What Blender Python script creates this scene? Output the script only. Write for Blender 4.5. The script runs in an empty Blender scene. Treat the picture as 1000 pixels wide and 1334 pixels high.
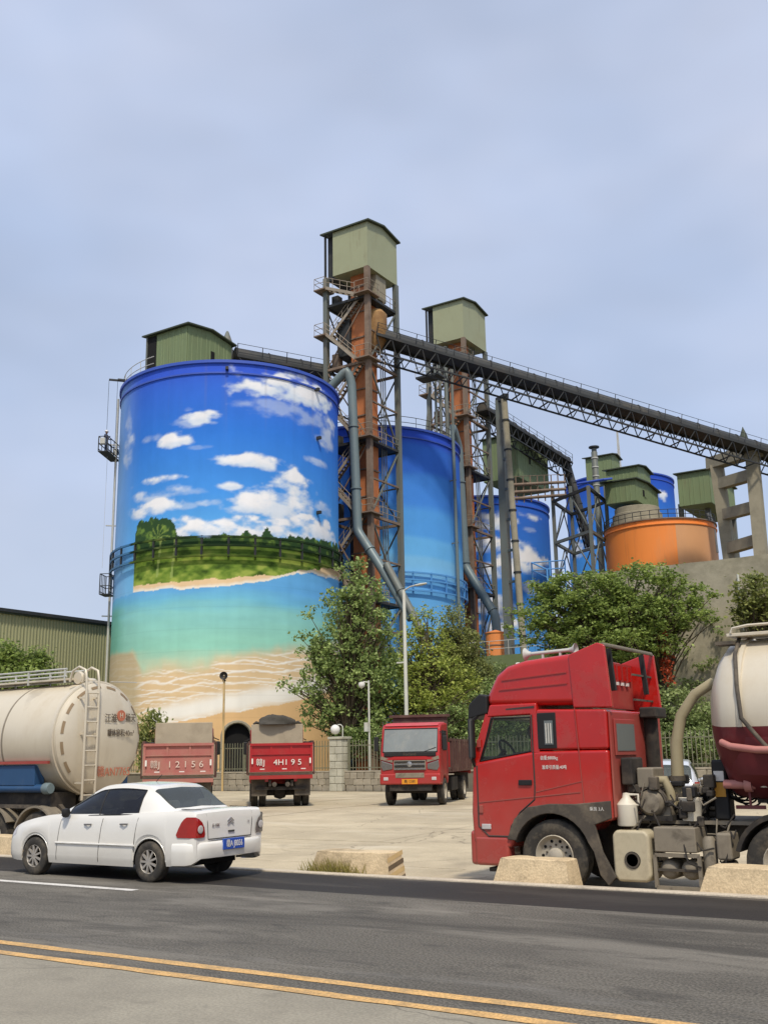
import bpy, bmesh, math, random
import numpy as np
from mathutils import Vector, Matrix
random.seed(7); RNG = np.random.default_rng(11)
PI = math.pi; R_ = math.radians
scene = bpy.context.scene
COL = scene.collection
# ------------------------------------------------------------------ camera
# world: X along the road, Y away from it, Z up; the photographer stands at the origin
PX_F, PX_CX, PX_CY, EYE = 1350.0, 500.0, 667.0, 1.8
TH = R_(32.5); PITCH = math.atan((986 - 667) / PX_F); ROLL = R_(1.0)
_h = np.array([-math.sin(TH), math.cos(TH), 0.0]); _r = np.array([math.cos(TH), math.sin(TH), 0.0]); _z = np.array([0, 0, 1.0])
_f = _h * math.cos(PITCH) + _z * math.sin(PITCH); _u = -_h * math.sin(PITCH) + _z * math.cos(PITCH)
CR = _r * math.cos(ROLL) - _u * math.sin(ROLL); CU = _u * math.cos(ROLL) + _r * math.sin(ROLL)
CAM = np.array([0, 0, EYE])
cam_d = bpy.data.cameras.new('camera'); cam = bpy.data.objects.new('camera', cam_d); COL.objects.link(cam)
cam_d.sensor_fit = 'VERTICAL'; cam_d.sensor_height = 36.0; cam_d.lens = PX_F / 1334 * 36.0
cam_d.clip_start = 0.1; cam_d.clip_end = 8000
m = Matrix.Identity(4)
for i in range(3):
    m[i][0] = CR[i]; m[i][1] = CU[i]; m[i][2] = -_f[i]; m[i][3] = CAM[i]
cam.matrix_world = m
scene.camera = cam
# ------------------------------------------------------------------ sky, sun, exposure
SUN_EL, SUN_AZ = R_(56), math.atan2(0.62, -0.78)       # azimuth clockwise from +Y
w = bpy.data.worlds.new('World'); scene.world = w; w.use_nodes = True
nt = w.node_tree; nt.nodes.clear()
out = nt.nodes.new('ShaderNodeOutputWorld'); bg = nt.nodes.new('ShaderNodeBackground')
sky = nt.nodes.new('ShaderNodeTexSky'); sky.sky_type = 'NISHITA'; sky.sun_disc = False
sky.sun_elevation = SUN_EL; sky.sun_rotation = SUN_AZ; sky.altitude = 20; sky.air_density = 1.0; sky.dust_density = 3.0; sky.ozone_density = 1.5
hs = nt.nodes.new('ShaderNodeHueSaturation'); hs.inputs['Saturation'].default_value = 0.62
tc = nt.nodes.new('ShaderNodeTexCoord'); mp = nt.nodes.new('ShaderNodeMapping'); mp.inputs['Scale'].default_value = (1.5, 1.5, 3.2)
nz = nt.nodes.new('ShaderNodeTexNoise'); nz.inputs['Scale'].default_value = 1.6; nz.inputs['Detail'].default_value = 3; nz.inputs['Roughness'].default_value = 0.55
rp = nt.nodes.new('ShaderNodeMapRange'); rp.inputs[1].default_value = 0.35; rp.inputs[2].default_value = 0.75; rp.inputs[3].default_value = 0.52; rp.inputs[4].default_value = 0.80
mx = nt.nodes.new('ShaderNodeMix'); mx.data_type = 'RGBA'; mx.inputs[7].default_value = (5.9, 7.05, 9.35, 1)    # thin high haze, in sky units
nt.links.new(sky.outputs[0], hs.inputs['Color']); nt.links.new(tc.outputs['Generated'], mp.inputs[0]); nt.links.new(mp.outputs[0], nz.inputs['Vector'])
nt.links.new(nz.outputs['Fac'], rp.inputs[0]); nt.links.new(rp.outputs[0], mx.inputs[0]); nt.links.new(hs.outputs[0], mx.inputs[6])
nz2 = nt.nodes.new('ShaderNodeTexNoise'); nz2.inputs['Scale'].default_value = 2.2; nz2.inputs['Detail'].default_value = 4; nz2.inputs['Roughness'].default_value = 0.5
mp2 = nt.nodes.new('ShaderNodeMapping'); mp2.inputs['Scale'].default_value = (1, 1, 1.5); mp2.inputs['Location'].default_value = (3.1, 1.7, 0.4); nt.links.new(tc.outputs['Generated'], mp2.inputs[0]); nt.links.new(mp2.outputs[0], nz2.inputs['Vector'])
rp2 = nt.nodes.new('ShaderNodeMapRange'); rp2.inputs[1].default_value = 0.38; rp2.inputs[2].default_value = 0.68; nt.links.new(nz2.outputs['Fac'], rp2.inputs[0])
mh = nt.nodes.new('ShaderNodeMix'); mh.data_type = 'RGBA'; mh.inputs[6].default_value = (5.5, 6.75, 9.4, 1); mh.inputs[7].default_value = (6.9, 7.6, 9.6, 1)
nt.links.new(rp2.outputs[0], mh.inputs[0]); nt.links.new(mh.outputs[2], mx.inputs[7])
nt.links.new(mx.outputs[2], bg.inputs['Color']); bg.inputs['Strength'].default_value = 0.1
nt.links.new(bg.outputs[0], out.inputs[0])
sd = bpy.data.lights.new('sun', 'SUN'); sd.energy = 2.95; sd.angle = R_(4.5); sd.color = (1.0, 0.91, 0.77)
sun = bpy.data.objects.new('sun', sd); COL.objects.link(sun)
_sdir = Vector((math.sin(SUN_AZ) * math.cos(SUN_EL), math.cos(SUN_AZ) * math.cos(SUN_EL), math.sin(SUN_EL)))
sun.rotation_euler = _sdir.to_track_quat('Z', 'Y').to_euler(); sun.location = (20, -20, 60)
scene.view_settings.view_transform = 'Standard'; scene.view_settings.look = 'None'; scene.view_settings.gamma = 1.0
scene.view_settings.exposure = 0.15; scene.view_settings.use_curve_mapping = False
scene.render.engine = 'CYCLES'
scene.cycles.max_bounces = 6; scene.cycles.transparent_max_bounces = 12
# ------------------------------------------------------------------ photo pixel -> place
def ray(u, v): return _f + CR * (u - PX_CX) / PX_F - CU * (v - PX_CY) / PX_F
def at(u, v, dep):
    d = ray(u, v); return CAM + d * (dep / (d @ _h))
def atY(u, v, Y):
    d = ray(u, v); return CAM + d * (Y / d[1])
def atX(u, v, X):
    d = ray(u, v); return CAM + d * (X / d[0])
def gnd(u, v, z=0.0):
    d = ray(u, v); return CAM + d * ((z - EYE) / d[2])
def on_cyl(u, v, cx, cy, R):
    d = ray(u, v); a = d[0]**2 + d[1]**2; b = -(d[0] * cx + d[1] * cy); c = cx * cx + cy * cy - R * R
    q = b * b - a * c; t = (-b - math.sqrt(max(q, 0))) / a
    return CAM + d * t
# ------------------------------------------------------------------ materials
def lin(c): c /= 255.0; return c / 12.92 if c <= 0.04045 else ((c + 0.055) / 1.055) ** 2.4
def C(r, g, b, k=0.85): return (lin(r) * k, lin(g) * k, lin(b) * k, 1)
MATS = {}
def mat(name, col, rough=0.6, metal=0.0, var=0.12, vs=1.5, dirt=None, da=0.0, ds=0.8, bump=0.0, bs=20.0, spec=0.4, stretch=(1, 1, 1), coat=0.0, fine=0.0, rnd=0.0):
    """weathered paint: base colour with soft mottling, optional dirt colour laid on by noise, fine bump"""
    M = bpy.data.materials.new(name); M.use_nodes = True; t = M.node_tree; L = t.links.new
    b = t.nodes['Principled BSDF']; b.inputs['Roughness'].default_value = rough; b.inputs['Metallic'].default_value = metal
    b.inputs['Specular IOR Level'].default_value = spec; b.inputs['Coat Weight'].default_value = coat; b.inputs['Coat Roughness'].default_value = 0.08
    g = t.nodes.new('ShaderNodeNewGeometry'); mp = t.nodes.new('ShaderNodeMapping'); mp.inputs['Scale'].default_value = stretch
    L(g.outputs['Position'], mp.inputs[0])
    n1 = t.nodes.new('ShaderNodeTexNoise'); n1.inputs['Scale'].default_value = vs; n1.inputs['Detail'].default_value = 6; n1.inputs['Roughness'].default_value = 0.65
    L(mp.outputs[0], n1.inputs['Vector'])
    r1 = t.nodes.new('ShaderNodeMapRange'); r1.inputs[1].default_value = 0.25; r1.inputs[2].default_value = 0.75; r1.inputs[3].default_value = 1 - var; r1.inputs[4].default_value = 1 + var
    L(n1.outputs['Fac'], r1.inputs[0])
    mu = t.nodes.new('ShaderNodeMix'); mu.data_type = 'RGBA'; mu.blend_type = 'MULTIPLY'; mu.inputs[0].default_value = 1; mu.inputs[6].default_value = col
    L(r1.outputs[0], mu.inputs[7]); cur = mu.outputs[2]
    if fine:
        n3 = t.nodes.new('ShaderNodeTexNoise'); n3.inputs['Scale'].default_value = 42; n3.inputs['Detail'].default_value = 4; L(g.outputs['Position'], n3.inputs['Vector'])
        r3 = t.nodes.new('ShaderNodeMapRange'); r3.inputs[1].default_value = 0.4; r3.inputs[2].default_value = 0.6; r3.inputs[3].default_value = 1 - fine; r3.inputs[4].default_value = 1 + fine
        L(n3.outputs['Fac'], r3.inputs[0]); m3 = t.nodes.new('ShaderNodeMix'); m3.data_type = 'RGBA'; m3.blend_type = 'MULTIPLY'; m3.inputs[0].default_value = 1
        L(cur, m3.inputs[6]); L(r3.outputs[0], m3.inputs[7]); cur = m3.outputs[2]
    if rnd:
        oi = t.nodes.new('ShaderNodeObjectInfo'); r4 = t.nodes.new('ShaderNodeMapRange'); r4.inputs[3].default_value = 1 - rnd; r4.inputs[4].default_value = 1 + rnd
        L(oi.outputs['Random'], r4.inputs[0]); m4 = t.nodes.new('ShaderNodeMix'); m4.data_type = 'RGBA'; m4.blend_type = 'MULTIPLY'; m4.inputs[0].default_value = 1
        L(cur, m4.inputs[6]); L(r4.outputs[0], m4.inputs[7]); cur = m4.outputs[2]
    if dirt and da:
        n2 = t.nodes.new('ShaderNodeTexNoise'); n2.inputs['Scale'].default_value = ds; n2.inputs['Detail'].default_value = 8; n2.inputs['Roughness'].default_value = 0.7
        L(mp.outputs[0], n2.inputs['Vector'])
        r2 = t.nodes.new('ShaderNodeMapRange'); r2.inputs[1].default_value = 0.62 - 0.35 * da; r2.inputs[2].default_value = 0.85 - 0.25 * da; r2.inputs[4].default_value = min(1, 0.35 + da * 0.6)
        L(n2.outputs['Fac'], r2.inputs[0]); m2 = t.nodes.new('ShaderNodeMix'); m2.data_type = 'RGBA'; m2.inputs[7].default_value = dirt
        L(r2.outputs[0], m2.inputs[0]); L(cur, m2.inputs[6]); cur = m2.outputs[2]
        rr = t.nodes.new('ShaderNodeMapRange'); rr.inputs[3].default_value = rough; rr.inputs[4].default_value = max(rough, 0.8); L(r2.outputs[0], rr.inputs[0]); L(rr.outputs[0], b.inputs['Roughness'])
    L(cur, b.inputs['Base Color'])
    if bump:
        nb = t.nodes.new('ShaderNodeTexNoise'); nb.inputs['Scale'].default_value = bs; nb.inputs['Detail'].default_value = 5; L(mp.outputs[0], nb.inputs['Vector'])
        bm_ = t.nodes.new('ShaderNodeBump'); bm_.inputs['Strength'].default_value = bump; bm_.inputs['Distance'].default_value = 0.02
        L(nb.outputs['Fac'], bm_.inputs['Height']); L(bm_.outputs[0], b.inputs['Normal'])
    MATS[name] = M; return M
def attr_mat(name, rough=0.8, var=0.06, spec=0.12):
    M = mat(name, (1, 1, 1, 1), rough, 0, var, 0.5, spec=spec, bump=0.12, bs=3); t = M.node_tree
    a = t.nodes.new('ShaderNodeAttribute'); a.attribute_name = 'Col'
    mu = [n for n in t.nodes if n.type == 'MIX'][0]; t.links.new(a.outputs['Color'], mu.inputs[6]); return M
def glass_mat(name, tint, rough=0.05, alpha=0.55, spec=0.7):
    """tinted pane: part see-through, part mirror"""
    M = bpy.data.materials.new(name); M.use_nodes = True; t = M.node_tree; L = t.links.new
    b = t.nodes['Principled BSDF']; b.inputs['Base Color'].default_value = tint; b.inputs['Roughness'].default_value = rough
    b.inputs['Specular IOR Level'].default_value = spec
    tr = t.nodes.new('ShaderNodeBsdfTransparent'); tr.inputs[0].default_value = (0.75, 0.82, 0.80, 1); mi = t.nodes.new('ShaderNodeMixShader'); mi.inputs[0].default_value = alpha
    L(tr.outputs[0], mi.inputs[1]); L(b.outputs[0], mi.inputs[2]); L(mi.outputs[0], t.nodes['Material Output'].inputs[0]); MATS[name] = M; return M
def leaf_mat(name, c1, c2):
    M = bpy.data.materials.new(name); M.use_nodes = True; t = M.node_tree; L = t.links.new
    b = t.nodes['Principled BSDF']; b.inputs['Roughness'].default_value = 0.55; b.inputs['Specular IOR Level'].default_value = 0.35
    g = t.nodes.new('ShaderNodeNewGeometry'); n = t.nodes.new('ShaderNodeTexNoise'); n.inputs['Scale'].default_value = 0.55; n.inputs['Detail'].default_value = 3
    L(g.outputs['Position'], n.inputs['Vector'])
    ad = t.nodes.new('ShaderNodeMath'); ad.operation = 'ADD'; L(g.outputs['Random Per Island'], ad.inputs[0]); L(n.outputs['Fac'], ad.inputs[1])
    r = t.nodes.new('ShaderNodeMapRange'); r.inputs[1].default_value = 0.35; r.inputs[2].default_value = 1.6; L(ad.outputs[0], r.inputs[0])
    m = t.nodes.new('ShaderNodeMix'); m.data_type = 'RGBA'; m.inputs[6].default_value = c1; m.inputs[7].default_value = c2; L(r.outputs[0], m.inputs[0]); L(m.outputs[2], b.inputs['Base Color'])
    tl = t.nodes.new('ShaderNodeBsdfTranslucent'); L(m.outputs[2], tl.inputs[0]); mi = t.nodes.new('ShaderNodeMixShader'); mi.inputs[0].default_value = 0.42
    L(b.outputs[0], mi.inputs[1]); L(tl.outputs[0], mi.inputs[2]); L(mi.outputs[0], t.nodes['Material Output'].inputs[0]); MATS[name] = M; return M
DUST = C(176, 160, 134, 0.8); RUST = C(120, 72, 45, 0.8); SOOT = C(62, 58, 52, 0.8)
mat('asphalt', C(110, 105, 95, 0.85), 0.85, var=0.42, vs=1.6, dirt=C(66, 63, 58, 0.75), da=0.55, ds=0.8, bump=0.8, bs=45, stretch=(0.45, 1.3, 1), fine=0.4)
mat('asphalt_old', C(156, 149, 132, 0.85), 0.85, var=0.2, vs=0.8, dirt=C(134, 127, 113, 0.85), da=0.5, ds=0.6, bump=0.35, bs=50, fine=0.12)
mat('asphalt_new', C(50, 46, 42, 0.75), 0.8, var=0.15, vs=0.7, dirt=C(110, 104, 96, 0.7), da=0.25, ds=0.5, bump=0.35, bs=60, stretch=(0.25, 1.4, 1), fine=0.15)
mat('dust_streak', C(150, 144, 134, 0.8), 0.9, var=0.2, vs=1.2, stretch=(0.4, 2, 1), fine=0.2)
mat('yellow_paint', C(220, 176, 112, 0.85), 0.7, var=0.16, vs=3, dirt=C(134, 122, 100, 0.8), da=0.5, ds=5, fine=0.2)
mat('white_paint', C(226, 222, 214, 0.85), 0.65, var=0.08, vs=3, dirt=C(120, 115, 106, 0.8), da=0.42, ds=5, fine=0.15)
mat('concrete', C(198, 183, 153, 0.85), 0.85, var=0.16, vs=0.6, dirt=C(146, 132, 110, 0.85), da=0.5, ds=0.22, bump=0.25, bs=30, fine=0.1, rnd=0.06)
mat('concrete_block', C(222, 199, 160, 0.85), 0.85, var=0.14, vs=3, dirt=C(140, 120, 92, 0.8), da=0.35, ds=2.2, bump=0.5, bs=25, fine=0.1)
mat('kerb', C(205, 192, 170, 0.85), 0.85, var=0.14, vs=2, dirt=C(130, 120, 105, 0.8), da=0.3, ds=1.5, bump=0.3, fine=0.1)
mat('joint', C(120, 106, 86, 0.7), 0.95, var=0.2)
mat('soil', C(120, 110, 78, 0.7), 0.95, var=0.3, vs=0.7, bump=0.6, bs=8)
mat('stone', C(168, 158, 138, 0.8), 0.9, var=0.2, vs=2, dirt=C(110, 104, 84, 0.8), da=0.4, ds=1.8, bump=0.6, bs=14, rnd=0.14)
mat('mortar', C(120, 113, 97, 0.8), 0.95, var=0.15)
mat('pillar_stone', C(196, 192, 172, 0.8), 0.9, var=0.14, vs=2, dirt=C(140, 134, 110, 0.8), da=0.35, ds=1.6, bump=0.4, bs=14, rnd=0.08)
mat('wall_concrete', C(172, 164, 142, 0.85), 0.95, var=0.22, vs=0.45, dirt=C(98, 96, 72, 0.8), da=0.5, ds=0.5, bump=0.8, bs=4)
mat('wall_green', C(118, 132, 88, 0.8), 0.9, var=0.12, vs=0.5, dirt=C(90, 98, 62, 0.8), da=0.4, ds=0.5, bump=0.3)
mat('trestle', C(168, 160, 138, 0.8), 0.9, var=0.12, vs=0.8, dirt=C(120, 114, 98, 0.8), da=0.4, ds=0.7, bump=0.3, bs=6)
mat('green_clad', C(166, 170, 136, 0.85), 0.6, var=0.05, vs=0.4, dirt=C(160, 156, 122, 0.8), da=0.3, ds=0.35)
mat('green_house', C(124, 140, 100, 0.85), 0.6, var=0.1, vs=0.6, dirt=C(128, 132, 92, 0.8), da=0.35, ds=0.7, stretch=(1, 1, 0.35))
mat('roof_dark', C(70, 78, 62, 0.8), 0.6, var=0.15, vs=1)
mat('grey_steel', C(122, 128, 122, 0.75), 0.55, 0.1, var=0.15, vs=0.8, dirt=C(130, 106, 82, 0.8), da=0.35, ds=0.9, stretch=(1, 1, 0.4))
mat('dark_steel', C(58, 60, 60, 0.75), 0.6, 0.1, var=0.2, vs=0.8, dirt=C(96, 80, 66, 0.7), da=0.3, ds=0.8)
mat('hood_steel', C(66, 68, 68, 0.75), 0.6, 0.0, var=0.15, vs=0.6, dirt=C(126, 116, 98, 0.7), da=0.35, ds=0.5)
mat('rust_steel', C(142, 122, 104, 0.78), 0.7, 0.0, var=0.2, vs=0.8, dirt=C(92, 68, 52, 0.8), da=0.45, ds=0.9)
mat('duct_grey', C(122, 138, 140, 0.75), 0.45, 0.1, var=0.1, vs=0.8, dirt=C(120, 112, 98, 0.8), da=0.3, ds=0.8)
mat('elevator_orange', C(206, 128, 78, 0.85), 0.65, var=0.18, vs=0.7, dirt=C(128, 66, 38, 0.8), da=0.5, ds=0.6, stretch=(1, 1, 0.5))
mat('yellow_tank', C(176, 136, 84, 0.75), 0.6, var=0.25, vs=1, dirt=RUST, da=0.55, ds=0.8)
mat('orange_silo', C(240, 140, 62, 1.0), 0.6, var=0.06, vs=0.35, dirt=C(214, 160, 116, 0.85), da=0.28, ds=0.3, stretch=(1, 1, 0.18))
mat('orange_band', C(226, 168, 118, 0.85), 0.65, var=0.08, vs=0.4, dirt=C(200, 150, 110, 0.8), da=0.3, ds=0.4, stretch=(1, 1, 0.2))
mat('warehouse_clad', C(168, 168, 128, 0.78), 0.6, var=0.06, vs=0.3, dirt=C(140, 140, 104, 0.8), da=0.3, ds=0.3, stretch=(1, 1, 0.3))
mat('silo_roof', C(140, 140, 136, 0.7), 0.8, var=0.15, dirt=DUST, da=0.5)
mat('blue_paint', C(64, 96, 196, 0.8), 0.5, var=0.08, vs=0.6)
mat('light_blue_rail', C(96, 164, 226, 0.8), 0.5, var=0.08, vs=0.6)
mat('rail_pale', C(200, 200, 192, 0.8), 0.55, var=0.1, dirt=RUST, da=0.2, ds=1.2)
mat('fence_iron', C(128, 128, 104, 0.75), 0.6, var=0.2, vs=1.4, dirt=RUST, da=0.3, ds=1.5)
mat('pole_white', C(212, 212, 200, 0.8), 0.5, var=0.06, dirt=DUST, da=0.25, ds=1)
mat('pole_yellow', C(205, 176, 122, 0.8), 0.6, var=0.1, dirt=SOOT, da=0.25)
mat('black', C(34, 33, 32, 0.8), 0.6, var=0.15)
mat('void', (0.006, 0.006, 0.006, 1), 0.9, var=0.0)
mat('rubber', C(64, 61, 56, 0.7), 0.85, var=0.2, vs=6, dirt=C(140, 128, 108, 0.7), da=0.45, ds=5, bump=0.2, bs=40)
mat('car_white', C(238, 235, 226, 0.84), 0.22, 0.0, var=0.03, vs=1.2, spec=0.5, coat=0.6, dirt=C(190, 180, 160, 0.8), da=0.12, ds=2.5)
mat('car_silver', C(214, 218, 224, 0.85), 0.25, 0.1, var=0.03, spec=0.5, coat=0.5)
mat('car_seam', C(70, 68, 64, 0.7), 0.8, var=0.0)
mat('alloy', C(188, 182, 172, 0.8), 0.4, 0.35, var=0.1, vs=8, dirt=C(120, 110, 95, 0.8), da=0.3, ds=6)
mat('steel_rim', C(196, 186, 166, 0.8), 0.55, 0.1, var=0.15, vs=6, dirt=C(110, 98, 80, 0.8), da=0.4, ds=5)
glass_mat('glass_dark', (0.008, 0.009, 0.014, 1), 0.04, 0.92, 0.35)
glass_mat('glass_rear', (0.07, 0.08, 0.075, 1), 0.05, 0.6, 0.9)
glass_mat('glass_clear', (0.10, 0.12, 0.12, 1), 0.06, 0.16)
glass_mat('glass_dusty', C(150, 158, 156, 0.55), 0.35, 0.80)
mat('red_lens', C(170, 26, 28, 0.8), 0.12, var=0.15, vs=12, spec=0.6, coat=0.7)
mat('clear_lens', C(205, 200, 196, 0.8), 0.1, var=0.15, vs=15, spec=0.6, coat=0.7)
mat('smoke_lens', C(120, 116, 112, 0.7), 0.12, var=0.15, vs=12, spec=0.6, coat=0.7)
mat('plate_blue', C(40, 84, 178, 0.85), 0.4, var=0.04)
mat('plate_yellow', C(226, 150, 40, 0.85), 0.45, var=0.06)
mat('lettering', C(236, 232, 222, 0.85), 0.5, var=0.06)
mat('lettering_grey', C(96, 84, 70, 0.8), 0.6, var=0.1)
mat('lettering_faded', C(222, 200, 184, 0.85), 0.6, var=0.15, vs=5)
mat('lettering_red', C(190, 112, 84, 0.85), 0.6, var=0.1, vs=5)
mat('chrome', C(205, 205, 205, 0.85), 0.2, 0.9, var=0.05)
mat('truck_red', C(188, 32, 25, 0.84), 0.24, var=0.12, vs=1.4, spec=0.5, coat=0.4, dirt=C(160, 92, 78, 0.8), da=0.24, ds=1.6)
mat('truck_red_dusty', C(172, 56, 50, 0.82), 0.55, var=0.1, vs=1.2, dirt=C(176, 120, 100, 0.8), da=0.42, ds=1.1)
mat('dump_red', C(178, 34, 36, 0.82), 0.45, var=0.1, vs=1.2, dirt=C(150, 92, 78, 0.8), da=0.28, ds=1.3, coat=0.15)
mat('dump_faded', C(184, 114, 104, 0.82), 0.7, var=0.14, vs=1.5, dirt=C(160, 138, 116, 0.8), da=0.5, ds=1.5)
mat('dump_board', C(180, 166, 142, 0.82), 0.75, var=0.14, vs=1.2, dirt=C(134, 120, 100, 0.8), da=0.4, ds=1)
mat('dump_dark', C(92, 62, 56, 0.75), 0.75, var=0.2, dirt=C(136, 116, 98, 0.8), da=0.4, ds=1.2)
mat('cab_faded_red', C(206, 84, 88, 0.82), 0.5, var=0.08, vs=1, dirt=C(200, 140, 130, 0.8), da=0.3, ds=1.2, coat=0.1)
mat('chassis', C(84, 77, 68, 0.75), 0.8, var=0.2, vs=3, dirt=C(150, 136, 114, 0.8), da=0.45, ds=2.5, bump=0.2)
mat('chassis_dark', C(52, 48, 44, 0.75), 0.8, var=0.2, vs=3, dirt=C(112, 100, 84, 0.8), da=0.4, ds=2.5)
mat('dusty_metal', C(146, 136, 118, 0.8), 0.65, var=0.22, vs=4, dirt=C(84, 74, 62, 0.8), da=0.45, ds=4)
mat('fuel_tank', C(200, 188, 158, 0.82), 0.5, var=0.12, vs=3, dirt=C(124, 108, 86, 0.8), da=0.4, ds=3)
mat('tank_cream', C(222, 211, 188, 0.85), 0.35, 0.15, var=0.05, vs=0.8, dirt=C(186, 166, 132, 0.82), da=0.32, ds=0.8, spec=0.5, stretch=(1, 1, 0.5))
mat('tank_maroon', C(112, 40, 44, 0.8), 0.5, var=0.15, vs=1, dirt=C(140, 100, 88, 0.8), da=0.3, ds=1.2)
mat('tank_blue', C(44, 82, 122, 0.8), 0.45, var=0.12, vs=1.5, dirt=C(110, 112, 108, 0.8), da=0.22, ds=1.5)
mat('pipe_pink', C(196, 130, 120, 0.82), 0.55, var=0.12, vs=3, dirt=C(150, 120, 104, 0.8), da=0.35, ds=3)
mat('hose_tan', C(168, 156, 124, 0.8), 0.7, var=0.12, vs=3, dirt=C(110, 102, 82, 0.8), da=0.3, ds=3)
mat('jug_white', C(226, 218, 198, 0.85), 0.45, var=0.06, vs=4, dirt=DUST, da=0.25, ds=4)
mat('yellow_box', C(206, 150, 54, 0.85), 0.5, var=0.1)
mat('tarp', C(78, 74, 66, 0.75), 0.85, var=0.25, vs=3, bump=0.8, bs=10)
mat('curtain', C(212, 208, 196, 0.85), 0.9, var=0.06)
mat('skin', C(190, 140, 110, 0.8), 0.6, var=0.04)
mat('hi_white', C(232, 230, 224, 0.85), 0.5, var=0.04)
mat('work_blue', C(62, 70, 92, 0.8), 0.8, var=0.15, vs=6)
mat('hazard_yellow', C(208, 180, 128, 0.85), 0.7, var=0.15, vs=4)
mat('bark', C(92, 80, 62, 0.7), 0.9, var=0.25, vs=4, bump=0.7, bs=18)
leaf_mat('leaf_poplar', C(84, 110, 52), C(190, 208, 130, 0.95))
leaf_mat('leaf_bright', C(98, 120, 48), C(208, 216, 112, 0.95))
leaf_mat('leaf_dark', C(80, 104, 48), C(176, 194, 104, 0.95))
leaf_mat('leaf_olive', C(92, 106, 50), C(182, 186, 112, 0.9))
leaf_mat('leaf_pale', C(104, 126, 68), C(190, 204, 138, 0.9))
leaf_mat('flower_red', C(150, 62, 36, 0.85), C(220, 104, 66, 0.85))
leaf_mat('grass', C(120, 118, 54, 0.85), C(190, 176, 104, 0.85))
attr_mat('mural')
def height_dust(M, z0, z1, col, amt):
    """road dust caked on the lower part of a vehicle, uneven"""
    t = M.node_tree; L = t.links.new; b = t.nodes['Principled BSDF']; src = b.inputs['Base Color'].links[0].from_socket
    g = t.nodes.new('ShaderNodeNewGeometry'); sp = t.nodes.new('ShaderNodeSeparateXYZ'); L(g.outputs['Position'], sp.inputs[0])
    n = t.nodes.new('ShaderNodeTexNoise'); n.inputs['Scale'].default_value = 2.2; n.inputs['Detail'].default_value = 6; L(g.outputs['Position'], n.inputs['Vector'])
    a = t.nodes.new('ShaderNodeMath'); a.operation = 'MULTIPLY_ADD'; L(n.outputs['Fac'], a.inputs[0]); a.inputs[1].default_value = (z1 - z0) * .9; L(sp.outputs['Z'], a.inputs[2])
    r = t.nodes.new('ShaderNodeMapRange'); r.inputs[1].default_value = z0 + (z1 - z0) * .45; r.inputs[2].default_value = z1 + (z1 - z0) * .45; r.inputs[3].default_value = amt; r.inputs[4].default_value = 0; L(a.outputs[0], r.inputs[0])
    m = t.nodes.new('ShaderNodeMix'); m.data_type = 'RGBA'; m.inputs[7].default_value = col; L(r.outputs[0], m.inputs[0]); L(src, m.inputs[6]); L(m.outputs[2], b.inputs['Base Color'])
def stains(M, col, scale, th, amt, stretch=(1, 1, 1), seed=0.0):
    """spills, tyre dirt and patches with edges of their own"""
    t = M.node_tree; L = t.links.new; b = t.nodes['Principled BSDF']; src = b.inputs['Base Color'].links[0].from_socket
    g = t.nodes.new('ShaderNodeNewGeometry'); mp = t.nodes.new('ShaderNodeMapping'); mp.inputs['Scale'].default_value = stretch; mp.inputs['Location'].default_value = (seed, seed * 1.7, 0); L(g.outputs['Position'], mp.inputs[0])
    n = t.nodes.new('ShaderNodeTexNoise'); n.inputs['Scale'].default_value = scale; n.inputs['Detail'].default_value = 9; n.inputs['Roughness'].default_value = 0.62; n.inputs['Distortion'].default_value = 0.6; L(mp.outputs[0], n.inputs['Vector'])
    r = t.nodes.new('ShaderNodeMapRange'); r.inputs[1].default_value = th; r.inputs[2].default_value = th + .10; r.inputs[4].default_value = amt; L(n.outputs['Fac'], r.inputs[0])
    m = t.nodes.new('ShaderNodeMix'); m.data_type = 'RGBA'; m.inputs[7].default_value = col; L(r.outputs[0], m.inputs[0]); L(src, m.inputs[6]); L(m.outputs[2], b.inputs['Base Color'])
def cracks(M, col, scale, width, amt):
    t = M.node_tree; L = t.links.new; b = t.nodes['Principled BSDF']; src = b.inputs['Base Color'].links[0].from_socket
    g = t.nodes.new('ShaderNodeNewGeometry'); n = t.nodes.new('ShaderNodeTexNoise'); n.inputs['Scale'].default_value = 1.4; n.inputs['Detail'].default_value = 4; L(g.outputs['Position'], n.inputs['Vector'])
    ad = t.nodes.new('ShaderNodeMix'); ad.data_type = 'RGBA'; ad.inputs[0].default_value = 0.35; L(g.outputs['Position'], ad.inputs[6]); L(n.outputs['Color'], ad.inputs[7])
    v = t.nodes.new('ShaderNodeTexVoronoi'); v.feature = 'DISTANCE_TO_EDGE'; v.inputs['Scale'].default_value = scale; L(ad.outputs[2], v.inputs['Vector'])
    r = t.nodes.new('ShaderNodeMapRange'); r.inputs[1].default_value = 0; r.inputs[2].default_value = width; r.inputs[3].default_value = amt; r.inputs[4].default_value = 0; L(v.outputs['Distance'], r.inputs[0])
    m = t.nodes.new('ShaderNodeMix'); m.data_type = 'RGBA'; m.inputs[7].default_value = col; L(r.outputs[0], m.inputs[0]); L(src, m.inputs[6]); L(m.outputs[2], b.inputs['Base Color'])
stains(MATS['concrete'], C(120, 108, 90, 0.85), 0.16, 0.56, 0.45, (1, 2.2, 1))
stains(MATS['concrete'], C(96, 88, 76, 0.85), 0.7, 0.64, 0.5, (0.7, 1.4, 1), 4)
stains(MATS['concrete'], C(226, 214, 188, 0.85), 0.3, 0.57, 0.5, (0.6, 1.8, 1), 9)
cracks(MATS['concrete'], C(96, 84, 68, 0.8), 0.42, 0.006, 0.6)
stains(MATS['asphalt'], C(146, 140, 128, 0.8), 0.55, 0.52, 0.5, (0.35, 1.6, 1), 3)
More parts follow.
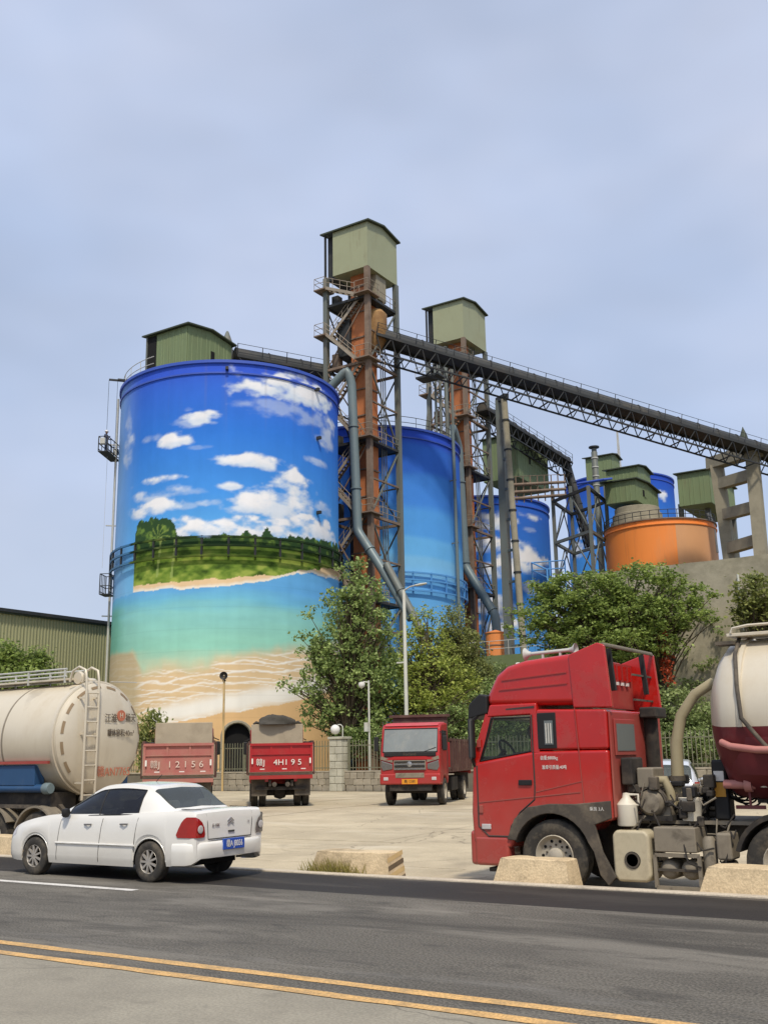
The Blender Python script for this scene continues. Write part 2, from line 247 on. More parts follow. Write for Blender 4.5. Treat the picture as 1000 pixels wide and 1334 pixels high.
stains(MATS['asphalt'], C(58, 55, 50, 0.8), 0.5, 0.53, 0.6, (0.3, 1.2, 1), 7)
stains(MATS['asphalt'], C(64, 61, 56, 0.8), 2.2, 0.56, 0.45, (0.6, 1.3, 1), 12)
stains(MATS['asphalt_new'], C(92, 86, 78, 0.8), 0.8, 0.55, 0.4, (0.3, 1.5, 1), 2)
stains(MATS['asphalt_old'], C(112, 106, 95, 0.85), 0.6, 0.55, 0.45, (0.5, 1.2, 1), 5)
stains(MATS['asphalt_old'], C(124, 118, 105, 0.85), 3.0, 0.57, 0.4, (0.7, 1.2, 1), 8)
cracks(MATS['asphalt_old'], C(84, 79, 70, 0.8), 0.35, 0.006, 0.5)
stains(MATS['concrete_block'], C(120, 104, 80, 0.8), 1.6, 0.55, 0.5)
stains(MATS['green_clad'], C(128, 116, 88, 0.8), 0.5, 0.60, 0.35, (2, 2, 0.25))
stains(MATS['green_house'], C(112, 92, 66, 0.8), 0.8, 0.60, 0.45, (2, 2, 0.25))
stains(MATS['orange_silo'], C(196, 112, 62, 0.85), 0.5, 0.56, 0.4, (2.5, 2.5, 0.12))
stains(MATS['fuel_tank'], C(104, 90, 70, 0.8), 2.5, 0.58, 0.5)
stains(MATS['dusty_metal'], C(70, 62, 52, 0.8), 3.0, 0.55, 0.5)
height_dust(MATS['truck_red'], 0.1, 1.7, C(168, 112, 98, 0.8), 0.55)
height_dust(MATS['truck_red_dusty'], 0.4, 2.6, C(160, 118, 100, 0.8), 0.5)
height_dust(MATS['car_white'], 0.1, 0.6, C(186, 174, 152, 0.8), 0.35)
height_dust(MATS['tank_cream'], 1.0, 2.6, C(176, 156, 126, 0.8), 0.5)
stains(MATS['tank_cream'], C(160, 146, 122, 0.8), 0.8, 0.57, 0.4, (1.2, 1.2, 0.3))
height_dust(MATS['dump_red'], 0.3, 1.6, C(150, 100, 86, 0.8), 0.35)
# ------------------------------------------------------------------ mesh + object helpers
PINV = {}
def link(o, parent=None, kind=None, label=None, cat=None, group=None):
    COL.objects.link(o)
    if parent is not None:
        o.parent = parent
        if parent.name in PINV: o.matrix_parent_inverse = PINV[parent.name]
    if kind: o['kind'] = kind
    if label: o['label'] = label
    if cat: o['category'] = cat
    if group: o['group'] = group
    return o
def thing(name, label, cat, loc=(0, 0, 0), rotz=0.0, group=None, world=False, kind=None):
    """an Empty at the thing's base; world=True: its parts are given in world coordinates"""
    o = bpy.data.objects.new(name, None); o.empty_display_size = 0.3
    o.location = loc; o.rotation_euler = (0, 0, rotz); link(o, None, kind, label, cat, group)
    if world: PINV[o.name] = Matrix.Translation(-Vector(loc))
    return o
def perp(d):
    d = Vector(d).normalized(); up = Vector((0, 0, 1)) if abs(d.z) < 0.97 else Vector((1, 0, 0))
    a = d.cross(up).normalized(); return d, a, a.cross(d).normalized()
class MB:
    def __init__(s): s.v = []; s.f = []; s.cols = None
    def add(s, vs, fs):
        n = len(s.v); s.v += [tuple(map(float, p)) for p in vs]; s.f += [tuple(i + n for i in q) for q in fs]; return s
    def box(s, a, b):
        (x0, y0, z0), (x1, y1, z1) = a, b
        return s.add([(x0, y0, z0), (x1, y0, z0), (x1, y1, z0), (x0, y1, z0), (x0, y0, z1), (x1, y0, z1), (x1, y1, z1), (x0, y1, z1)],
                     [(0, 3, 2, 1), (4, 5, 6, 7), (0, 1, 5, 4), (1, 2, 6, 5), (2, 3, 7, 6), (3, 0, 4, 7)])
    def bar(s, a, b, w, h=None):
        a, b = Vector(a), Vector(b); d, r, u = perp(b - a); h = h or w; r = r * w / 2; u = u * h / 2
        return s.add([a - r - u, a + r - u, a + r + u, a - r + u, b - r - u, b + r - u, b + r + u, b - r + u],
                     [(0, 1, 2, 3), (7, 6, 5, 4), (0, 4, 5, 1), (1, 5, 6, 2), (2, 6, 7, 3), (3, 7, 4, 0)])
    def tube(s, pts, r, n=10, closed=False):
        pts = [Vector(p) for p in pts]; N = len(pts); rs = r if isinstance(r, (list, tuple)) else [r] * N
        vs = []; fs = []; pa = None
        for i, p in enumerate(pts):
            d = (pts[(i + 1) % N] - pts[i - 1]) if closed or 0 < i < N - 1 else (pts[1] - pts[0] if i == 0 else pts[-1] - pts[-2])
            d.normalize()
            if pa is None: _, a, b = perp(d)
            else:
                a = pa - d * pa.dot(d)
                a = a.normalized() if a.length > 1e-6 else perp(d)[1]
                b = a.cross(d)
            pa = a
            for k in range(n):
                t = 2 * PI * k / n; vs.append(p + (a * math.cos(t) + b * math.sin(t)) * rs[i])
        for i in range(N if closed else N - 1):
            j = (i + 1) % N
            for k in range(n): l = (k + 1) % n; fs.append((i * n + k, i * n + l, j * n + l, j * n + k))
        if not closed: fs += [tuple(range(n))[::-1], tuple((N - 1) * n + k for k in range(n))]
        return s.add(vs, fs)
    def prism(s, poly, y0, y1, axis='y'):
        n = len(poly); vs = []
        for t in (y0, y1):
            for a, b in poly: vs.append({'y': (a, t, b), 'x': (t, a, b), 'z': (a, b, t)}[axis])
        return s.add(vs, [tuple(range(n)), tuple(range(2 * n - 1, n - 1, -1))] + [(i, i + n, (i + 1) % n + n, (i + 1) % n) for i in range(n)])
    def lathe(s, prof, n=24, c=(0, 0, 0), axis='z', a0=0.0, a1=2 * PI, cap=True):
        full = abs(a1 - a0 - 2 * PI) < 1e-6; cnt = n if full else n + 1; vs = []; fs = []
        for r, z in prof:
            for k in range(cnt):
                t = a0 + (a1 - a0) * k / n; p = (r * math.cos(t), r * math.sin(t), z)
                if axis == 'y': p = (p[0], p[2], p[1])
                if axis == 'x': p = (p[2], p[0], p[1])
                vs.append((p[0] + c[0], p[1] + c[1], p[2] + c[2]))
        for i in range(len(prof) - 1):
            for k in range(n):
                l = (k + 1) % cnt; fs.append((i * cnt + k, i * cnt + l, (i + 1) * cnt + l, (i + 1) * cnt + k))
        if full and cap:
            if prof[0][0] > 1e-5: fs.append(tuple(range(n))[::-1])
            if prof[-1][0] > 1e-5: fs.append(tuple((len(prof) - 1) * cnt + k for k in range(n)))
        return s.add(vs, fs)
    def grid(s, P, closed_u=False):
        nu, nv = len(P), len(P[0]); vs = [p for row in P for p in row]; fs = []
        for i in range(nu if closed_u else nu - 1):
            for j in range(nv - 1): a = (i + 1) % nu; fs.append((i * nv + j, a * nv + j, a * nv + j + 1, i * nv + j + 1))
        return s.add(vs, fs)
    def build(s, name, m, parent=None, smooth=None, bevel=0.0, seg=2, fix=True, **kw):
        me = bpy.data.meshes.new(name); me.from_pydata(s.v, [], s.f)
        if fix:
            b = bmesh.new(); b.from_mesh(me); bmesh.ops.remove_doubles(b, verts=b.verts, dist=1e-5); bmesh.ops.recalc_face_normals(b, faces=b.faces); b.to_mesh(me); b.free()
        if smooth:
            me.polygons.foreach_set('use_smooth', [True] * len(me.polygons)); me.set_sharp_from_angle(angle=R_(smooth))
        me.materials.append(MATS[m]); o = bpy.data.objects.new(name, me)
        if bevel:
            md = o.modifiers.new('bevel', 'BEVEL'); md.width = bevel; md.segments = seg; md.limit_method = 'ANGLE'; md.angle_limit = R_(35)
            if not smooth:
                me.polygons.foreach_set('use_smooth', [True] * len(me.polygons)); md.harden_normals = True
                me.set_sharp_from_angle(angle=R_(80))
        return link(o, parent, **kw)
_unit = {}
def unit_mesh(kind, m):
    k = (kind, m)
    if k not in _unit:
        b = MB()
        if kind == 'box': b.box((-.5, -.5, 0), (.5, .5, 1))
        else: b.lathe([(0.5, 0), (0.5, 1)], 10)
        me = bpy.data.meshes.new(kind + '_' + m); me.from_pydata(b.v, [], b.f); me.materials.append(MATS[m])
        if kind == 'rod': me.polygons.foreach_set('use_smooth', [len(p.vertices) == 4 for p in me.polygons])
        _unit[k] = me
    return _unit[k]
def bar(parent, name, a, b, w, m, h=None, rod=False, **kw):
    """one straight member as an object of its own; all members share one unit mesh"""
    a, b = Vector(a), Vector(b); d, r, u = perp(b - a)
    o = bpy.data.objects.new(name, unit_mesh('rod' if rod else 'box', m)); h = h or w; L = (b - a).length
    M = Matrix(((r.x * w, u.x * h, d.x * L, a.x), (r.y * w, u.y * h, d.y * L, a.y), (r.z * w, u.z * h, d.z * L, a.z), (0, 0, 0, 1)))
    link(o, parent, **kw); o.matrix_basis = M; return o
def text(parent, name, s, size, m, loc, rot, ext=0.004, sx=1.0, **kw):
    cu = bpy.data.curves.new(name, 'FONT'); cu.body = s; cu.size = size; cu.extrude = ext; cu.align_x = 'CENTER'; cu.align_y = 'CENTER'; cu.resolution_u = 3
    o = bpy.data.objects.new(name, cu); COL.objects.link(o); dg = bpy.context.evaluated_depsgraph_get()
    me = bpy.data.meshes.new_from_object(o.evaluated_get(dg)); bpy.data.objects.remove(o); bpy.data.curves.remove(cu)
    me.materials.clear(); me.materials.append(MATS[m]); o = bpy.data.objects.new(name, me); o.location = loc; o.rotation_euler = rot; o.scale = (sx, 1, 1)
    return link(o, parent, **kw)
def copy_tree(o, parent=None, loc=None, rotz=None, label=None):
    c = o.copy(); COL.objects.link(c); c.parent = parent
    if loc is not None: c.location = loc
    if rotz is not None: c.rotation_euler = (0, 0, rotz)
    if label: c['label'] = label
    for ch in list(o.children): copy_tree(ch, c)
    return c
def sstep(a, b, x): t = np.clip((x - a) / (b - a), 0, 1); return t * t * (3 - 2 * t)
# ================================================================== GROUND, ROAD, YARD
def struct(name, mb, m, **k): return mb.build(name, m, kind='structure', **k)
struct('ground', MB().box((-1500, -1500, -1.2), (1500, 1500, -0.62)), 'soil')
def band_dust(M, y0, half, col, amt):
    """dust and worn paint lying along one line of the road"""
    t = M.node_tree; L = t.links.new; b = t.nodes['Principled BSDF']; src = b.inputs['Base Color'].links[0].from_socket
    g = t.nodes.new('ShaderNodeNewGeometry'); sp = t.nodes.new('ShaderNodeSeparateXYZ'); L(g.outputs['Position'], sp.inputs[0])
    mp = t.nodes.new('ShaderNodeMapping'); mp.inputs['Scale'].default_value = (0.55, 3.0, 1); L(g.outputs['Position'], mp.inputs[0])
    n = t.nodes.new('ShaderNodeTexNoise'); n.inputs['Scale'].default_value = 1.3; n.inputs['Detail'].default_value = 7; n.inputs['Roughness'].default_value = 0.7; L(mp.outputs[0], n.inputs['Vector'])
    a = t.nodes.new('ShaderNodeMath'); a.operation = 'SUBTRACT'; L(sp.outputs['Y'], a.inputs[0]); a.inputs[1].default_value = y0
    ab = t.nodes.new('ShaderNodeMath'); ab.operation = 'ABSOLUTE'; L(a.outputs[0], ab.inputs[0])
    r = t.nodes.new('ShaderNodeMapRange'); r.inputs[1].default_value = 0; r.inputs[2].default_value = half; r.inputs[3].default_value = 0.2; r.inputs[4].default_value = -0.2; L(ab.outputs[0], r.inputs[0])
    s = t.nodes.new('ShaderNodeMath'); s.operation = 'ADD'; L(n.outputs['Fac'], s.inputs[0]); L(r.outputs[0], s.inputs[1])
    q = t.nodes.new('ShaderNodeMapRange'); q.inputs[1].default_value = 0.6; q.inputs[2].default_value = 0.85; q.inputs[4].default_value = amt; L(s.outputs[0], q.inputs[0])
    m = t.nodes.new('ShaderNodeMix'); m.data_type = 'RGBA'; m.inputs[7].default_value = col; L(q.outputs[0], m.inputs[0]); L(src, m.inputs[6]); L(m.outputs[2], b.inputs['Base Color'])
band_dust(MATS['asphalt'], 11.35, 0.6, C(160, 153, 140, 0.8), 0.5)
band_dust(MATS['asphalt'], 8.0, 0.7, C(150, 146, 138, 0.75), 0.4)
band_dust(MATS['asphalt_new'], 14.0, 0.35, C(150, 140, 124, 0.75), 0.5)
struct('road', MB().box((-320, 7.1, -0.6), (120, 12.25, 0.0)), 'asphalt')
struct('road_near_lane', MB().box((-320, -9, -0.6), (120, 7.1, -0.002)), 'asphalt_old')
struct('road_shoulder', MB().box((-320, 12.25, -0.6), (120, 14.06, -0.004)), 'asphalt_new')
def ragged_strip(x0, x1, y0, y1, z, seed, step=0.35, amp=0.012):
    rr = random.Random(seed); n = int((x1 - x0) / step); P = []
    for i in range(n + 1):
        x = x0 + (x1 - x0) * i / n
        P.append([(x, y0 + rr.uniform(-amp, amp), z), (x, y1 + rr.uniform(-amp, amp), z)])
    return MB().grid(P)
struct('centre_line', ragged_strip(-90, 20, 7.42, 7.56, 0.004, 1), 'yellow_paint')
struct('centre_line', ragged_strip(-90, 20, 7.03, 7.17, 0.004, 2), 'yellow_paint')
struct('lane_line', ragged_strip(-80, -11.5, 11.17, 11.33, 0.004, 3), 'white_paint')
struct('kerb', MB().box((-320, 14.06, -0.6), (120, 14.24, 0.022)), 'kerb', bevel=0.015)
# concrete yard: slabs with open joints, falling a little towards the road
def yard_z(Y): return -0.22 + 0.22 * min(1, max(0, (Y - 17.5) / 14.0))
yb = MB(); ys = [14.24, 17.5, 21.5, 26.5, 31.5, 36, 40.5, 45, 48.25]
yb.grid([[(x, y, yard_z(y) - 0.05) for y in ys] for x in (-72, 12)])
yard = struct('concrete_yard', yb, 'joint')
for j in range(len(ys) - 1):
    a, b = ys[j] + 0.012, ys[j + 1] - 0.012; sl = MB(); za, zb = yard_z(ys[j]), yard_z(ys[j + 1])
    sl.add([(0, a, za - .08), (4.47, a, za - .08), (4.47, b, zb - .08), (0, b, zb - .08), (0, a, za), (4.47, a, za), (4.47, b, zb), (0, b, zb)],
           [(0, 3, 2, 1), (4, 5, 6, 7), (0, 1, 5, 4), (1, 2, 6, 5), (2, 3, 7, 6), (3, 0, 4, 7)])
    me = None
    for i in range(17):
        x = -68 + 4.5 * i + 0.4 * (j % 2)
        if me is None: o = sl.build('slab', 'concrete', yard); me = o.data
        else: o = bpy.data.objects.new('slab', me); link(o, yard)
        o.location = (x, 0, random.uniform(-0.006, 0.006))
struct('verge', MB().box((-90, 48.9, -0.6), (60, 66, -0.03)), 'soil')
struct('plant_ground', MB().box((-140, 66, -0.6), (-41.5, 300, -0.03)), 'soil')
# terraces behind
struct('terrace', MB().box((-41, 66.5, -0.6), (-24.2, 320, 8.55)), 'soil')
struct('upper_terrace', MB().box((-24, 60.6, -0.6), (90, 320, 12.45)), 'soil')
struct('far_terrace', MB().box((-100, 128, -0.6), (-41.2, 320, 17)), 'soil')
def rough_wall(x0, x1, y, z0, z1, n, k, amp, seed):
    rr = random.Random(seed); P = []
    for i in range(n + 1):
        x = x0 + (x1 - x0) * i / n; P.append([(x, y + rr.uniform(-amp, amp), z0 + (z1 - z0) * j / k) for j in range(k + 1)] + [(x, y + .55, z1)])
    return MB().grid(P)
rough_wall(-24, 60, 60.0, -0.03, 12.55, 120, 20, 0.09, 4).build('retaining_wall', 'wall_concrete', smooth=40,
    label='tall weathered concrete retaining wall below the orange silo, partly overgrown', cat='wall')
rough_wall(-41, -24.05, 66.0, -0.03, 8.62, 8, 4, 0.0, 5).build('terrace_wall', 'wall_green',
    label='lower olive green terrace wall beside the blue silos', cat='wall')
tr = thing('guard_rail', 'thin pale guard rail along the top of the green terrace wall', 'railing', (-33, 66.1, 8.6), world=True)
for z in (9.1, 9.65): bar(tr, 'rail', (-41, 66.15, z), (-26, 66.15, z), 0.05, 'rail_pale', rod=True)
for i in range(11): bar(tr, 'post', (-41 + 1.5 * i, 66.15, 8.6), (-41 + 1.5 * i, 66.15, 9.67), 0.05, 'rail_pale', rod=True)
# ================================================================== FENCE LINE
FY = 48.5
sw = thing('stone_wall', 'low grey coursed stone wall under the iron fence at the yard edge', 'wall', (-34, FY, 0), world=True)
MB().box((-62, FY + .06, -0.03), (-7, FY + .44, 1.0)).build('core', 'mortar', sw)
MB().box((-62, FY + .0, 1.0), (-7, FY + .5, 1.09)).build('coping', 'stone', sw, bevel=0.02)
stone_me = []
for k in range(5):
    rr = random.Random(k); b = MB().box((0, 0, 0), (0.5, .1, 0.31)); b.v = [(x + rr.uniform(-.03, .03), y + (rr.uniform(-.025, .02) if y < .05 else 0), z + rr.uniform(-.02, .02)) for x, y, z in b.v]
    o = b.build('stone', 'stone', None, bevel=0.02); stone_me.append(o); 
for x0, x1 in ((-47, -27.2), (-19, -12.5)):
    for r in range(3):
        x = x0 - 0.25 * (r % 2)
        while x < x1:
            src = stone_me[random.randrange(5)]; o = src.copy(); link(o, sw); sx = random.uniform(0.8, 1.25)
            o.matrix_basis = Matrix.Translation((x, FY - .035, 0.0 + r * 0.333)) @ Matrix.Diagonal((sx, 1, 1, 1)); x += 0.5 * sx + 0.035
for o in stone_me: bpy.data.objects.remove(o)
def gate_pillar(x0, x1, h):
    p = thing('fence_pillar', 'square pale stone block pillar between the iron fence panels', 'pillar', ((x0 + x1) / 2, FY + .2, 0), world=True)
    MB().box((x0 + .03, FY - .22, 0), (x1 - .03, FY + .6, h - .12)).build('core', 'mortar', p)
    z = 0.0; i = 0
    while z < h - .2:
        hh = 0.40; sp = x0 + (x1 - x0) * (0.42 if i % 2 else 0.6)
        for a, b in ((x0, sp - .012), (sp + .012, x1)): MB().box((a, FY - .27, z + .012), (b, FY + .0, z + hh - .012)).build('block', 'pillar_stone', p, bevel=0.02)
        MB().box((x1 - .3, FY + .012, z + .012), (x1, FY + .6, z + hh - .012)).build('block', 'pillar_stone', p, bevel=0.02)
        z += hh; i += 1
    MB().box((x0 - .07, FY - .34, z), (x1 + .07, FY + .66, z + .14)).build('cap', 'pillar_stone', p, bevel=0.03)
    return z + .14
ptop = gate_pillar(-34.62, -33.78, 3.0)
dc = thing('dome_camera', 'small white ball camera on a hooked bracket on the stone pillar', 'camera', (-34.1, FY + .1, ptop), world=True)
MB().tube([(-33.95, FY + .1, ptop), (-33.95, FY + .1, ptop + .55), (-34.05, FY + .06, ptop + .66), (-34.2, FY, ptop + .66)], 0.03, 8).build('bracket', 'pole_white', dc, smooth=50)
MB().lathe([(0.001, -.27)] + [(.27 * math.cos(a), .27 * math.sin(a)) for a in np.linspace(-1.3, 1.3, 11)] + [(.001, .27)], 20, (-34.35, FY - .05, ptop + .4)).build('ball', 'hi_white', dc, smooth=60)
def iron_fence(x0, x1, label):
    f = thing('iron_fence', label, 'fence', ((x0 + x1) / 2, FY + .25, 1.09), world=True)
    for z in (1.25, 2.45): bar(f, 'rail', (x0, FY + .25, z), (x1, FY + .25, z), 0.05, 'fence_iron')
    n = int((x1 - x0) / 3)
    for i in range(n + 1):
        x = x0 + (x1 - x0) * i / n; bar(f, 'post', (x, FY + .25, 1.09), (x, FY + .25, 2.8), 0.08, 'fence_iron')
    n = int((x1 - x0) / 0.2)
    for i in range(n):
        x = x0 + (x1 - x0) * (i + .5) / n; bar(f, 'picket', (x, FY + .22, 1.12), (x + random.uniform(-.008, .008), FY + .22, 2.74 + random.uniform(-.02, .02)), 0.034, 'fence_iron')
iron_fence(-54.0, -34.75, 'olive iron picket fence on the stone wall in front of the beach mural silo')
iron_fence(-33.65, -12.0, 'olive iron picket fence on the stone wall in front of the green trees')
# loudspeaker pole
p = atY(290, 1005, 47.9); t_ = atY(288, 882, 47.9)
sp = thing('loudspeaker_pole', 'thin tan pole with a round black horn loudspeaker before the mural', 'pole', (p[0], 47.9, 0), world=True)
bar(sp, 'pole', (p[0], 47.9, 0), (p[0], 47.9, t_[2]), 0.13, 'pole_yellow', rod=True)
hz = t_[2] + 0.05; c0 = Vector((p[0], 47.9, hz)); dirn = Vector((0.45, -0.89, 0))
MB().lathe([(0.05, -.30), (0.09, -.1), (0.16, .05), (0.25, .16), (0.25, .18), (0.2, .16), (0.06, 0.0)], 20).build('horn', 'black', sp, smooth=50).matrix_basis = Matrix.Translation(c0) @ dirn.to_track_quat('Z', 'Y').to_matrix().to_4x4()
MB().lathe([(0.001, .13), (0.05, .11), (0.075, 0.05)], 12).build('driver', 'dusty_metal', sp, smooth=50).matrix_basis = Matrix.Translation(c0) @ dirn.to_track_quat('Z', 'Y').to_matrix().to_4x4()
bar(sp, 'clamp', (p[0] - .1, 47.9, hz - .28), (p[0] + .1, 47.9, hz - .28), 0.08, 'black')
# CCTV pole
p = atY(481, 960, 49.6); t_ = atY(479, 889, 49.6)
cp = thing('camera_pole', 'short pale pole with a white lantern shaped camera before the leafy tree', 'pole', (p[0], 49.6, 0), world=True)
bar(cp, 'pole', (p[0], 49.6, -0.03), (p[0], 49.6, t_[2] + .1), 0.11, 'pole_white', rod=True)
MB().tube([(p[0], 49.6, t_[2]), (p[0] - .3, 49.5, t_[2] + .05)], 0.035, 8).build('arm', 'pole_white', cp)
MB().lathe([(0.05, .12), (0.17, .08), (0.2, -.05), (0.15, -.16), (0.001, -.26)], 16, (p[0] - .38, 49.46, t_[2] - .08)).build('housing', 'hi_white', cp, smooth=50)
bar(cp, 'junction_box', (p[0] - .08, 49.5, 3.2), (p[0] - .08, 49.5, 3.7), 0.24, 'pole_white')
# street lamp
p = atY(529, 915, 50.6); t_ = atY(528, 768, 50.6); lx = p[0]; lt = t_[2]
sl = thing('street_lamp', 'tall slim white lamp post rising through the trees', 'street lamp', (lx, 50.6, 0), world=True)
MB().lathe([(0.13, -0.03), (0.12, 3), (0.09, lt - .1), (0.06, lt)], 12, (lx, 50.6, 0)).build('post', 'pole_white', sl, smooth=40)
MB().tube([(lx, 50.6, lt - .05), (lx + .5, 50.5, lt + .12), (lx + 1.2, 50.3, lt + .16)], [.05, .04, .035], 8).build('arm', 'pole_white', sl, smooth=50)
MB().lathe([(0.001, 0), (.1, .05), (.13, .4), (.08, .75), (.001, .8)], 12).build('lamp_head', 'pole_white', sl, smooth=50).matrix_basis = Matrix.Translation((lx + .9, 50.36, lt + .12)) @ Matrix.Rotation(R_(86), 4, 'Y') @ Matrix.Diagonal((.6, 1, 1, 1))
z2 = atY(529, 863, 50.6)[2]
MB().box((lx - .55, 50.5, z2 - .04), (lx - .05, 50.7, z2 + .05)).build('bracket', 'pole_white', sl, bevel=.02)
# ================================================================== WAREHOUSE
WX = -66.0; wt0 = atX(0, 795, WX)[2]; wt1 = atX(144, 811, WX)[2]; WH = (wt0 + wt1) / 2
wh = thing('warehouse', 'long olive ribbed metal warehouse wall beside the mural silo', 'building', (WX - 12, 58, 0), world=True)
MB().box((WX - 26, 28, 0), (WX - .12, 96, WH - .3)).build('core', 'warehouse_clad', wh)
pm = None
for i in range(40):
    y = 34 + i * 1.2
    if pm is None:
        P = []; prof = [(0, 0)]
        for k in range(4):
            b0 = k * .3; prof += [(b0 + .10, 0), (b0 + .14, .07), (b0 + .22, .07), (b0 + .26, 0)]
        prof.append((1.19, 0))
        for a, d in prof: P.append([(WX + d, y + a, 0), (WX + d, y + a, WH - .25)])
        o = MB().grid(P).build('cladding_panel', 'warehouse_clad', wh); pm = o
    else:
        o = pm.copy(); link(o, wh); o.location = (random.uniform(0, .02), i * 1.2, 0)
MB().prism([(WX - 26, WH - .3), (WX + .25, WH - .3), (WX + .25, WH + .05), (WX - 13, WH + .8), (WX - 26, WH + .05)], 27.5, 96.5).build('roof', 'roof_dark', wh)
bar(wh, 'gutter', (WX + .3, 27.5, WH - .05), (WX + .3, 96.5, WH - .05), 0.25, 'dark_steel')
mat('stripe_dark', C(116, 100, 78, 0.8), 0.8, var=0.25, vs=5)
# ================================================================== CONCRETE BLOCKS
def block(x0, x1, ztop, label, stripe=False, tilt=0.0):
    b = thing('concrete_block', label, 'concrete block', ((x0 + x1) / 2, 14.55, -0.22), world=True, group='concrete blocks along the kerb')
    pr = [(14.29, -.22), (14.85, -.22), (14.78, ztop), (14.36, ztop)]
    mb = MB(); n = 8; P = []
    rr = random.Random(int(x0 * 10)); ins = 0.2
    for i in range(n + 1):
        f = i / n; row = []
        for k, (y, z) in enumerate(pr + pr[:1]):
            xx = x0 + (x1 - x0) * f if z < 0 else x0 + ins + (x1 - x0 - 1.4 * ins) * f
            row.append((xx, y, z))
        P.append(row)
    mb.grid(P); mb.f += [(0, 1, 2, 3), tuple((n) * 5 + k for k in (3, 2, 1, 0))]
    mb.v = [(x + rr.uniform(-.006, .006), y, z + (rr.uniform(-.008, .008) if z > 0 else 0)) for x, y, z in mb.v]
    mb.build('body', 'concrete_block', b, bevel=0.02)
    if stripe:
        e0, e1 = Vector((x1 + .004, 14.32, -.2)), Vector((x1 - .4 * ins + .004, 14.38, ztop))
        for k in range(4):
            z0 = -.18 + k * .12; f0 = (z0 + .22) / (ztop + .22); 
            X = lambda z: x1 + .006 - .4 * ins * ((z + .22) / (ztop + .22))
            MB().add([(X(z0), 14.33, z0), (X(z0 + .1), 14.8, z0 + .1), (X(z0 + .17), 14.8, z0 + .17), (X(z0 + .07), 14.33, z0 + .07)], [(0, 1, 2, 3)]).build('stripe', 'stripe_dark' if k % 2 == 0 else 'hazard_yellow', b)
block(-7.42, -6.12, 0.33, 'pale concrete block in front of the red tractor front wheel')
block(-4.40, -2.4, 0.33, 'long pale concrete block in front of the tractor rear wheels')
block(-10.75, -9.12, 0.33, 'weedy concrete block with a hazard striped end at the yard entrance', True)
block(-20.1, -18.1, 0.36, 'concrete block beside the front bumper of the white sedan')
gb = MB()
for i in range(420):
    x = random.triangular(-10.9, -9.5, -10.1); y = random.uniform(14.22, 14.32); h = random.uniform(.08, .34) * (1 - abs(x + 10.2) * .45); a = random.uniform(0, 6.28); dx, dy = random.uniform(-.12, .12), random.uniform(-.1, .05); w_ = .008
    gb.add([(x - w_ * math.cos(a), y - w_ * math.sin(a), -.05), (x + w_ * math.cos(a), y + w_ * math.sin(a), -.05), (x + dx * .5, y + dy * .5, -.05 + h * .6), (x + dx, y + dy, -.05 + h)], [(0, 1, 2), (0, 2, 3)])
gb.build('grass', 'grass', fix=False, kind='stuff', label='dry grass tuft growing against the hazard striped concrete block', cat='grass')
# ================================================================== SILOS
def vnoise(x, y, seed=0):
    xi = np.floor(x).astype(np.int64); yi = np.floor(y).astype(np.int64); xf = x - xi; yf = y - yi
    def hsh(i, j):
        n = (i * 374761393 + j * 668265263 + seed * 1442695041) & 0x7fffffff; n = ((n ^ (n >> 13)) * 1274126177) & 0x7fffffff
        return ((n ^ (n >> 16)) & 0xffff) / 65535.0
    u = xf * xf * (3 - 2 * xf); v = yf * yf * (3 - 2 * yf)
    return (hsh(xi, yi) * (1 - u) + hsh(xi + 1, yi) * u) * (1 - v) + (hsh(xi, yi + 1) * (1 - u) + hsh(xi + 1, yi + 1) * u) * v
def fbm(x, y, o=5, seed=0):
    s = 0; a = 0.5
    for k in range(o): s = s + a * vnoise(x, y, seed + k * 17); x, y, a = x * 2.03 + 3.1, y * 2.03 + 1.7, a * 0.5
    return s / (1 - 0.5 ** o)
def rgb(r, g, b): return np.array([lin(r), lin(g), lin(b)]) * 0.86
def mixc(base, col, f): return base * (1 - f[..., None]) + np.asarray(col) * f[..., None]
class Surf:
    """maps photo pixels to (arc length, height) on one silo"""
    def __init__(s, cx, cy, R): s.c = (cx, cy, R); s.phi0 = math.atan2(-cy, -cx)
    def az(s, u, v):
        cx, cy, R = s.c; p = on_cyl(u, v, cx, cy, R); ph = math.atan2(p[1] - cy, p[0] - cx) - s.phi0; ph = (ph + PI) % (2 * PI) - PI
        return ph * R, p[2]
    def line(s, pts):
        q = sorted(s.az(u, v) for u, v in pts); return np.array([a for a, _ in q]), np.array([z for _, z in q])
def clouds(S, A, Z, blobs, seed, base, scale=0.059):
    f = np.zeros_like(A); wx = (fbm(A * .5, Z * .7, 5, seed) - .5); wy = (fbm(A * .5 + 9, Z * .7 + 4, 5, seed + 3) - .5)
    n = fbm(A * .8, Z * 1.5, 6, seed + 5) - .5; top = np.zeros_like(A)
    for (u, v, ru, rv, st) in blobs:
        a, z = S.az(u, v); cosf = max(0.35, math.cos(a / S.c[2])); ra, rz = ru * scale / cosf * 1.15, rv * scale * 1.15
        x = (A - a + wx * ra * 0.9) / ra; y = (Z - z + wy * rz * 1.1) / rz; y = np.where(y < 0, y * 1.25, y)
        d = np.clip(1 - (x * x + y * y) * .85 + n * 2.3, 0, 1); d = st * d; f = np.maximum(f, d); top = np.maximum(top, d * (0.55 + 0.45 * np.clip(y + .4, 0, 1)))
    f = sstep(0.0, 0.9, f)
    c = mixc(base, rgb(214, 228, 244), np.clip(f, 0, 1)); return mixc(c, rgb(250, 250, 252), np.clip(sstep(.35, .9, top), 0, 1))
def grad(t, stops):
    ts = [s[0] for s in stops]; cs = np.array([rgb(*s[1]) for s in stops]); return np.stack([np.interp(t, ts, cs[:, k]) for k in range(3)], -1)
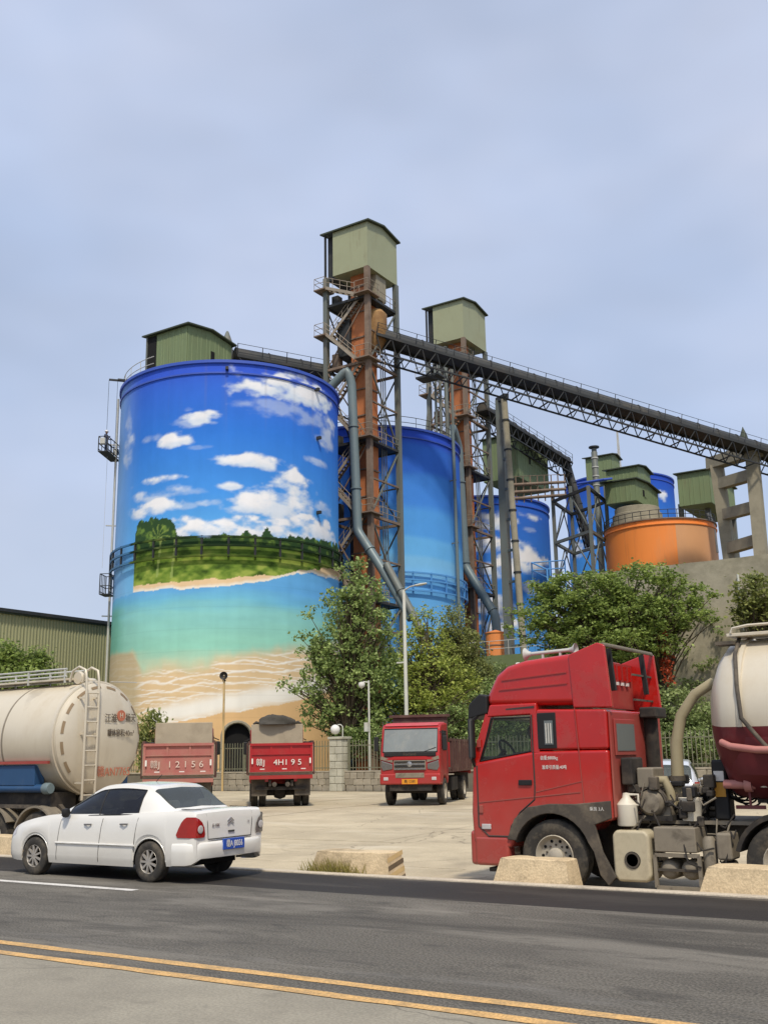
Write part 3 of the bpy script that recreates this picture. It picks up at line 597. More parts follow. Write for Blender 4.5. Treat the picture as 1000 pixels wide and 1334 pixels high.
def paint_beach(S, A, Z):
    zt = S.az(297, 480)[1]; zh = S.az(297, 700)[1]
    c = grad(Z, [(S.az(297, 770)[1], (128, 196, 240)), (zh, (102, 180, 242)), (S.az(297, 640)[1], (76, 154, 236)), (S.az(297, 560)[1], (56, 128, 226)), (S.az(297, 500)[1], (60, 112, 222)), (zt, (62, 98, 216))])
    c *= (1 + 0.10 * (fbm(A * .25, Z * .5, 4, 2) - .5))[..., None]
    aL, _ = S.az(165, 600); c = mixc(c, rgb(150, 190, 230), 0.75 * sstep(aL + 2.5, aL - 2.5, A))
    B = [(372, 508, 62, 17, 1), (405, 516, 36, 20, 1), (335, 503, 30, 9, .9), (398, 545, 48, 12, .42), (360, 530, 40, 8, .4), (428, 568, 14, 24, .6),
         (268, 545, 24, 9, 1), (248, 552, 22, 6, .45), (248, 533, 8, 3, .3), (231, 573, 25, 9, 1), (198, 571, 12, 5, .4), (260, 583, 12, 3, .3),
         (322, 600, 36, 10, 1), (345, 606, 16, 9, .9), (410, 602, 16, 7, .5), (350, 655, 44, 24, 1), (378, 636, 26, 24, 1), (318, 658, 30, 16, 1), (300, 633, 18, 7, .8),
         (203, 627, 26, 5, .8), (202, 645, 36, 8, .6), (192, 664, 34, 12, 1), (250, 642, 26, 5, .35), (272, 656, 16, 5, .6), (242, 660, 14, 5, .4),
         (268, 688, 44, 12, 1), (305, 694, 40, 9, .9), (360, 692, 62, 13, 1), (412, 690, 34, 16, 1), (426, 664, 14, 10, .5), (167, 592, 7, 24, .5), (168, 556, 5, 22, .4)]
    c = clouds(S, A, Z, B, 31, c)
    a0 = S.az(175.5, 730)[0]
    # sea
    xb, zb = S.line([(160, 778), (175, 772), (250, 766), (300, 762), (350, 757), (385, 748), (405, 746), (425, 752), (440, 756)])
    beach_lo = np.interp(A, xb, zb) + (fbm(A * 1.2, Z * 0, 4, 5) - .5) * .35
    sea = grad(Z + (fbm(A * .2, Z * 1.2, 4, 9) - .5) * 1.2, [(S.az(297, 858)[1], (190, 218, 188)), (S.az(297, 840)[1], (156, 218, 196)), (S.az(297, 812)[1], (150, 214, 202)), (S.az(297, 798)[1], (146, 212, 208)), (S.az(297, 784)[1], (122, 196, 222)), (S.az(297, 768)[1], (108, 180, 234))])
    sea *= (1 + 0.16 * (fbm(A * .35, Z * 2.2, 4, 12) - .5))[..., None]
    c = np.where((Z < beach_lo)[..., None], sea, c)
    ag = S.az(150, 810)[0]; c = mixc(c, rgb(110, 180, 150), 0.7 * sstep(ag + 2.6, ag, A) * sstep(S.az(160, 775)[1], S.az(160, 800)[1], Z))
    # wave zone
    xw, zw = S.line([(150, 850), (172, 848), (186, 870), (215, 862), (250, 862), (290, 852), (340, 846), (400, 842), (440, 838)])
    wtop = np.interp(A, xw, zw) + (fbm(A * .8, Z * .5, 5, 21) - .5) * 1.2
    sand = np.broadcast_to(rgb(228, 200, 156), c.shape) * (1 + 0.12 * (fbm(A * .4, Z * 1.0, 5, 4) - .5))[..., None]
    wv = sstep(-0.5, 0.9, wtop - Z); c = c * (1 - wv[..., None]) + sand * wv[..., None]
    zz = Z * 1.55 - 0.12 * A + 0.55 * (fbm(A * .35, Z * .6, 4, 40) - .5) * 2 + 0.16 * np.sin(A * 1.7 + 3 * fbm(A * .3, Z * .8, 3, 41))
    rid = 1 - np.abs(np.sin(zz * PI * 0.95 + 1.3 * (fbm(A * .9, Z * 1.4, 3, 44) - .5))); foam = sstep(.50, .92, rid) * (0.65 + .6 * fbm(A * .5, Z * .9, 3, 47))
    zz2 = Z * 2.3 + 0.2 * A + 1.1 * (fbm(A * .5, Z * .7, 4, 50) - .5); rid2 = 1 - np.abs(np.sin(zz2 * PI)); foam = np.maximum(foam, 0.85 * sstep(.66, .96, rid2))
    xe, ze = S.line([(165, 935), (200, 948), (240, 938), (280, 930), (320, 926), (360, 918), (400, 908), (440, 898)])
    edge = np.interp(A, xe, ze) + (fbm(A * .5, Z * 0, 3, 60) - .5) * .5
    inz = sstep(0.0, 0.8, wtop - Z) * (Z > edge); foam = foam * inz
    foam = np.maximum(foam, sstep(1.05, 0.15, np.abs(Z - edge - .55 - .3 * fbm(A * .7, Z, 3, 66))) * (A > S.az(195, 930)[0]) * (Z > edge))
    c = mixc(c, rgb(250, 246, 234), np.clip(foam, 0, 1))
    tan = np.broadcast_to(rgb(232, 192, 138), c.shape) * (1 + 0.10 * (fbm(A * .3, Z * .5, 5, 70) - .5))[..., None]
    c = np.where((Z <= edge)[..., None], tan, c)
    al = S.az(180, 880)[0]; c = mixc(c, rgb(200, 184, 148), .85 * sstep(al + .7, al - .5, A + .4 * (fbm(A, Z, 4, 90) - .5)) * sstep(0, .3, np.interp(A, xw, zw) - Z))
    # beach, meadow, trees (with a hard vertical left end)
    on = A > a0
    xm, zm = S.line([(175, 764), (250, 757), (300, 753), (360, 749), (400, 742), (440, 740)]); mead_lo = np.interp(A, xm, zm) + (fbm(A * 2, Z * 0, 4, 15) - .5) * .3
    xt, zt_ = S.line([(176, 694), (182, 680), (192, 676), (205, 673), (218, 676), (226, 682), (231, 694), (245, 698), (270, 698), (300, 699), (312, 698), (320, 691), (330, 695), (338, 697), (348, 692), (358, 698), (400, 700), (425, 706), (440, 712)])
    ttop = np.interp(A, xt, zt_) + (fbm(A * 3, Z * 1.5, 5, 25) - .5) * .8
    c = np.where((on & (Z >= beach_lo) & (Z < mead_lo + .05))[..., None], mixc(np.broadcast_to(rgb(240, 208, 164), c.shape), rgb(250, 240, 220), sstep(.3, .05, Z - beach_lo)), c)
    g = fbm(A * 1.3, Z * 2.2, 5, 28); mead = mixc(np.broadcast_to(rgb(108, 138, 52), c.shape), rgb(166, 182, 84), sstep(.4, .8, g)); mead = mixc(mead, rgb(60, 84, 34), sstep(.5, .2, g))
    zband = S.az(297, 728)[1]; mead = mixc(mead, rgb(64, 92, 44), 0.6 * sstep(zband - .2, zband + 1.4, Z + 1.2 * (g - .5)))
    tl = fbm(A * 2.5, Z * 2.5, 5, 29); trees = mixc(np.broadcast_to(rgb(52, 80, 48), c.shape), rgb(112, 142, 66), sstep(.5, .8, tl)); mead = np.where((Z > S.az(297, 712)[1])[..., None], trees, mead)
    c = np.where((on & (Z >= mead_lo) & (Z < ttop))[..., None], mead, c)
    for u in (207, 226):
        aa = S.az(u, 730)[0]; c = mixc(c, rgb(168, 186, 108), 0.6 * (np.abs(A - aa + .12 * np.sin(Z)) < .09) * (Z > S.az(u, 752)[1]) * (Z < S.az(u, 700)[1]))
    c = c * (1 + 0.10 * (fbm(A * 2.2, Z * .07, 4, 101) - .5) + 0.05 * (fbm(A * .2, Z * .2, 3, 103) - .5))[..., None]
    seam = (np.abs(((Z / 1.52) % 1) - .5) > .487) * (.5 + fbm(A * .6, Z * .4, 3, 105) * .6); c = c * (1 - 0.07 * seam)[..., None]
    run = sstep(.62, .8, fbm(A * 1.6, Z * .05, 4, 107)) * sstep(S1[3] - 7, S1[3] - .6, Z); c = mixc(c, rgb(126, 128, 150), .25 * run)
    ap, zp = S.az(207, 700); rr = np.hypot(A - ap, Z - zp); th = np.arctan2(Z - zp, A - ap)
    c = mixc(c, rgb(150, 172, 84), 0.55 * (rr < .95) * (np.abs(np.sin(th * 5.5 + 2 * rr)) > .90) * (Z > zp - .3))
    return c
def paint_bands(S, A, Z):
    t = np.array([S.az(560, v)[1] for v in (770, 740, 715, 690, 640, 600, 560)]); cols = [(110, 182, 240), (132, 198, 242), (112, 188, 246), (92, 168, 242), (76, 146, 236), (64, 122, 228), (58, 94, 214)]
    zz = Z + (fbm(A * .15, Z * .3, 3, 3) - .5) * .6; cs = np.array([rgb(*q) for q in cols]); idx = np.interp(zz, t, np.arange(len(t))); st = np.floor(idx) + sstep(.35, .65, idx - np.floor(idx))
    c = np.stack([np.interp(st, np.arange(len(t)), cs[:, k]) for k in range(3)], -1)
    return c * (1 + 0.06 * (fbm(A * .5, Z * .1, 4, 8) - .5))[..., None]
def paint_sky(blobs, seed, top=(56, 108, 212), low=(104, 184, 244), zl=8, zh=30):
    def f(S, A, Z): return clouds(S, A, Z, blobs, seed, grad(Z, [(zl, low), ((zl + zh) / 2, (66, 142, 230)), (zh, top)]), 0.075)
    return f
def silo(name, label, cx, cy, R, z0, H, paint, nc, nr, hoops=(), arch=None, rail_m='rail_pale', hoop_m=None, rim_m='blue_paint', roofrail=True, arc=None):
    S = Surf(cx, cy, R); s = thing(name, label, 'silo', (cx, cy, z0), world=True, group='mural painted storage silos')
    ph = np.concatenate([np.linspace(-1.8, 1.8, nc, endpoint=False), np.linspace(1.8, 2 * PI - 1.8, 40, endpoint=False)]); n = len(ph); zs = np.linspace(z0, H, nr)
    PH, ZZ = np.meshgrid(ph, zs); A = PH * R; c = paint(S, A, ZZ)
    V = np.stack([cx + R * np.cos(PH + S.phi0), cy + R * np.sin(PH + S.phi0), ZZ], -1).reshape(-1, 3)
    i, j = np.meshgrid(np.arange(nr - 1), np.arange(n), indexing='ij'); k = (j + 1) % n
    Fc = np.stack([i * n + j, i * n + k, (i + 1) * n + k, (i + 1) * n + j], -1).reshape(-1, 4)
    if arch:
        aa, zz, hw, rad = arch; Am = A[:-1].reshape(-1)[:(nr - 1) * n]; Zm = (ZZ[:-1]).reshape(-1)
        hole = (np.abs(Am - aa) < hw) & ((Zm < zz) | (np.hypot(Am - aa, Zm - zz) < rad)); Fc = Fc[~hole]
    me = bpy.data.meshes.new('wall'); me.from_pydata(V, [], Fc.tolist()); me.polygons.foreach_set('use_smooth', np.ones(len(Fc), bool))
    at_ = me.color_attributes.new('Col', 'FLOAT_COLOR', 'POINT'); at_.data.foreach_set('color', np.concatenate([c.reshape(-1, 3), np.ones((n * nr, 1))], 1).astype(np.float32).ravel())
    me.materials.append(MATS['mural']); link(bpy.data.objects.new('wall', me), s)
    MB().lathe([(R - .02, H - .06), (R - .4, H + .12), (0.001, H + .9)], 64, (cx, cy, 0)).build('roof', 'silo_roof', s, smooth=40)
    MB().lathe([(R, H - 1.05), (R + .10, H - 1.02), (R + .10, H - .90), (R, H - .87)], 96, (cx, cy, 0), cap=False).build('rim_ring', rim_m, s, smooth=40)
    MB().lathe([(R, H - .22), (R + .16, H - .2), (R + .16, H + .02), (R - .1, H + .04)], 96, (cx, cy, 0), cap=False).build('rim', rim_m, s, smooth=40)
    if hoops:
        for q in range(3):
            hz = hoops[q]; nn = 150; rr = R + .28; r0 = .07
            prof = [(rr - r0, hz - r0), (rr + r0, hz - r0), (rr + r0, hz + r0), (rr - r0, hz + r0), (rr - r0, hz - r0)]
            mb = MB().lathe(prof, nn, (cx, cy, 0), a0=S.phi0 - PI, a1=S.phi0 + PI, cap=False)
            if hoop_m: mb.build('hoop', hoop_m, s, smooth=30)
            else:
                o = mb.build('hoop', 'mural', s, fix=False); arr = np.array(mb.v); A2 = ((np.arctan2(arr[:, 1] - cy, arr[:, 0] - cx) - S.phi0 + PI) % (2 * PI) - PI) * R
                cc = paint(S, A2[None], np.full_like(A2, hz)[None])[0] * .42; ca = o.data.color_attributes.new('Col', 'FLOAT_COLOR', 'POINT'); ca.data.foreach_set('color', np.concatenate([cc, np.ones((len(cc), 1))], 1).astype(np.float32).ravel())  # mural colour darkened to paint in the shade seen on the hoops
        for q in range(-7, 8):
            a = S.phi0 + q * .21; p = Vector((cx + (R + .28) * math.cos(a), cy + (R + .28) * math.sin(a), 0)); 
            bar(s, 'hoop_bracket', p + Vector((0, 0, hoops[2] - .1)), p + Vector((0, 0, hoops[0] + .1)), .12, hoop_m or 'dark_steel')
    if roofrail:
        rr = R - .15
        b0, b1 = arc or (-PI, PI)
        for hz in (H + .5, H + 1.05): MB().tube([(cx + rr * math.cos(a), cy + rr * math.sin(a), hz) for a in np.linspace(S.phi0 + b0, S.phi0 + b1, 72)], .03, 6).build('roof_rail', rail_m, s, smooth=60)
        nq = int((b1 - b0) / .17)
        for q in range(nq):
            a = S.phi0 + b0 + (b1 - b0) * q / nq; bar(s, 'rail_post', (cx + rr * math.cos(a), cy + rr * math.sin(a), H), (cx + rr * math.cos(a), cy + rr * math.sin(a), H + 1.05), .05, rail_m, rod=True)
    return s, S
S1 = (-53.33, 60.88, 8.65, 30.3); S2 = (-54.40, 82.80, 8.93, 31.25); S3 = (-56.2, 108.85, 8.65, 30.3); S4 = (-56.07, 159.9, 8.65, 44.5)
sf = Surf(*S1[:3]); aa, az_ = sf.az(309, 960)
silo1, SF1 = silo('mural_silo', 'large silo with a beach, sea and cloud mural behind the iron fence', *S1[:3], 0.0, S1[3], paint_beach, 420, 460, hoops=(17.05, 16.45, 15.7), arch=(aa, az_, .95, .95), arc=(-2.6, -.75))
MB().box((-1, -3.2, 0), (1, -.2, az_ + 1)).build('doorway', 'void', silo1).matrix_basis = Matrix.Translation((S1[0] + (S1[2] - .15) * math.cos(SF1.phi0 + aa / S1[2]), S1[1] + (S1[2] - .15) * math.sin(SF1.phi0 + aa / S1[2]), 0)) @ Matrix.Rotation(SF1.phi0 + aa / S1[2] - PI / 2, 4, 'Z')
fr = [];
for t in [(-1.0, 0), (-1.0, az_)] + [(-math.cos(q), az_ + math.sin(q)) for q in np.linspace(0.15, PI - .15, 11)] + [(1.0, az_), (1.0, 0)]:
    p = SF1.phi0 + (aa + t[0]) / S1[2]; fr.append((S1[0] + (S1[2] + .03) * math.cos(p), S1[1] + (S1[2] + .03) * math.sin(p), t[1]))
MB().tube(fr, .12, 6).build('door_frame', 'trestle', silo1, smooth=40)
pl_, ph_ = on_cyl(150.5, 700, *S1[:3]), SF1.phi0
pa = math.atan2(-1, 0)
p = at(149.5, 700, 78); e_ = Vector((p[0] - S1[0], p[1] - S1[1], 0)).normalized() * (S1[2] + .22)
MB().tube([(S1[0] + e_.x, S1[1] + e_.y, z) for z in (0, 10, 20, S1[3] - .5)], .09, 10).build('downpipe', 'rail_pale', silo1, smooth=50)
for z in (5.5, 12.5, 19.5, 26): bar(silo1, 'pipe_clip', (S1[0] + e_.x * .97, S1[1] + e_.y * .97, z), (S1[0] + e_.x * 1.06, S1[1] + e_.y * 1.06, z), .09, 'rail_pale')
for (u, v) in ((413, 571), (413, 668), (411, 508), (296, 481)):
    q = on_cyl(u, v, *S1[:3]); n_ = Vector((q[0] - S1[0], q[1] - S1[1], 0)).normalized(); bar(silo1, 'bracket', Vector(q) - n_ * .05, Vector(q) + n_ * .35, .22, 'dark_steel')
silo2, SF2 = silo('blue_silo', 'plain silo in graded blue bands between the two elevator towers', *S2[:3], 0.0, S2[3], paint_bands, 120, 160, hoops=(17.7, 17.05, 16.1), hoop_m='light_blue_rail', rail_m='dark_steel')
for u in (586,):
    q = on_cyl(u, 640, *S2[:3]); n_ = Vector((q[0] - S2[0], q[1] - S2[1], 0)).normalized(); q = Vector((S2[0], S2[1], 0)) + n_ * (S2[2] + .5)
    bar(silo2, 'downpipe', (q.x, q.y, 0), (q.x, q.y, S2[3] + 1.2), .32, 'duct_grey', rod=True)
    for z in (9, 15, 21, 27): bar(silo2, 'pipe_clip', q + Vector((0, 0, z)) - n_ * .5, q + Vector((0, 0, z)) + n_ * .2, .1, 'grey_steel')
b3 = [(640, 680, 36, 12, .9), (690, 672, 16, 6, .8), (640, 712, 30, 14, 1), (672, 706, 24, 9, .9), (688, 730, 30, 22, 1), (655, 745, 30, 14, 1), (690, 690, 8, 4, .4), (640, 790, 26, 16, .9), (700, 770, 18, 14, .7), (655, 815, 30, 14, 1)]
silo('cloud_silo', 'blue silo painted with white clouds behind the second elevator tower', *S3[:3], 0.0, S3[3], paint_sky(b3, 5, zl=8), 120, 150, roofrail=False)
b4 = [(757, 690, 12, 26, 1), (750, 720, 14, 14, 1), (862, 646, 10, 10, .9), (768, 710, 10, 14, .9), (745, 655, 10, 5, .4)]
silo('cloud_silo', 'distant blue silo with a small cloud behind the green roof houses', *S4[:3], 17.0, S4[3], paint_sky(b4, 9, (46, 84, 196), (86, 168, 236), 26, 44), 90, 90, roofrail=False)
# ================================================================== ROOF HOUSES
def house(name, label, x0, y0, x1, y1, z0, z1, m='green_house', rise=0.5, over=0.35, group=None, open_left=0.0, window=(), ribs=True, door=None, roof_m='roof_dark'):
    """box house whose ridge runs along X; (x1, y0) is the corner towards the yard"""
    h = thing(name, label, 'house', ((x0 + x1) / 2, (y0 + y1) / 2, z0), world=True, group=group)
    ym = (y0 + y1) / 2
    MB().prism([(y0, z0), (y1, z0), (y1, z1), (ym, z1 + rise), (y0, z1)], x0, x1, 'x').build('wall', m, h)
    sl_ = rise / (ym - y0); o_ = over
    MB().prism([(y0 - o_, z1 - o_ * sl_ + .03), (ym, z1 + rise + .03), (y1 + o_, z1 - o_ * sl_ + .03), (y1 + o_, z1 - o_ * sl_ + .15), (ym, z1 + rise + .15), (y0 - o_, z1 - o_ * sl_ + .15)], x0 - o_, x1 + o_, 'x').build('roof', roof_m, h)
    if ribs:
        pm = None; n = max(2, int((x1 - x0) / 0.9)); w_ = (x1 - x0 - open_left) / n
        for i in range(n):
            x = x0 + open_left + i * w_; P = []
            for a, d in ((.0, 0), (.06, 0), (.09, .03), (.15, .03), (.18, 0), (.5, 0), (.53, .03), (.59, .03), (.62, 0), (w_ - .008, 0)): P.append([(x + min(a, w_ - .008), y0 - .02 - d, z0 + .03), (x + min(a, w_ - .008), y0 - .02 - d, z1 - .03)])
            MB().grid(P).build('cladding_panel', m, h)
        n = max(2, int((y1 - y0) / 0.9)); w_ = (y1 - y0) / n
        for i in range(n):
            y = y0 + i * w_; P = []; zt = lambda yy: z1 - .04 + rise * (1 - abs(yy - ym) / (ym - y0))
            for a, d in ((.0, 0), (.06, 0), (.09, .03), (.15, .03), (.18, 0), (.5, 0), (.53, .03), (.59, .03), (.62, 0), (w_ - .008, 0)): P.append([(x1 + .02 + d, y + min(a, w_ - .008), z0 + .03), (x1 + .02 + d, y + min(a, w_ - .008), zt(y + min(a, w_ - .008)))])
            MB().grid(P).build('cladding_panel', m, h)
    if open_left:
        MB().box((x0 + .05, y0 - .03, z0 + .05), (x0 + open_left - .04, y0 - .012, z1 - .06)).build('opening', 'void', h)
        bar(h, 'jamb', (x0 + .02, y0 - .05, z0), (x0 + .02, y0 - .05, z1 - .03), .14, 'grey_steel')
    for (f, t, ww, hh) in window:      # windows on the +X face
        y = y0 + (y1 - y0) * f; z = z0 + (z1 - z0) * t
        MB().box((x1 + .03, y, z), (x1 + .07, y + ww, z + hh)).build('window', 'void', h)
        MB().box((x1 + .03, y + ww + .02, z - .05), (x1 + .10, y + ww * 2, z + hh + .05)).build('shutter', m, h)
    if door:
        f, t, ww, hh = door; x = x0 + (x1 - x0) * f
        MB().box((x, y0 - .09, z0), (x + ww, y0 - .052, z0 + hh)).build('door', 'void', h)
    return h
n1 = atY(245, 422, 57.6)
house('silo_roof_house', 'green ribbed metal house on top of the beach mural silo', n1[0] - 4.5, 57.6, n1[0], 62.9, S1[3] + .2, n1[2] - .1, open_left=1.1, window=((.52, .55, .42, 1.2),), rise=.35)
x_ = n1[0]
hp = MB(); q = at(296, 445, 84)
rh = thing('vent_cowl', 'small pointed grey vent cowl beside the green silo house', 'vent', (q[0], q[1], S1[3] + .5), world=True)
MB().lathe([(.5, S1[3] + .3), (.5, q[2] - .5), (.58, q[2] - .4), (.12, q[2] + .9), (.01, q[2] + 1.0)], 12, (q[0], q[1], 0)).build('cowl', 'grey_steel', rh, smooth=30)
# ================================================================== ELEVATOR TOWERS
mat('stair_pale', C(168, 156, 138, 0.8), 0.65, var=0.15, vs=1, dirt=RUST, da=0.3, ds=1.2)
def tower(label, X1, Y0, wx, wy, zb, zt, levels, extra, shaft_m='elevator_orange'):
    X0, Y1 = X1 - wx, Y0 + wy; t = thing('elevator_tower', label, 'tower', ((X0 + X1) / 2, (Y0 + Y1) / 2, 0), world=True, group='bucket elevator towers between the silos')
    pm = {(X1, Y0): 'rust_steel', (X0, Y0): 'grey_steel', (X1, Y1): 'grey_steel', (X0, Y1): 'dark_steel'}
    for (x, y), mm in pm.items(): bar(t, 'post', (x, y, 0), (x, y, zb), .42, mm)
    # head house
    ym = (Y0 + Y1) / 2; rise = .45; a0, a1, b0, b1 = X0 - .12, X1 + .12, Y0 - .12, Y1 + .12
    hh = MB().prism([(b0, zb), (b1, zb), (b1, zt), (ym, zt + rise), (b0, zt)], a0 + .95, a1, 'x').build('head_house', 'green_clad', t)
    MB().box((a0, b0 + .6, zb), (a0 + .95, b1, zt)).build('recess_wall', 'dark_steel', hh)
    MB().prism([(b0 - .25, zt - .03), (ym, zt + rise + .03), (b1 + .25, zt - .03), (b1 + .25, zt + .11), (ym, zt + rise + .17), (b0 - .25, zt + .11)], a0 - .3, a1 + .3, 'x').build('roof', 'roof_dark', hh)
    bar(t, 'door_post', (a0 + .1, b0 + .05, zb), (a0 + .1, b0 + .05, zt - .05), .16, 'dark_steel')
    # casing: two orange legs with flanges
    sx0, sx1, sy0, sy1 = X1 - 2.35, X1 - .75, Y0 + .9, Y0 + 2.5
    cs = MB().box((sx0, sy0, 0), (sx1, sy1, zb)).build('casing', shaft_m, t)
    z = 1.5; k = 0
    while z < zb - 1:
        MB().box((sx0 - .09, sy0 - .09, z), (sx1 + .09, sy1 + .09, z + .12)).build('flange', 'rust_steel', cs); z += 2.4
    MB().box((X0 + .5, Y0 + 2.7, 0), (X0 + 1.9, Y0 + 4.0, zb)).build('return_casing', 'dark_steel', t)
    # platforms, stairs, girts
    def rail(pts, z):
        for hz in (.55, 1.05):
            for a, b in zip(pts[:-1], pts[1:]): bar(t, 'handrail', (a[0], a[1], z + hz), (b[0], b[1], z + hz), .055, 'stair_pale', rod=True)
        for a, b in zip(pts[:-1], pts[1:]):
            n = max(1, int(math.hypot(a[0] - b[0], a[1] - b[1]) / 1.0))
            for i in range(n + 1): f = i / n; x, y = a[0] + (b[0] - a[0]) * f, a[1] + (b[1] - a[1]) * f; bar(t, 'baluster', (x, y, z), (x, y, z + 1.05), .05, 'stair_pale', rod=True)
    for i, z in enumerate(levels):
        for (a, b) in (((X0, Y0), (X1, Y0)), ((X1, Y0), (X1, Y1)), ((X0, Y1), (X1, Y1)), ((X0, Y0), (X0, Y1))): bar(t, 'girt', (*a, z), (*b, z), .22, 'rust_steel' if i % 2 else 'dark_steel')
        # landing at the corner towards the yard
        MB().box((X1 - .95, Y0 - .75, z + .11), (X1 + .55, Y0 + 1.15, z + .23)).build('landing', 'rust_steel', t)
        rail([(X1 - .9, Y0 - .7), (X1 + .5, Y0 - .7), (X1 + .5, Y0 + 1.1)], z + .23)
        zm = z + (levels[i - 1] - z) / 2 if i else (z + zb) / 2
        MB().box((X0 - .85, Y0 - .75, zm + .11), (X0 + .35, Y0 + .75, zm + .23)).build('landing', 'rust_steel', t)
        rail([(X0 + .3, Y0 - .7), (X0 - .8, Y0 - .7), (X0 - .8, Y0 + .7)], zm + .23)
        A, B = Vector((X0 + .35, Y0 - .6, zm + .2)), Vector((X1 - .95, Y0 - .6, z + .2))
        for dy in (0, .62):
            bar(t, 'stringer', A + Vector((0, dy, 0)), B + Vector((0, dy, 0)), .06, 'stair_pale', h=.26)
        for hz in (.55, 1.0): bar(t, 'handrail', A + Vector((0, 0, hz)), B + Vector((0, 0, hz)), .055, 'stair_pale', rod=True)
        for q in range(5): f = q / 4; p = A.lerp(B, f); bar(t, 'baluster', p, p + Vector((0, 0, 1.0)), .05, 'stair_pale', rod=True)
        nst = max(5, int(abs(A.z - B.z) / .28)); tr_ = MB()
        for q in range(nst): p = A.lerp(B, (q + .5) / nst); tr_.box((p.x - .13, p.y, p.z - .02), (p.x + .13, p.y + .62, p.z + .02))
        tr_.build('treads', 'rust_steel', t, kind='stuff')
        # return flight, one bay further in
        znx = levels[i + 1] if i + 1 < len(levels) else max(0.5, z - 6); A2, B2 = Vector((X1 - .95, Y0 + .15, z + .2)), Vector((X0 + .35, Y0 + .15, (z + znx) / 2 + .2))
        for dy in (0, .6): bar(t, 'stringer', A2 + Vector((0, dy, 0)), B2 + Vector((0, dy, 0)), .06, 'stair_pale', h=.26)
        for hz in (.55, 1.0): bar(t, 'handrail', A2 + Vector((0, 0, hz)), B2 + Vector((0, 0, hz)), .055, 'stair_pale', rod=True)
        for q in range(6): p = A2.lerp(B2, q / 5); bar(t, 'baluster', p, p + Vector((0, 0, 1.0)), .05, 'stair_pale', rod=True)
        tr_ = MB()
        for q in range(12): p = A2.lerp(B2, (q + .5) / 12); tr_.box((p.x - .13, p.y, p.z - .02), (p.x + .13, p.y + .6, p.z + .02))
        tr_.build('treads', 'rust_steel', t, kind='stuff')
        # inner floor and bracing of the +X face
        if i % 2 == 0: MB().box((X0 + .1, Y0 + .1, z - .05), (X1 - .1, Y1 - .1, z + .05)).build('grating', 'dark_steel', t)
        zn = levels[i + 1] if i + 1 < len(levels) else max(0, z - 6)
        a, b = ((Y0, Y1) if i % 2 else (Y1, Y0)); bar(t, 'brace', (X1, a, z), (X1, b, zn), .12, 'grey_steel')
        bar(t, 'brace', (X0 if i % 2 else X1, Y0, z), (X1 if i % 2 else X0, Y0, zn), .09, 'rust_steel')
        rail([(X1 + .1, Y0 + 1.3), (X1 + .1, Y1)], z)
        zh_ = (z + zn) / 2
        bar(t, 'girt', (X1, Y0, zh_), (X1, Y1, zh_), .14, 'rust_steel'); bar(t, 'girt', (X0, Y0, zh_), (X0, Y1, zh_), .12, 'dark_steel'); bar(t, 'girt', (X0, Y1, zh_), (X1, Y1, zh_), .12, 'dark_steel')
        bar(t, 'brace', (X0, Y1, z), (X1, Y1, zn), .1, 'dark_steel'); bar(t, 'brace', (X1, Y1, z), (X0, Y1, zn), .1, 'dark_steel'); bar(t, 'brace', (X0, Y0, z), (X0, Y1, zn), .1, 'dark_steel')
        for q_ in range(2): MB().box((X0 + .3 + 1.1 * q_, Y0 + .4 + 1.2 * q_, z + .05), (X0 + 1.0 + 1.1 * q_, Y0 + 1.1 + 1.2 * q_, z + 1.1 + .5 * (i % 2))).build('equipment', ('dark_steel', 'rust_steel', 'grey_steel')[(i + q_) % 3], t, bevel=.04) if i < 4 else None
    for r_ in range(3): bar(t, 'ladder_rail', (X1 - .5, Y0 + 2.7 + .35 * r_, 0), (X1 - .5, Y0 + 2.7 + .35 * r_, zb), .07, 'grey_steel')
    return t
T1 = dict(X1=-45.65, Y0=69.6, wx=4.4, wy=4.65)
lv = [atY(478, v, 69.6)[2] for v in (385, 470, 573, 672, 783)] + [9.5, 3.5]
t1z = atY(478, 347, 69.6)[2]; t1t = atY(478, 289, 69.6)[2]
tw1 = tower('tall rusty elevator tower with a pale green head house, right of the mural silo', **T1, zb=t1z, zt=t1t, levels=lv, extra=None)
p = atY(491, 415, 70.2)
MB().lathe([(.45, p[2] - 2.2), (.95, p[2] - 1.2), (.95, p[2] + 1.0), (.6, p[2] + 1.4), (.01, p[2] + 1.5)], 16, (T1['X1'] - .35, T1['Y0'] + 1.9, 0)).build('hopper', 'yellow_tank', tw1, smooth=35)
MB().box((T1['X1'] - 3.6, T1['Y0'] + .5, lv[1] + 1.2), (T1['X1'] - 2.3, T1['Y0'] + 2.4, lv[1] + 4.6)).build('drive_housing', 'dark_steel', tw1, bevel=.05)
MB().box((T1['X1'] - 1.3, T1['Y0'] + 1.6, t1z - 2.3), (T1['X1'] - .1, T1['Y0'] + 3.2, t1z - .02)).build('feed_box', 'trestle', tw1, bevel=.04)
T2 = dict(X1=-48.2, Y0=92.0, wx=4.4, wy=5.0)
lv2 = [atY(603, v, 92)[2] for v in (470, 545, 612, 690, 770)] + [8.0, 3.0]
t2z = atY(603, 440, 92)[2]; t2t = atY(603, 390, 92)[2]
tw2 = tower('second elevator tower with a green head house, behind the plain blue silo', **T2, zb=t2z, zt=t2t, levels=lv2, extra=None)
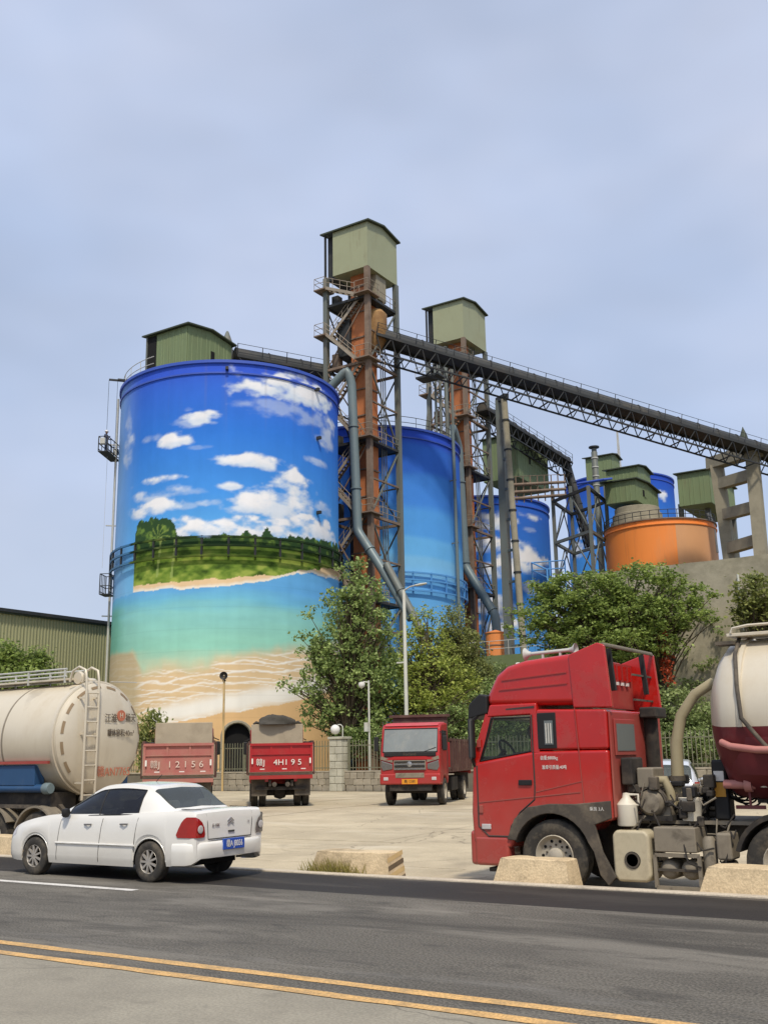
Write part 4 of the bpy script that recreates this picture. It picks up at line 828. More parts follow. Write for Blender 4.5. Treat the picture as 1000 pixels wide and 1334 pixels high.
# ================================================================== DUCTS
def duct(name, label, pts, r, m, flanges=(), n=14):
    d = thing(name, label, 'duct', (pts[-1][0], pts[-1][1], min(p[2] for p in pts)), world=True)
    q = [Vector(p) for p in pts]; P = [q[0]]
    for i in range(1, len(q) - 1):
        a = (q[i] - q[i - 1]).normalized(); b = (q[i + 1] - q[i]).normalized(); k = r * 1.0
        P += [q[i] - a * k, q[i] + (b - a) * k * .18, q[i] + b * k]
    P.append(q[-1]); MB().tube(P, r, n).build('pipe', m, d, smooth=40)
    for (i, f) in flanges:
        c = q[i].lerp(q[i + 1], f); dd = (q[i + 1] - q[i]).normalized(); MB().tube([c - dd * .06, c + dd * .06], r * 1.22, n).build('flange', m, d, smooth=40)
    return d
Yd = 68.7
duct('dust_duct', 'thick grey dust duct bent down beside the tall tower onto the trees', [atY(432, 503, Yd - .5), atY(452, 482, Yd - .3), atY(458, 500, Yd), atY(466, 692, Yd), atY(498, 742, Yd - .3), atY(536, 806, Yd - .6)], .38, 'duct_grey', ((2, .3), (2, .72), (3, .5)))
duct('return_duct', 'thinner dark duct running diagonally beside the thick dust duct', [atY(503, 735, 68.2), atY(540, 805, 67.8), atY(556, 840, 67.6)], .3, 'grey_steel', ((0, .5),))
Y2 = 91.0
duct('dust_duct', 'grey dust duct bent above an orange drum beside the second tower', [atY(583, 575, 88.5), atY(589, 556, 89.5), atY(597, 583, Y2), atY(606, 738, Y2), atY(645, 802, Y2 - .2), atY(647, 832, Y2 - .2)], .44, 'duct_grey', ((2, .3), (2, .97), (3, .9)))
od = atY(647, 842, 88); oc = (atY(646, 850, 88)[0], 88.0)
dr = thing('orange_drum', 'small orange drum on the terrace under the bent duct', 'drum', (oc[0], oc[1], 8.55), world=True)
zt_ = atY(646, 824, 88)[2]; rad = 0.95
MB().lathe([(rad, 8.55), (rad, zt_ - .1), (rad + .07, zt_ - .1), (rad + .07, zt_), (rad - .1, zt_ + .02), (.01, zt_ + .25)], 24, (oc[0], oc[1], 0)).build('shell', 'orange_silo', dr, smooth=30)
MB().lathe([(rad + .05, zt_ - 1.3), (rad + .05, zt_ - 1.2)], 24, (oc[0], oc[1], 0), cap=False).build('hoop', 'rust_steel', dr, smooth=30)
# ================================================================== CONVEYORS
def conveyor(name, label, A, B, width, hood_r, truss_h, bay, hood_m='hood_steel', truss_m='dark_steel', rails=True, ribs=True):
    """covered belt gallery: hood, walkway, lattice girder below"""
    A, B = Vector(A), Vector(B); c = thing(name, label, 'conveyor', A.lerp(B, .5), world=True); d = (B - A).normalized(); L = (B - A).length
    s = d.cross(Vector((0, 0, 1))).normalized(); u = s.cross(d).normalized()
    def pt(l, y, z): return A + d * l + s * y + u * z
    hb = MB(); P = []; prof = [(-hood_r, 0)] + [(-hood_r * math.cos(t), .15 + hood_r * math.sin(t)) for t in np.linspace(0, PI, 9)] + [(hood_r, 0), (-hood_r, 0)]
    for l in (0, L): P.append([pt(l, y, z) for y, z in prof])
    hb.grid(P); hb.f += [tuple(range(len(prof) - 1)), tuple(len(prof) + k for k in range(len(prof) - 1))]
    hood = hb.build('belt_cover', hood_m, c, smooth=30)
    if ribs:
        n = int(L / 2.2)
        for i in range(n + 1):
            l = L * i / n; MB().tube([pt(l, y * 1.04, .02 + z * 1.04) for y, z in prof[:-1]], .05, 5).build('hoop', 'dark_steel', hood)
    MB().add([pt(l, y, z) for l in (0, L) for y, z in ((-width / 2, -.12), (width / 2, -.12), (width / 2, 0), (-width / 2, 0))], [(0, 1, 2, 3), (7, 6, 5, 4), (0, 4, 5, 1), (1, 5, 6, 2), (2, 6, 7, 3), (3, 7, 4, 0)]).build('deck', truss_m, c)
    for sy in (-1, 1):
        y = sy * width / 2
        bar(c, 'top_chord', pt(0, y, -.2), pt(L, y, -.2), .16, truss_m); bar(c, 'bottom_chord', pt(0, y * .9, -truss_h), pt(L, y * .9, -truss_h), .14, truss_m)
        n = int(L / bay)
        for i in range(n):
            l0, l1 = L * i / n, L * (i + 1) / n
            bar(c, 'web', pt(l0, y, -.2), pt((l0 + l1) / 2, y * .9, -truss_h), .08, truss_m); bar(c, 'web', pt((l0 + l1) / 2, y * .9, -truss_h), pt(l1, y, -.2), .08, truss_m)
        if rails:
            for hz in (.5, .95): bar(c, 'handrail', pt(0, y, hz), pt(L, y, hz), .045, truss_m, rod=True)
            n = int(L / 1.8)
            for i in range(n + 1): bar(c, 'rail_post', pt(L * i / n, y, 0), pt(L * i / n, y, .97), .05, truss_m)
    n = int(L / (bay * 2))
    for i in range(n + 1): bar(c, 'cross_tie', pt(L * i / n, -width * .45, -truss_h), pt(L * i / n, width * .45, -truss_h), .1, truss_m)
    return c
dc_ = np.array([.61, .79, 0]); p0 = np.array([-45.9, 71.6, 0])
def convpt(L, v_of_u):
    p = p0 + dc_ * L; d = np.array([p[0], p[1], 0]) - CAM
    z = 30.0
    for _ in range(12):
        dd = np.array([p[0], p[1], z]) - CAM; zz = dd @ _f; uu = PX_CX + PX_F * (dd @ CR) / zz; z = at(uu, v_of_u(uu), p @ _h)[2]
    return (p[0], p[1], z)
vline = lambda u: 452 + (u - 530) * .298
conveyor('main_conveyor', 'long dark covered conveyor gallery descending from the tall tower to the concrete trestle', convpt(-.5, vline), convpt(50, vline), 2.1, .78, 1.7, 1.4)
A_ = atY(306, 465, 63.5); B_ = atY(431, 488, 70.8)
conveyor('silo_conveyor', 'dark covered conveyor on the mural silo roof leading to the tall tower', A_, B_, 1.6, .65, .9, 1.6)
A_ = at(627, 534, 106); B_ = at(737, 603, 122)
conveyor('branch_conveyor', 'sloping dark conveyor from the second tower down to the steel frame', A_, B_, 1.7, .6, 1.5, 1.5)
C_ = at(768, 712, 122)
conveyor('feed_chute', 'steep dark feed chute leaning down inside the steel frame', B_, C_, 1.0, .36, .5, 1.8, rails=False)
# twin-leg support below the main conveyor
q = Vector(convpt(12.6, vline)); sp_ = thing('conveyor_support', 'tall twin leg grey steel support under the main conveyor', 'support', (q.x, q.y, 8.5), world=True)
a1, a2 = at(661, 800, 95.5), at(680, 792, 94)
s_ = Vector((dc_[1], -dc_[0], 0))
tA, tB = q + Vector((0, 0, -1.9)) - s_ * .75, q + Vector((0, 0, -1.9)) + s_ * .75
bA = Vector((a1[0], a1[1], 8.5)); bB = Vector((a2[0], a2[1], 8.5)); tA = Vector(at(651, 522, 95.5)); tB = Vector(at(656, 520, 94))
bar(sp_, 'leg', bA, tA, .72, 'grey_steel'); bar(sp_, 'leg', bB, tB, .62, 'trestle', rod=True)
for i in range(1, 9): f = i / 9; bar(sp_, 'tie', bA.lerp(tA, f), bB.lerp(tB, f), .22, 'grey_steel')
for i in range(1, 9):
    c = bB.lerp(tB, i / 9 + .03); d_ = (tB - bB).normalized(); MB().tube([c - d_ * .08, c + d_ * .08], .38, 10).build('collar', 'dark_steel', sp_, smooth=40)
bar(sp_, 'saddle', tA + Vector((0, 0, .15)) - s_ * .5, tB + Vector((0, 0, .15)) + s_ * .5, .5, 'dark_steel')
# pole cluster left of tower 2
pc = thing('pipe_rack', 'cluster of thin grey pipes and a ladder beside the second head house', 'pipe rack', (*at(575, 600, 100)[:2], 0), world=True)
for u0, v0, u1, v1, w_ in ((566, 478, 569, 570, .25), (572, 470, 575, 575, .3), (579, 452, 583, 575, .42), (588, 470, 590, 575, .3), (560, 505, 556, 560, .3)):
    bar(pc, 'pipe', at(u1, v1, 100), at(u0, v0, 100), w_, 'grey_steel', rod=True)
for i in range(8): f = i / 7; bar(pc, 'rung', at(566 + 3 * f, 485 + 80 * f, 100), at(580 + 3 * f, 485 + 80 * f, 100), .12, 'dark_steel', rod=True)
MB().box((0, 0, 0), (2.6, 1.6, .2)).build('platform', 'dark_steel', pc).matrix_basis = Matrix.Translation(at(541, 494, 99))
for z in (.6, 1.15): bar(pc, 'handrail', Vector(at(541, 494, 99)) + Vector((0, 0, z)), Vector(at(541, 494, 99)) + Vector((2.6, 0, z)), .06, 'rail_pale', rod=True)
for i in range(4): bar(pc, 'rail_post', Vector(at(541, 494, 99)) + Vector((.85 * i, 0, .2)), Vector(at(541, 494, 99)) + Vector((.85 * i, 0, 1.15)), .06, 'rail_pale', rod=True)
# concrete trestle
tq = thing('concrete_trestle', 'pale concrete trestle with two leaning columns and three beams under the conveyor', 'trestle', (*at(962, 720, 101)[:2], 12.45), world=True)
fA, fB = 103.5, 99.0
cols = []
for (u0, v0, u1, v1, dp) in ((933, 606, 948, 712, fA), (979, 592, 991, 725, fB)):
    t_ = Vector(at(u0, v0, dp)); b_ = Vector(at(u1, v1, dp)); dd = (b_ - t_); b_ = t_ + dd * ((t_.z - 12.45) / (t_.z - b_.z)); bar(tq, 'column', b_, t_, 1.15, 'trestle'); cols.append((b_, t_))
(bl, tl_), (br_, tr2) = cols
def colat(c, v, u, dp):
    z = at(u, v, dp)[2]; b_, t_ = c; return b_.lerp(t_, (z - b_.z) / (t_.z - b_.z))
e = (tr2 - tl_).normalized(); bar(tq, 'cap_beam', tl_ - e * .9 + Vector((0, 0, .3)), tr2 + e * .8 + Vector((0, 0, .3)), 1.3, 'trestle', h=1.2)
for va, vb in ((631, 618), (671, 660), (715, 703)): bar(tq, 'beam', colat(cols[0], va, 940, fA), colat(cols[1], vb, 982, fB), .95, 'trestle', h=1.1)
MB().lathe([(.35, 0), (.5, .5), (.35, 1.3), (.02, 2.2)], 10).build('finial', 'roof_dark', tq, smooth=30).matrix_basis = Matrix.Translation(tl_.lerp(tr2, .82) + Vector((0, 0, .9)))
# ================================================================== ORANGE SILO AND HOUSES BEHIND
OX, OY, OR, OZ = -33.97, 108.78, 5.85, 25.2
os_ = thing('orange_silo', 'squat orange silo on the upper terrace above the retaining wall', 'silo', (OX, OY, 12.45), world=True)
oph = math.atan2(-OY, -OX)
MB().lathe([(OR, 8.5), (OR, OZ)], 96, (OX, OY, 0)).build('wall', 'orange_silo', os_, smooth=30)
MB().lathe([(OR + .012, 10), (OR + .012, OZ - .5)], 30, (OX, OY, 0), a0=oph + .28, a1=oph + 1.9, cap=False).build('faded_panel', 'orange_band', os_, smooth=30)
MB().lathe([(OR, OZ - .6), (OR + .12, OZ - .55), (OR + .12, OZ - .45), (OR, OZ - .4)], 80, (OX, OY, 0), cap=False).build('rim_ring', 'orange_silo', os_, smooth=30)
MB().lathe([(OR + .0, OZ - .02), (OR + .14, OZ), (OR + .14, OZ + .12), (0.01, OZ + .3)], 80, (OX, OY, 0), cap=False).build('roof', 'rust_steel', os_, smooth=30)
for hz in (.55, 1.0): MB().tube([(OX + OR * math.cos(a), OY + OR * math.sin(a), OZ + hz) for a in np.linspace(0, 2 * PI, 60, endpoint=False)], .035, 6, True).build('roof_rail', 'dark_steel', os_, smooth=60)
for q in range(40): a = 2 * PI * q / 40; bar(os_, 'rail_post', (OX + OR * math.cos(a), OY + OR * math.sin(a), OZ), (OX + OR * math.cos(a), OY + OR * math.sin(a), OZ + 1.0), .06, 'dark_steel')
q0 = at(931, 690, 108); MB().tube([at(922, 668, 107), at(927, 680, 107), at(933, 720, 107)], .22, 8).build('downpipe', 'rail_pale', os_, smooth=40)
def house_px(name, label, uN, vTop, vBot, uL, uR, Y, **k):
    n = atY(uN, vTop, Y); zb = atY(uN, vBot, Y)[2]; X = n[0]
    def pu(p):
        d = np.array(p) - CAM; return PX_CX + PX_F * (d @ CR) / (d @ _f)
    x0 = X
    while pu((x0, Y, n[2])) > uL: x0 -= .03
    y1 = Y
    while pu((X, y1, n[2])) < uR: y1 += .03
    return house(name, label, x0, Y, X, y1, zb, n[2], **k)
G_ = 'green houses around the orange silo'
house_px('roof_house', 'lower green roof house with a small window directly over the orange silo', 826, 624, 652, 787, 856, 105.5, group=G_, rise=.3, window=((.3, .4, .5, .7),))
house_px('roof_house', 'upper green house behind the lower one on the orange silo', 829, 607, 650, 789, 846, 109.5, group=G_, rise=.35)
house_px('roof_house', 'small green house behind the steel stack at the back', 795, 592, 624, 762, 806, 124, group=G_, rise=.3)
house_px('roof_house', 'wide green house on legs beside the concrete trestle', 922, 612, 655, 881, 955, 112, group=G_, rise=.35, window=((.1, .35, .6, .9),))
sb = thing('silo_collar', 'stepped grey concrete collar under the lower green roof house', 'collar', (OX - 1, OY - 1, OZ + .2), world=True)
cc = at(829, 664, 110)
for k, (r_, z0, z1) in enumerate(((2.9, 0, .9), (2.65, .9, 1.7), (2.4, 1.7, 2.4))): MB().lathe([(r_, OZ + z0), (r_, OZ + z1 - .05), (r_ - .08, OZ + z1)], 32, (cc[0], cc[1], 0)).build('ring', 'trestle', sb, smooth=30)
house_px('silo_roof_house', 'green house on the cloud painted silo behind the support legs', 672, 566, 622, 628, 712, 104.0, rise=.35, window=((.35, .45, .45, 1.0),))
# legs under right house
lg = thing('house_platform', 'dark steel platform carrying the wide green house', 'platform', (*at(915, 665, 115)[:2], 12.45), world=True)
pA = at(884, 660, 116); 
for (u, d) in ((886, 116), (921, 113), (953, 119)):
    t_ = at(u, 657, d); bar(lg, 'leg', (t_[0], t_[1], 12.45), (t_[0], t_[1], t_[2]), .5, 'grey_steel')
for (a, b) in (((886, 116), (921, 113)), ((921, 113), (953, 119))): bar(lg, 'girder', at(a[0], 660, a[1]), at(b[0], 660, b[1]), .5, 'dark_steel')
# stack with cap
st = thing('vent_stack', 'slim grey vent stack with a flat cap and side ladder', 'stack', (*at(773, 640, 118)[:2], 12), world=True)
t_ = Vector(at(773, 583, 118)); b_ = Vector(at(773, 645, 118)); MB().lathe([(.36, b_.z - 12), (.36, t_.z - .6), (.3, t_.z - .5), (.3, t_.z - .1)], 16, (t_.x, t_.y, 0)).build('pipe', 'grey_steel', st, smooth=40)
MB().lathe([(.62, t_.z - .05), (.62, t_.z + .1), (.1, t_.z + .25)], 16, (t_.x, t_.y, 0)).build('cap', 'dark_steel', st, smooth=40)
for k in range(5): z = b_.z + k * 1.1; MB().lathe([(.42, z), (.42, z + .15)], 16, (t_.x, t_.y, 0), cap=False).build('band', 'rail_pale', st, smooth=40)
# lattice mast
ms = thing('lattice_mast', 'thin lattice mast behind the green houses', 'mast', (*at(803, 640, 175)[:2], 17), world=True)
top = Vector(at(803, 562, 175)); hgt = top.z - 17
pts = [Vector((top.x + 1.0 * math.cos(a), top.y + 1.0 * math.sin(a), 17)) for a in (0.3, 2.4, 4.5)]
for b_ in pts: bar(ms, 'leg', b_, top + (b_ - Vector((top.x, top.y, 17))) * .12, .12, 'rail_pale')
for i in range(26):
    f0, f1 = i / 26, (i + 1) / 26
    for k in range(3): a = pts[k].lerp(top, f0); b = pts[(k + 1) % 3].lerp(top, f1); bar(ms, 'lacing', a, b, .06, 'rail_pale')
# steel frame tower
ft = thing('steel_frame', 'open braced steel frame tower beside the orange silo', 'frame', (*at(748, 700, 112)[:2], 8.5), world=True)
fx = [at(717, 640, 116), at(765, 640, 109), at(790, 640, 117)]
f0 = Vector(at(719, 640, 112)); f1 = Vector(at(766, 640, 106)); f2 = Vector(at(788, 640, 112.5)); f3 = f0 + (f2 - f1)
for p in (f0, f1, f2, f3): bar(ft, 'post', (p.x, p.y, 8.5), (p.x, p.y, p.z + .6), .32, 'grey_steel')
lz = [f1.z + .4, at(766, 692, 106)[2], at(766, 745, 106)[2], 12]
quad = [f0, f1, f2, f3]
for k, z in enumerate(lz):
    for i in range(4): a, b = quad[i], quad[(i + 1) % 4]; bar(ft, 'beam', (a.x, a.y, z), (b.x, b.y, z), .3 if k < 2 else .2, 'dark_steel' if k == 0 else 'grey_steel')
    if k < 3:
        zn = lz[k + 1]
        for i in range(4):
            a, b = quad[i], quad[(i + 1) % 4]; m_ = (a + b) / 2
            bar(ft, 'brace', (a.x, a.y, zn), (m_.x, m_.y, z), .11, 'grey_steel'); bar(ft, 'brace', (b.x, b.y, zn), (m_.x, m_.y, z), .11, 'grey_steel')
MB().box((-1.6, -1.3, 0), (1.6, 1.3, .25)).build('blue_tarp', 'blue_paint', ft, bevel=.1).matrix_basis = Matrix.Translation(f1.lerp(f2, .4) + Vector((0, 0, 1.0))) @ Matrix.Rotation(.25, 4, 'X')
# walkway on cloud silo
wk = thing('roof_walkway', 'rusty pipe walkway across the cloud painted silo top', 'walkway', (*at(690, 640, 110)[:2], 30), world=True)
wa, wb = at(662, 632, 105), at(735, 628, 112)
for k, dz in enumerate((0, -.8, -1.5)): bar(wk, 'pipe', Vector(wa) + Vector((0, 0, dz)), Vector(wb) + Vector((0, 0, dz)), .34, 'rust_steel', rod=True)
for i in range(9):
    p = Vector(wa).lerp(Vector(wb), i / 8); bar(wk, 'hanger', p + Vector((0, 0, -2.0)), p + Vector((0, 0, .9)), .1, 'rust_steel')
bar(wk, 'handrail', Vector(wa) + Vector((0, 0, .9)), Vector(wb) + Vector((0, 0, .9)), .06, 'rust_steel', rod=True)
br = thing('balcony_rail', 'light blue pipe guard rail in front of the cloud painted silo', 'railing', (*at(705, 750, 96)[:2], 12), world=True)
for v in (733, 743): bar(br, 'rail', at(692, v, 92), at(735, v - 3, 100), .13, 'light_blue_rail', rod=True); bar(br, 'rail', at(692, v, 92), at(712, v + 9, 86), .13, 'light_blue_rail', rod=True)
for u, v, d in ((692, 733, 92), (712, 742, 86), (715, 731, 96), (735, 730, 100)): t_ = Vector(at(u, v, d)); bar(br, 'post', (t_.x, t_.y, 8.5), t_, .14, 'light_blue_rail', rod=True)
# ================================================================== VEHICLES (local: x forward, y left, z up)
def wheel(parent, c, r, w, side, style='truck', dual=False):
    x, y, z = c; s = side; h = w / 2
    wl = MB(); prof = [(r * .56, -h * .8), (r * .62, -h * .95), (r * .80, -h), (r * .93, -h * .93), (r * .985, -h * .78)]
    for k in range(5):
        a = -h * .7 + k * h * .28; prof += [(r, a), (r, a + h * .2), (r * .975, a + h * .22), (r * .975, a + h * .26)]
    prof += [(r * .985, h * .78), (r * .93, h * .93), (r * .80, h), (r * .62, h * .95), (r * .56, h * .8)]
    root = wl.lathe(prof, 36, (0, 0, 0), 'y', cap=False).build('wheel', 'rubber', parent, smooth=35); root.matrix_basis = Matrix.Translation((x, y, z))
    root_is = root; o = s * h
    if style == 'truck':
        MB().lathe([(r * .58, o * .88), (r * .555, o * .95), (r * .53, o * .8), (r * .46, o * .35), (r * .40, o * .28), (r * .22, o * .30), (r * .22, o * .62), (r * .17, o * .72), (r * .001, o * .74)], 30, (0, 0, 0), 'y', cap=False).build('rim', 'steel_rim', root, smooth=35)
        hb = MB()
        for k in range(10):
            a = 2 * PI * k / 10; hb.tube([(r * .41 * math.cos(a), o * .285, r * .41 * math.sin(a)), (r * .41 * math.cos(a), o * .36, r * .41 * math.sin(a))], r * .045, 8)
        hb.build('hand_holes', 'void', root)
        nb = MB()
        for k in range(10):
            a = 2 * PI * (k + .5) / 10; nb.tube([(r * .3 * math.cos(a), o * .28, r * .3 * math.sin(a)), (r * .3 * math.cos(a), o * .42, r * .3 * math.sin(a))], r * .03, 6)
        nb.build('wheel_nuts', 'chassis', root)
    else:
        MB().lathe([(r * .60, o * .85), (r * .58, o * .93), (r * .55, o * .80), (r * .53, o * .1)], 36, (0, 0, 0), 'y', cap=False).build('rim', 'alloy', root, smooth=35)
        MB().lathe([(r * .55, o * .2), (r * .01, o * .2)], 30, (0, 0, 0), 'y').build('brake_disc', 'void', root)
        sp = MB()
        for k in range(9):
            a = 2 * PI * k / 9; ca, sa = math.cos(a), math.sin(a); sp.bar((r * .08 * ca, o * .78, r * .08 * sa), (r * .56 * ca, o * .74, r * .56 * sa), r * .11, r * .1)
        sp.lathe([(r * .15, o * .6), (r * .15, o * .86), (r * .1, o * .92), (.001, o * .93)], 16, (0, 0, 0), 'y'); sp.build('spokes', 'alloy', root, smooth=30)
    return root
def crv(pts):
    xs = np.array([p[0] for p in pts]); ys = np.array([p[1] for p in pts]); o = np.argsort(xs); xs, ys = xs[o], ys[o]; m = np.gradient(ys, xs)
    d = np.diff(ys) / np.diff(xs)
    for i in range(len(d)):
        if abs(d[i]) < 1e-9: m[i] = m[i + 1] = 0
    for i in range(1, len(d)):
        if d[i - 1] * d[i] <= 0: m[i] = 0
        else: m[i] = 2 * d[i - 1] * d[i] / (d[i - 1] + d[i])
    def f(x):
        x = min(max(x, xs[0]), xs[-1]); i = min(int(np.searchsorted(xs, x, 'right')) - 1, len(xs) - 2); h = xs[i + 1] - xs[i]; t = (x - xs[i]) / h
        return float((1 + 2 * t) * (1 - t)**2 * ys[i] + t * (1 - t)**2 * h * m[i] + t * t * (3 - 2 * t) * ys[i + 1] + t * t * (t - 1) * h * m[i + 1])
    return f
def car(name, label, loc, rotz, paint, P, plate=None, rear_glass='glass_rear', side_glass='glass_dark', badge=True, tail='sedan'):
    c = thing(name, label, 'car', loc, rotz)
    W, BELT, DECK, ROOF = crv(P['w']), crv(P['belt']), crv(P['deck']), crv(P['roof']); xf, xr = P['xf'], P['xr']; ar, wz = P['arch'], P['wr']; wx = P['wheels']
    BOT = crv(P['bot'])
    def zb(x):
        z = BOT(x)
        for q in wx:
            d = ar * ar - (x - q)**2
            if d > 0: z = max(z, wz + math.sqrt(d))
        return z
    def body(x, t):            # t 0..1 : sill -> shoulder -> centre line
        w, b, k, z0 = W(x), BELT(x), DECK(x), zb(x); z0 = min(z0, b - .05)
        ts = [0, .12, .3, .5, .66, .76, .88, 1]
        ys = [.95, .99, 1.0, .992, .972, .935, .60, 0]; zs = [z0, z0 + .18 * (b - z0), z0 + .5 * (b - z0), z0 + .82 * (b - z0), b, b + (k - b) * .80, k - .003, k + .008]
        return np.interp(t, ts, ys) * w, np.interp(t, ts, zs)
    TS = [0, .06, .12, .2, .3, .4, .5, .58, .66, .71, .76, .82, .88, .94, 1]
    xs = sorted(set([round(v, 3) for v in np.linspace(xr, xf, 74)] + [round(q + s * ar, 3) for q in wx for s in (-1, -.97, -.9, .9, .97, 1)] + [xr + .02, xr + .05, xf - .02, xf - .05]))
    mb = MB(); G = []
    for x in xs:
        half = [body(x, t) for t in TS]; G.append([(x, y, z) for y, z in half] + [(x, -y, z) for y, z in half[-2::-1]])
    mb.grid(G); n = len(G[0]); mb.f += [tuple(range(n)), tuple((len(G) - 1) * n + k for k in range(n))]
    bd = mb.build('body', paint, c, smooth=24)
    MB().box((xr + .40, -.6, .22), (xf - .30, .6, .5)).build('underbody', 'void', c)
    for q in wx: MB().lathe([(ar - .005, -.86), (ar - .005, .86)], 20, (q, 0, wz), 'y', a0=0, a1=PI, cap=False).build('wheel_well', 'black', c) if False else None
    # cabin
    cx0, cx1 = P['cab']; wb = crv(P['wb']); wr = crv(P['wrf'])
    def cab(x, t):
        zt, z0 = ROOF(x), BELT(x) - .01; z0 = min(z0, zt - .01)
        ts = [0, .2, .4, .6, .68, .76, .88, 1]; a, b = wb(x), min(wr(x), wb(x)); ys = [a, a - (a - b) * .22, a - (a - b) * .52, b, b * .965, b * .88, b * .5, 0]
        hh = zt - z0; zs = [z0, z0 + .30 * hh, z0 + .60 * hh, z0 + .88 * hh, z0 + .955 * hh, z0 + .985 * hh, zt, zt + .012]
        return np.interp(t, ts, ys), np.interp(t, ts, zs)
    holes = P['glass']        # name, x range, t range
    xs2 = sorted(set([round(v, 3) for v in np.linspace(cx0, cx1, 46)] + [v for g in holes for v in g[1]])); ts2 = sorted(set([0, .1, .2, .3, .4, .5, .6, .64, .68, .72, .76, .82, .88, .94, 1] + [v for g in holes for v in g[2]]))
    def in_hole(x, t): return any(g[1][0] < x < g[1][1] and g[2][0] < t < g[2][1] for g in holes)
    mb = MB()
    for s in (1, -1):
        for i in range(len(xs2) - 1):
            for j in range(len(ts2) - 1):
                if in_hole((xs2[i] + xs2[i + 1]) / 2, (ts2[j] + ts2[j + 1]) / 2): continue
                q = []
                for a, b in ((i, j), (i + 1, j), (i + 1, j + 1), (i, j + 1)): y, z = cab(xs2[a], ts2[b]); q.append((xs2[a], s * y, z))
                mb.add(q, [(0, 1, 2, 3)])
    cb = mb.build('cabin', paint, c, smooth=30)
    for (gn, (a0, a1), (t0, t1)) in holes:
        side = t1 < .7
        for s in ((1, -1) if side else (1,)):
            g = []
            for i in range(11):
                x = a0 + (a1 - a0) * i / 10; row = []
                tl = list(np.linspace(t0, t1, 7)) if side else list(np.linspace(t0, 1, 7))
                for t in tl: y, z = cab(x, t); row.append((x, s * (y + (.004 if side else 0)), z + (0 if side else .004)))
                if not side: row += [(x, -y, z) for (x, y, z) in row[-2::-1]]
                g.append(row)
            MB().grid(g).build(gn, side_glass if side else (rear_glass if gn == 'rear_window' else 'glass_rear'), c, smooth=60)
            if side:   # black frame line round the pane
                e = [(a0, t) for t in np.linspace(t0, t1, 5)] + [(x, t1) for x in np.linspace(a0, a1, 9)] + [(a1, t) for t in np.linspace(t1, t0, 5)] + [(x, t0) for x in np.linspace(a1, a0, 9)]
                MB().tube([(x, s * (cab(x, t)[0] + .004), cab(x, t)[1]) for x, t in e], .011, 5, True).build('window_trim', 'black', c)
    for k, (sx, sy) in enumerate(P['seats']):
        st = MB(); st.box((sx - .3, sy - .25, .5), (sx + .3, sy + .25, .72)); st.build('seat', 'dusty_metal', c, bevel=.05)
        MB().prism([(sx - .42, .7), (sx - .28, .7), (sx - .40, 1.06), (sx - .52, 1.06)], sy - .24, sy + .24).build('seat_back', 'dusty_metal', c, bevel=.04)
        MB().box((sx - .54, sy - .14, 1.04), (sx - .44, sy + .14, 1.19)).build('headrest', 'dusty_metal', c, bevel=.04)
    MB().box((.55, -.68, .7), (.85, .68, .92)).build('dashboard', 'black', c, bevel=.03)
    for q in wx:
        for s in (1, -1): wheel(c, (q, s * P['track'], wz), wz, .19, s, 'car')
    for q in wx:        # arch lips
        for s in (1, -1):
            MB().tube([(q + ar * math.cos(a), s * (body(q + ar * math.cos(a), 0)[0] + .012), wz + ar * math.sin(a)) for a in np.linspace(.02, PI - .02, 22)], .012, 6).build('arch_lip', paint, bd, smooth=60)
    def seam(x, t0, t1, s=1): MB().tube([(x + .05 * (t - t0) * P.get('lean', 0), s * (body(x, t)[0] + .001), body(x, t)[1]) for t in np.linspace(t0, t1, 12)], .005, 4).build('door_seam', 'car_seam', bd)
    for s in (1, -1):
        for x in P['seams']: seam(x, .05, .66, s)
        for x in P['handles']: MB().tube([(x, s * (body(x, .5)[0] + .01), body(x, .545)[1]), (x + .06, s * (body(x, .5)[0] + .035), body(x, .545)[1]), (x + .16, s * (body(x + .16, .5)[0] + .01), body(x + .16, .545)[1])], .014, 6).build('door_handle', 'smoke_lens' if paint == 'car_white' else 'black', c, smooth=60)
        MB().tube([(x, s * (body(x, .30)[0] + .008), P['mould']) for x in np.linspace(P['seams'][0] - .05, P['seams'][-1], 14)], .016, 6).build('side_moulding', paint, bd, smooth=60)
        mx_ = P['mirror']; y = cab(mx_, 0)[0]
        MB().lathe([(.001, -.075), (.055, -.06), (.08, 0), (.065, .06), (.001, .075)], 12, (mx_ + .02, s * (y + .11), BELT(mx_) + .10)).build('mirror', 'black' if s == 1 else paint, c, smooth=50).scale = (.8, 1, 1)
        bar(c, 'mirror_arm', (mx_, s * (y - .01), BELT(mx_) + .05), (mx_ + .01, s * (y + .08), BELT(mx_) + .07), .04, 'black')
    # rear: lamps wrap the corner
    def rear_pt(s_, z):     # unrolled distance from the corner, + towards the centre line
        xc = xr + .07
        if s_ <= 0: x = xc - s_; return (x, W(x) * 1.0 + .012, z)
        yy = W(xc) * .985 + .012 - s_; return (xr - .022 + max(0, (yy - .775)) * 1.6, yy, z)
    zs = P['tail_z']
    for s in (1, -1):
        out_ = []
        if tail == 'sedan': prof = [(zs[0], -.24, .20), (zs[0] + .04, -.27, .22), (zs[0] + .14, -.22, .20), (zs[0] + .22, -.17, .15), (zs[0] + .27, -.12, .08), (zs[1], -.07, .02)]
        else: prof = [(zs[0], -.1, .10), (zs[1], -.12, .08)]
        G = []
        for z, a, b in prof: G.append([(x, s * y, zz) for x, y, zz in (rear_pt(q, z) for q in np.linspace(a, b, 11))])
        MB().grid(G).build('tail_light', 'red_lens' if s == 1 or tail != 'sedan' else 'smoke_lens', c, smooth=50)
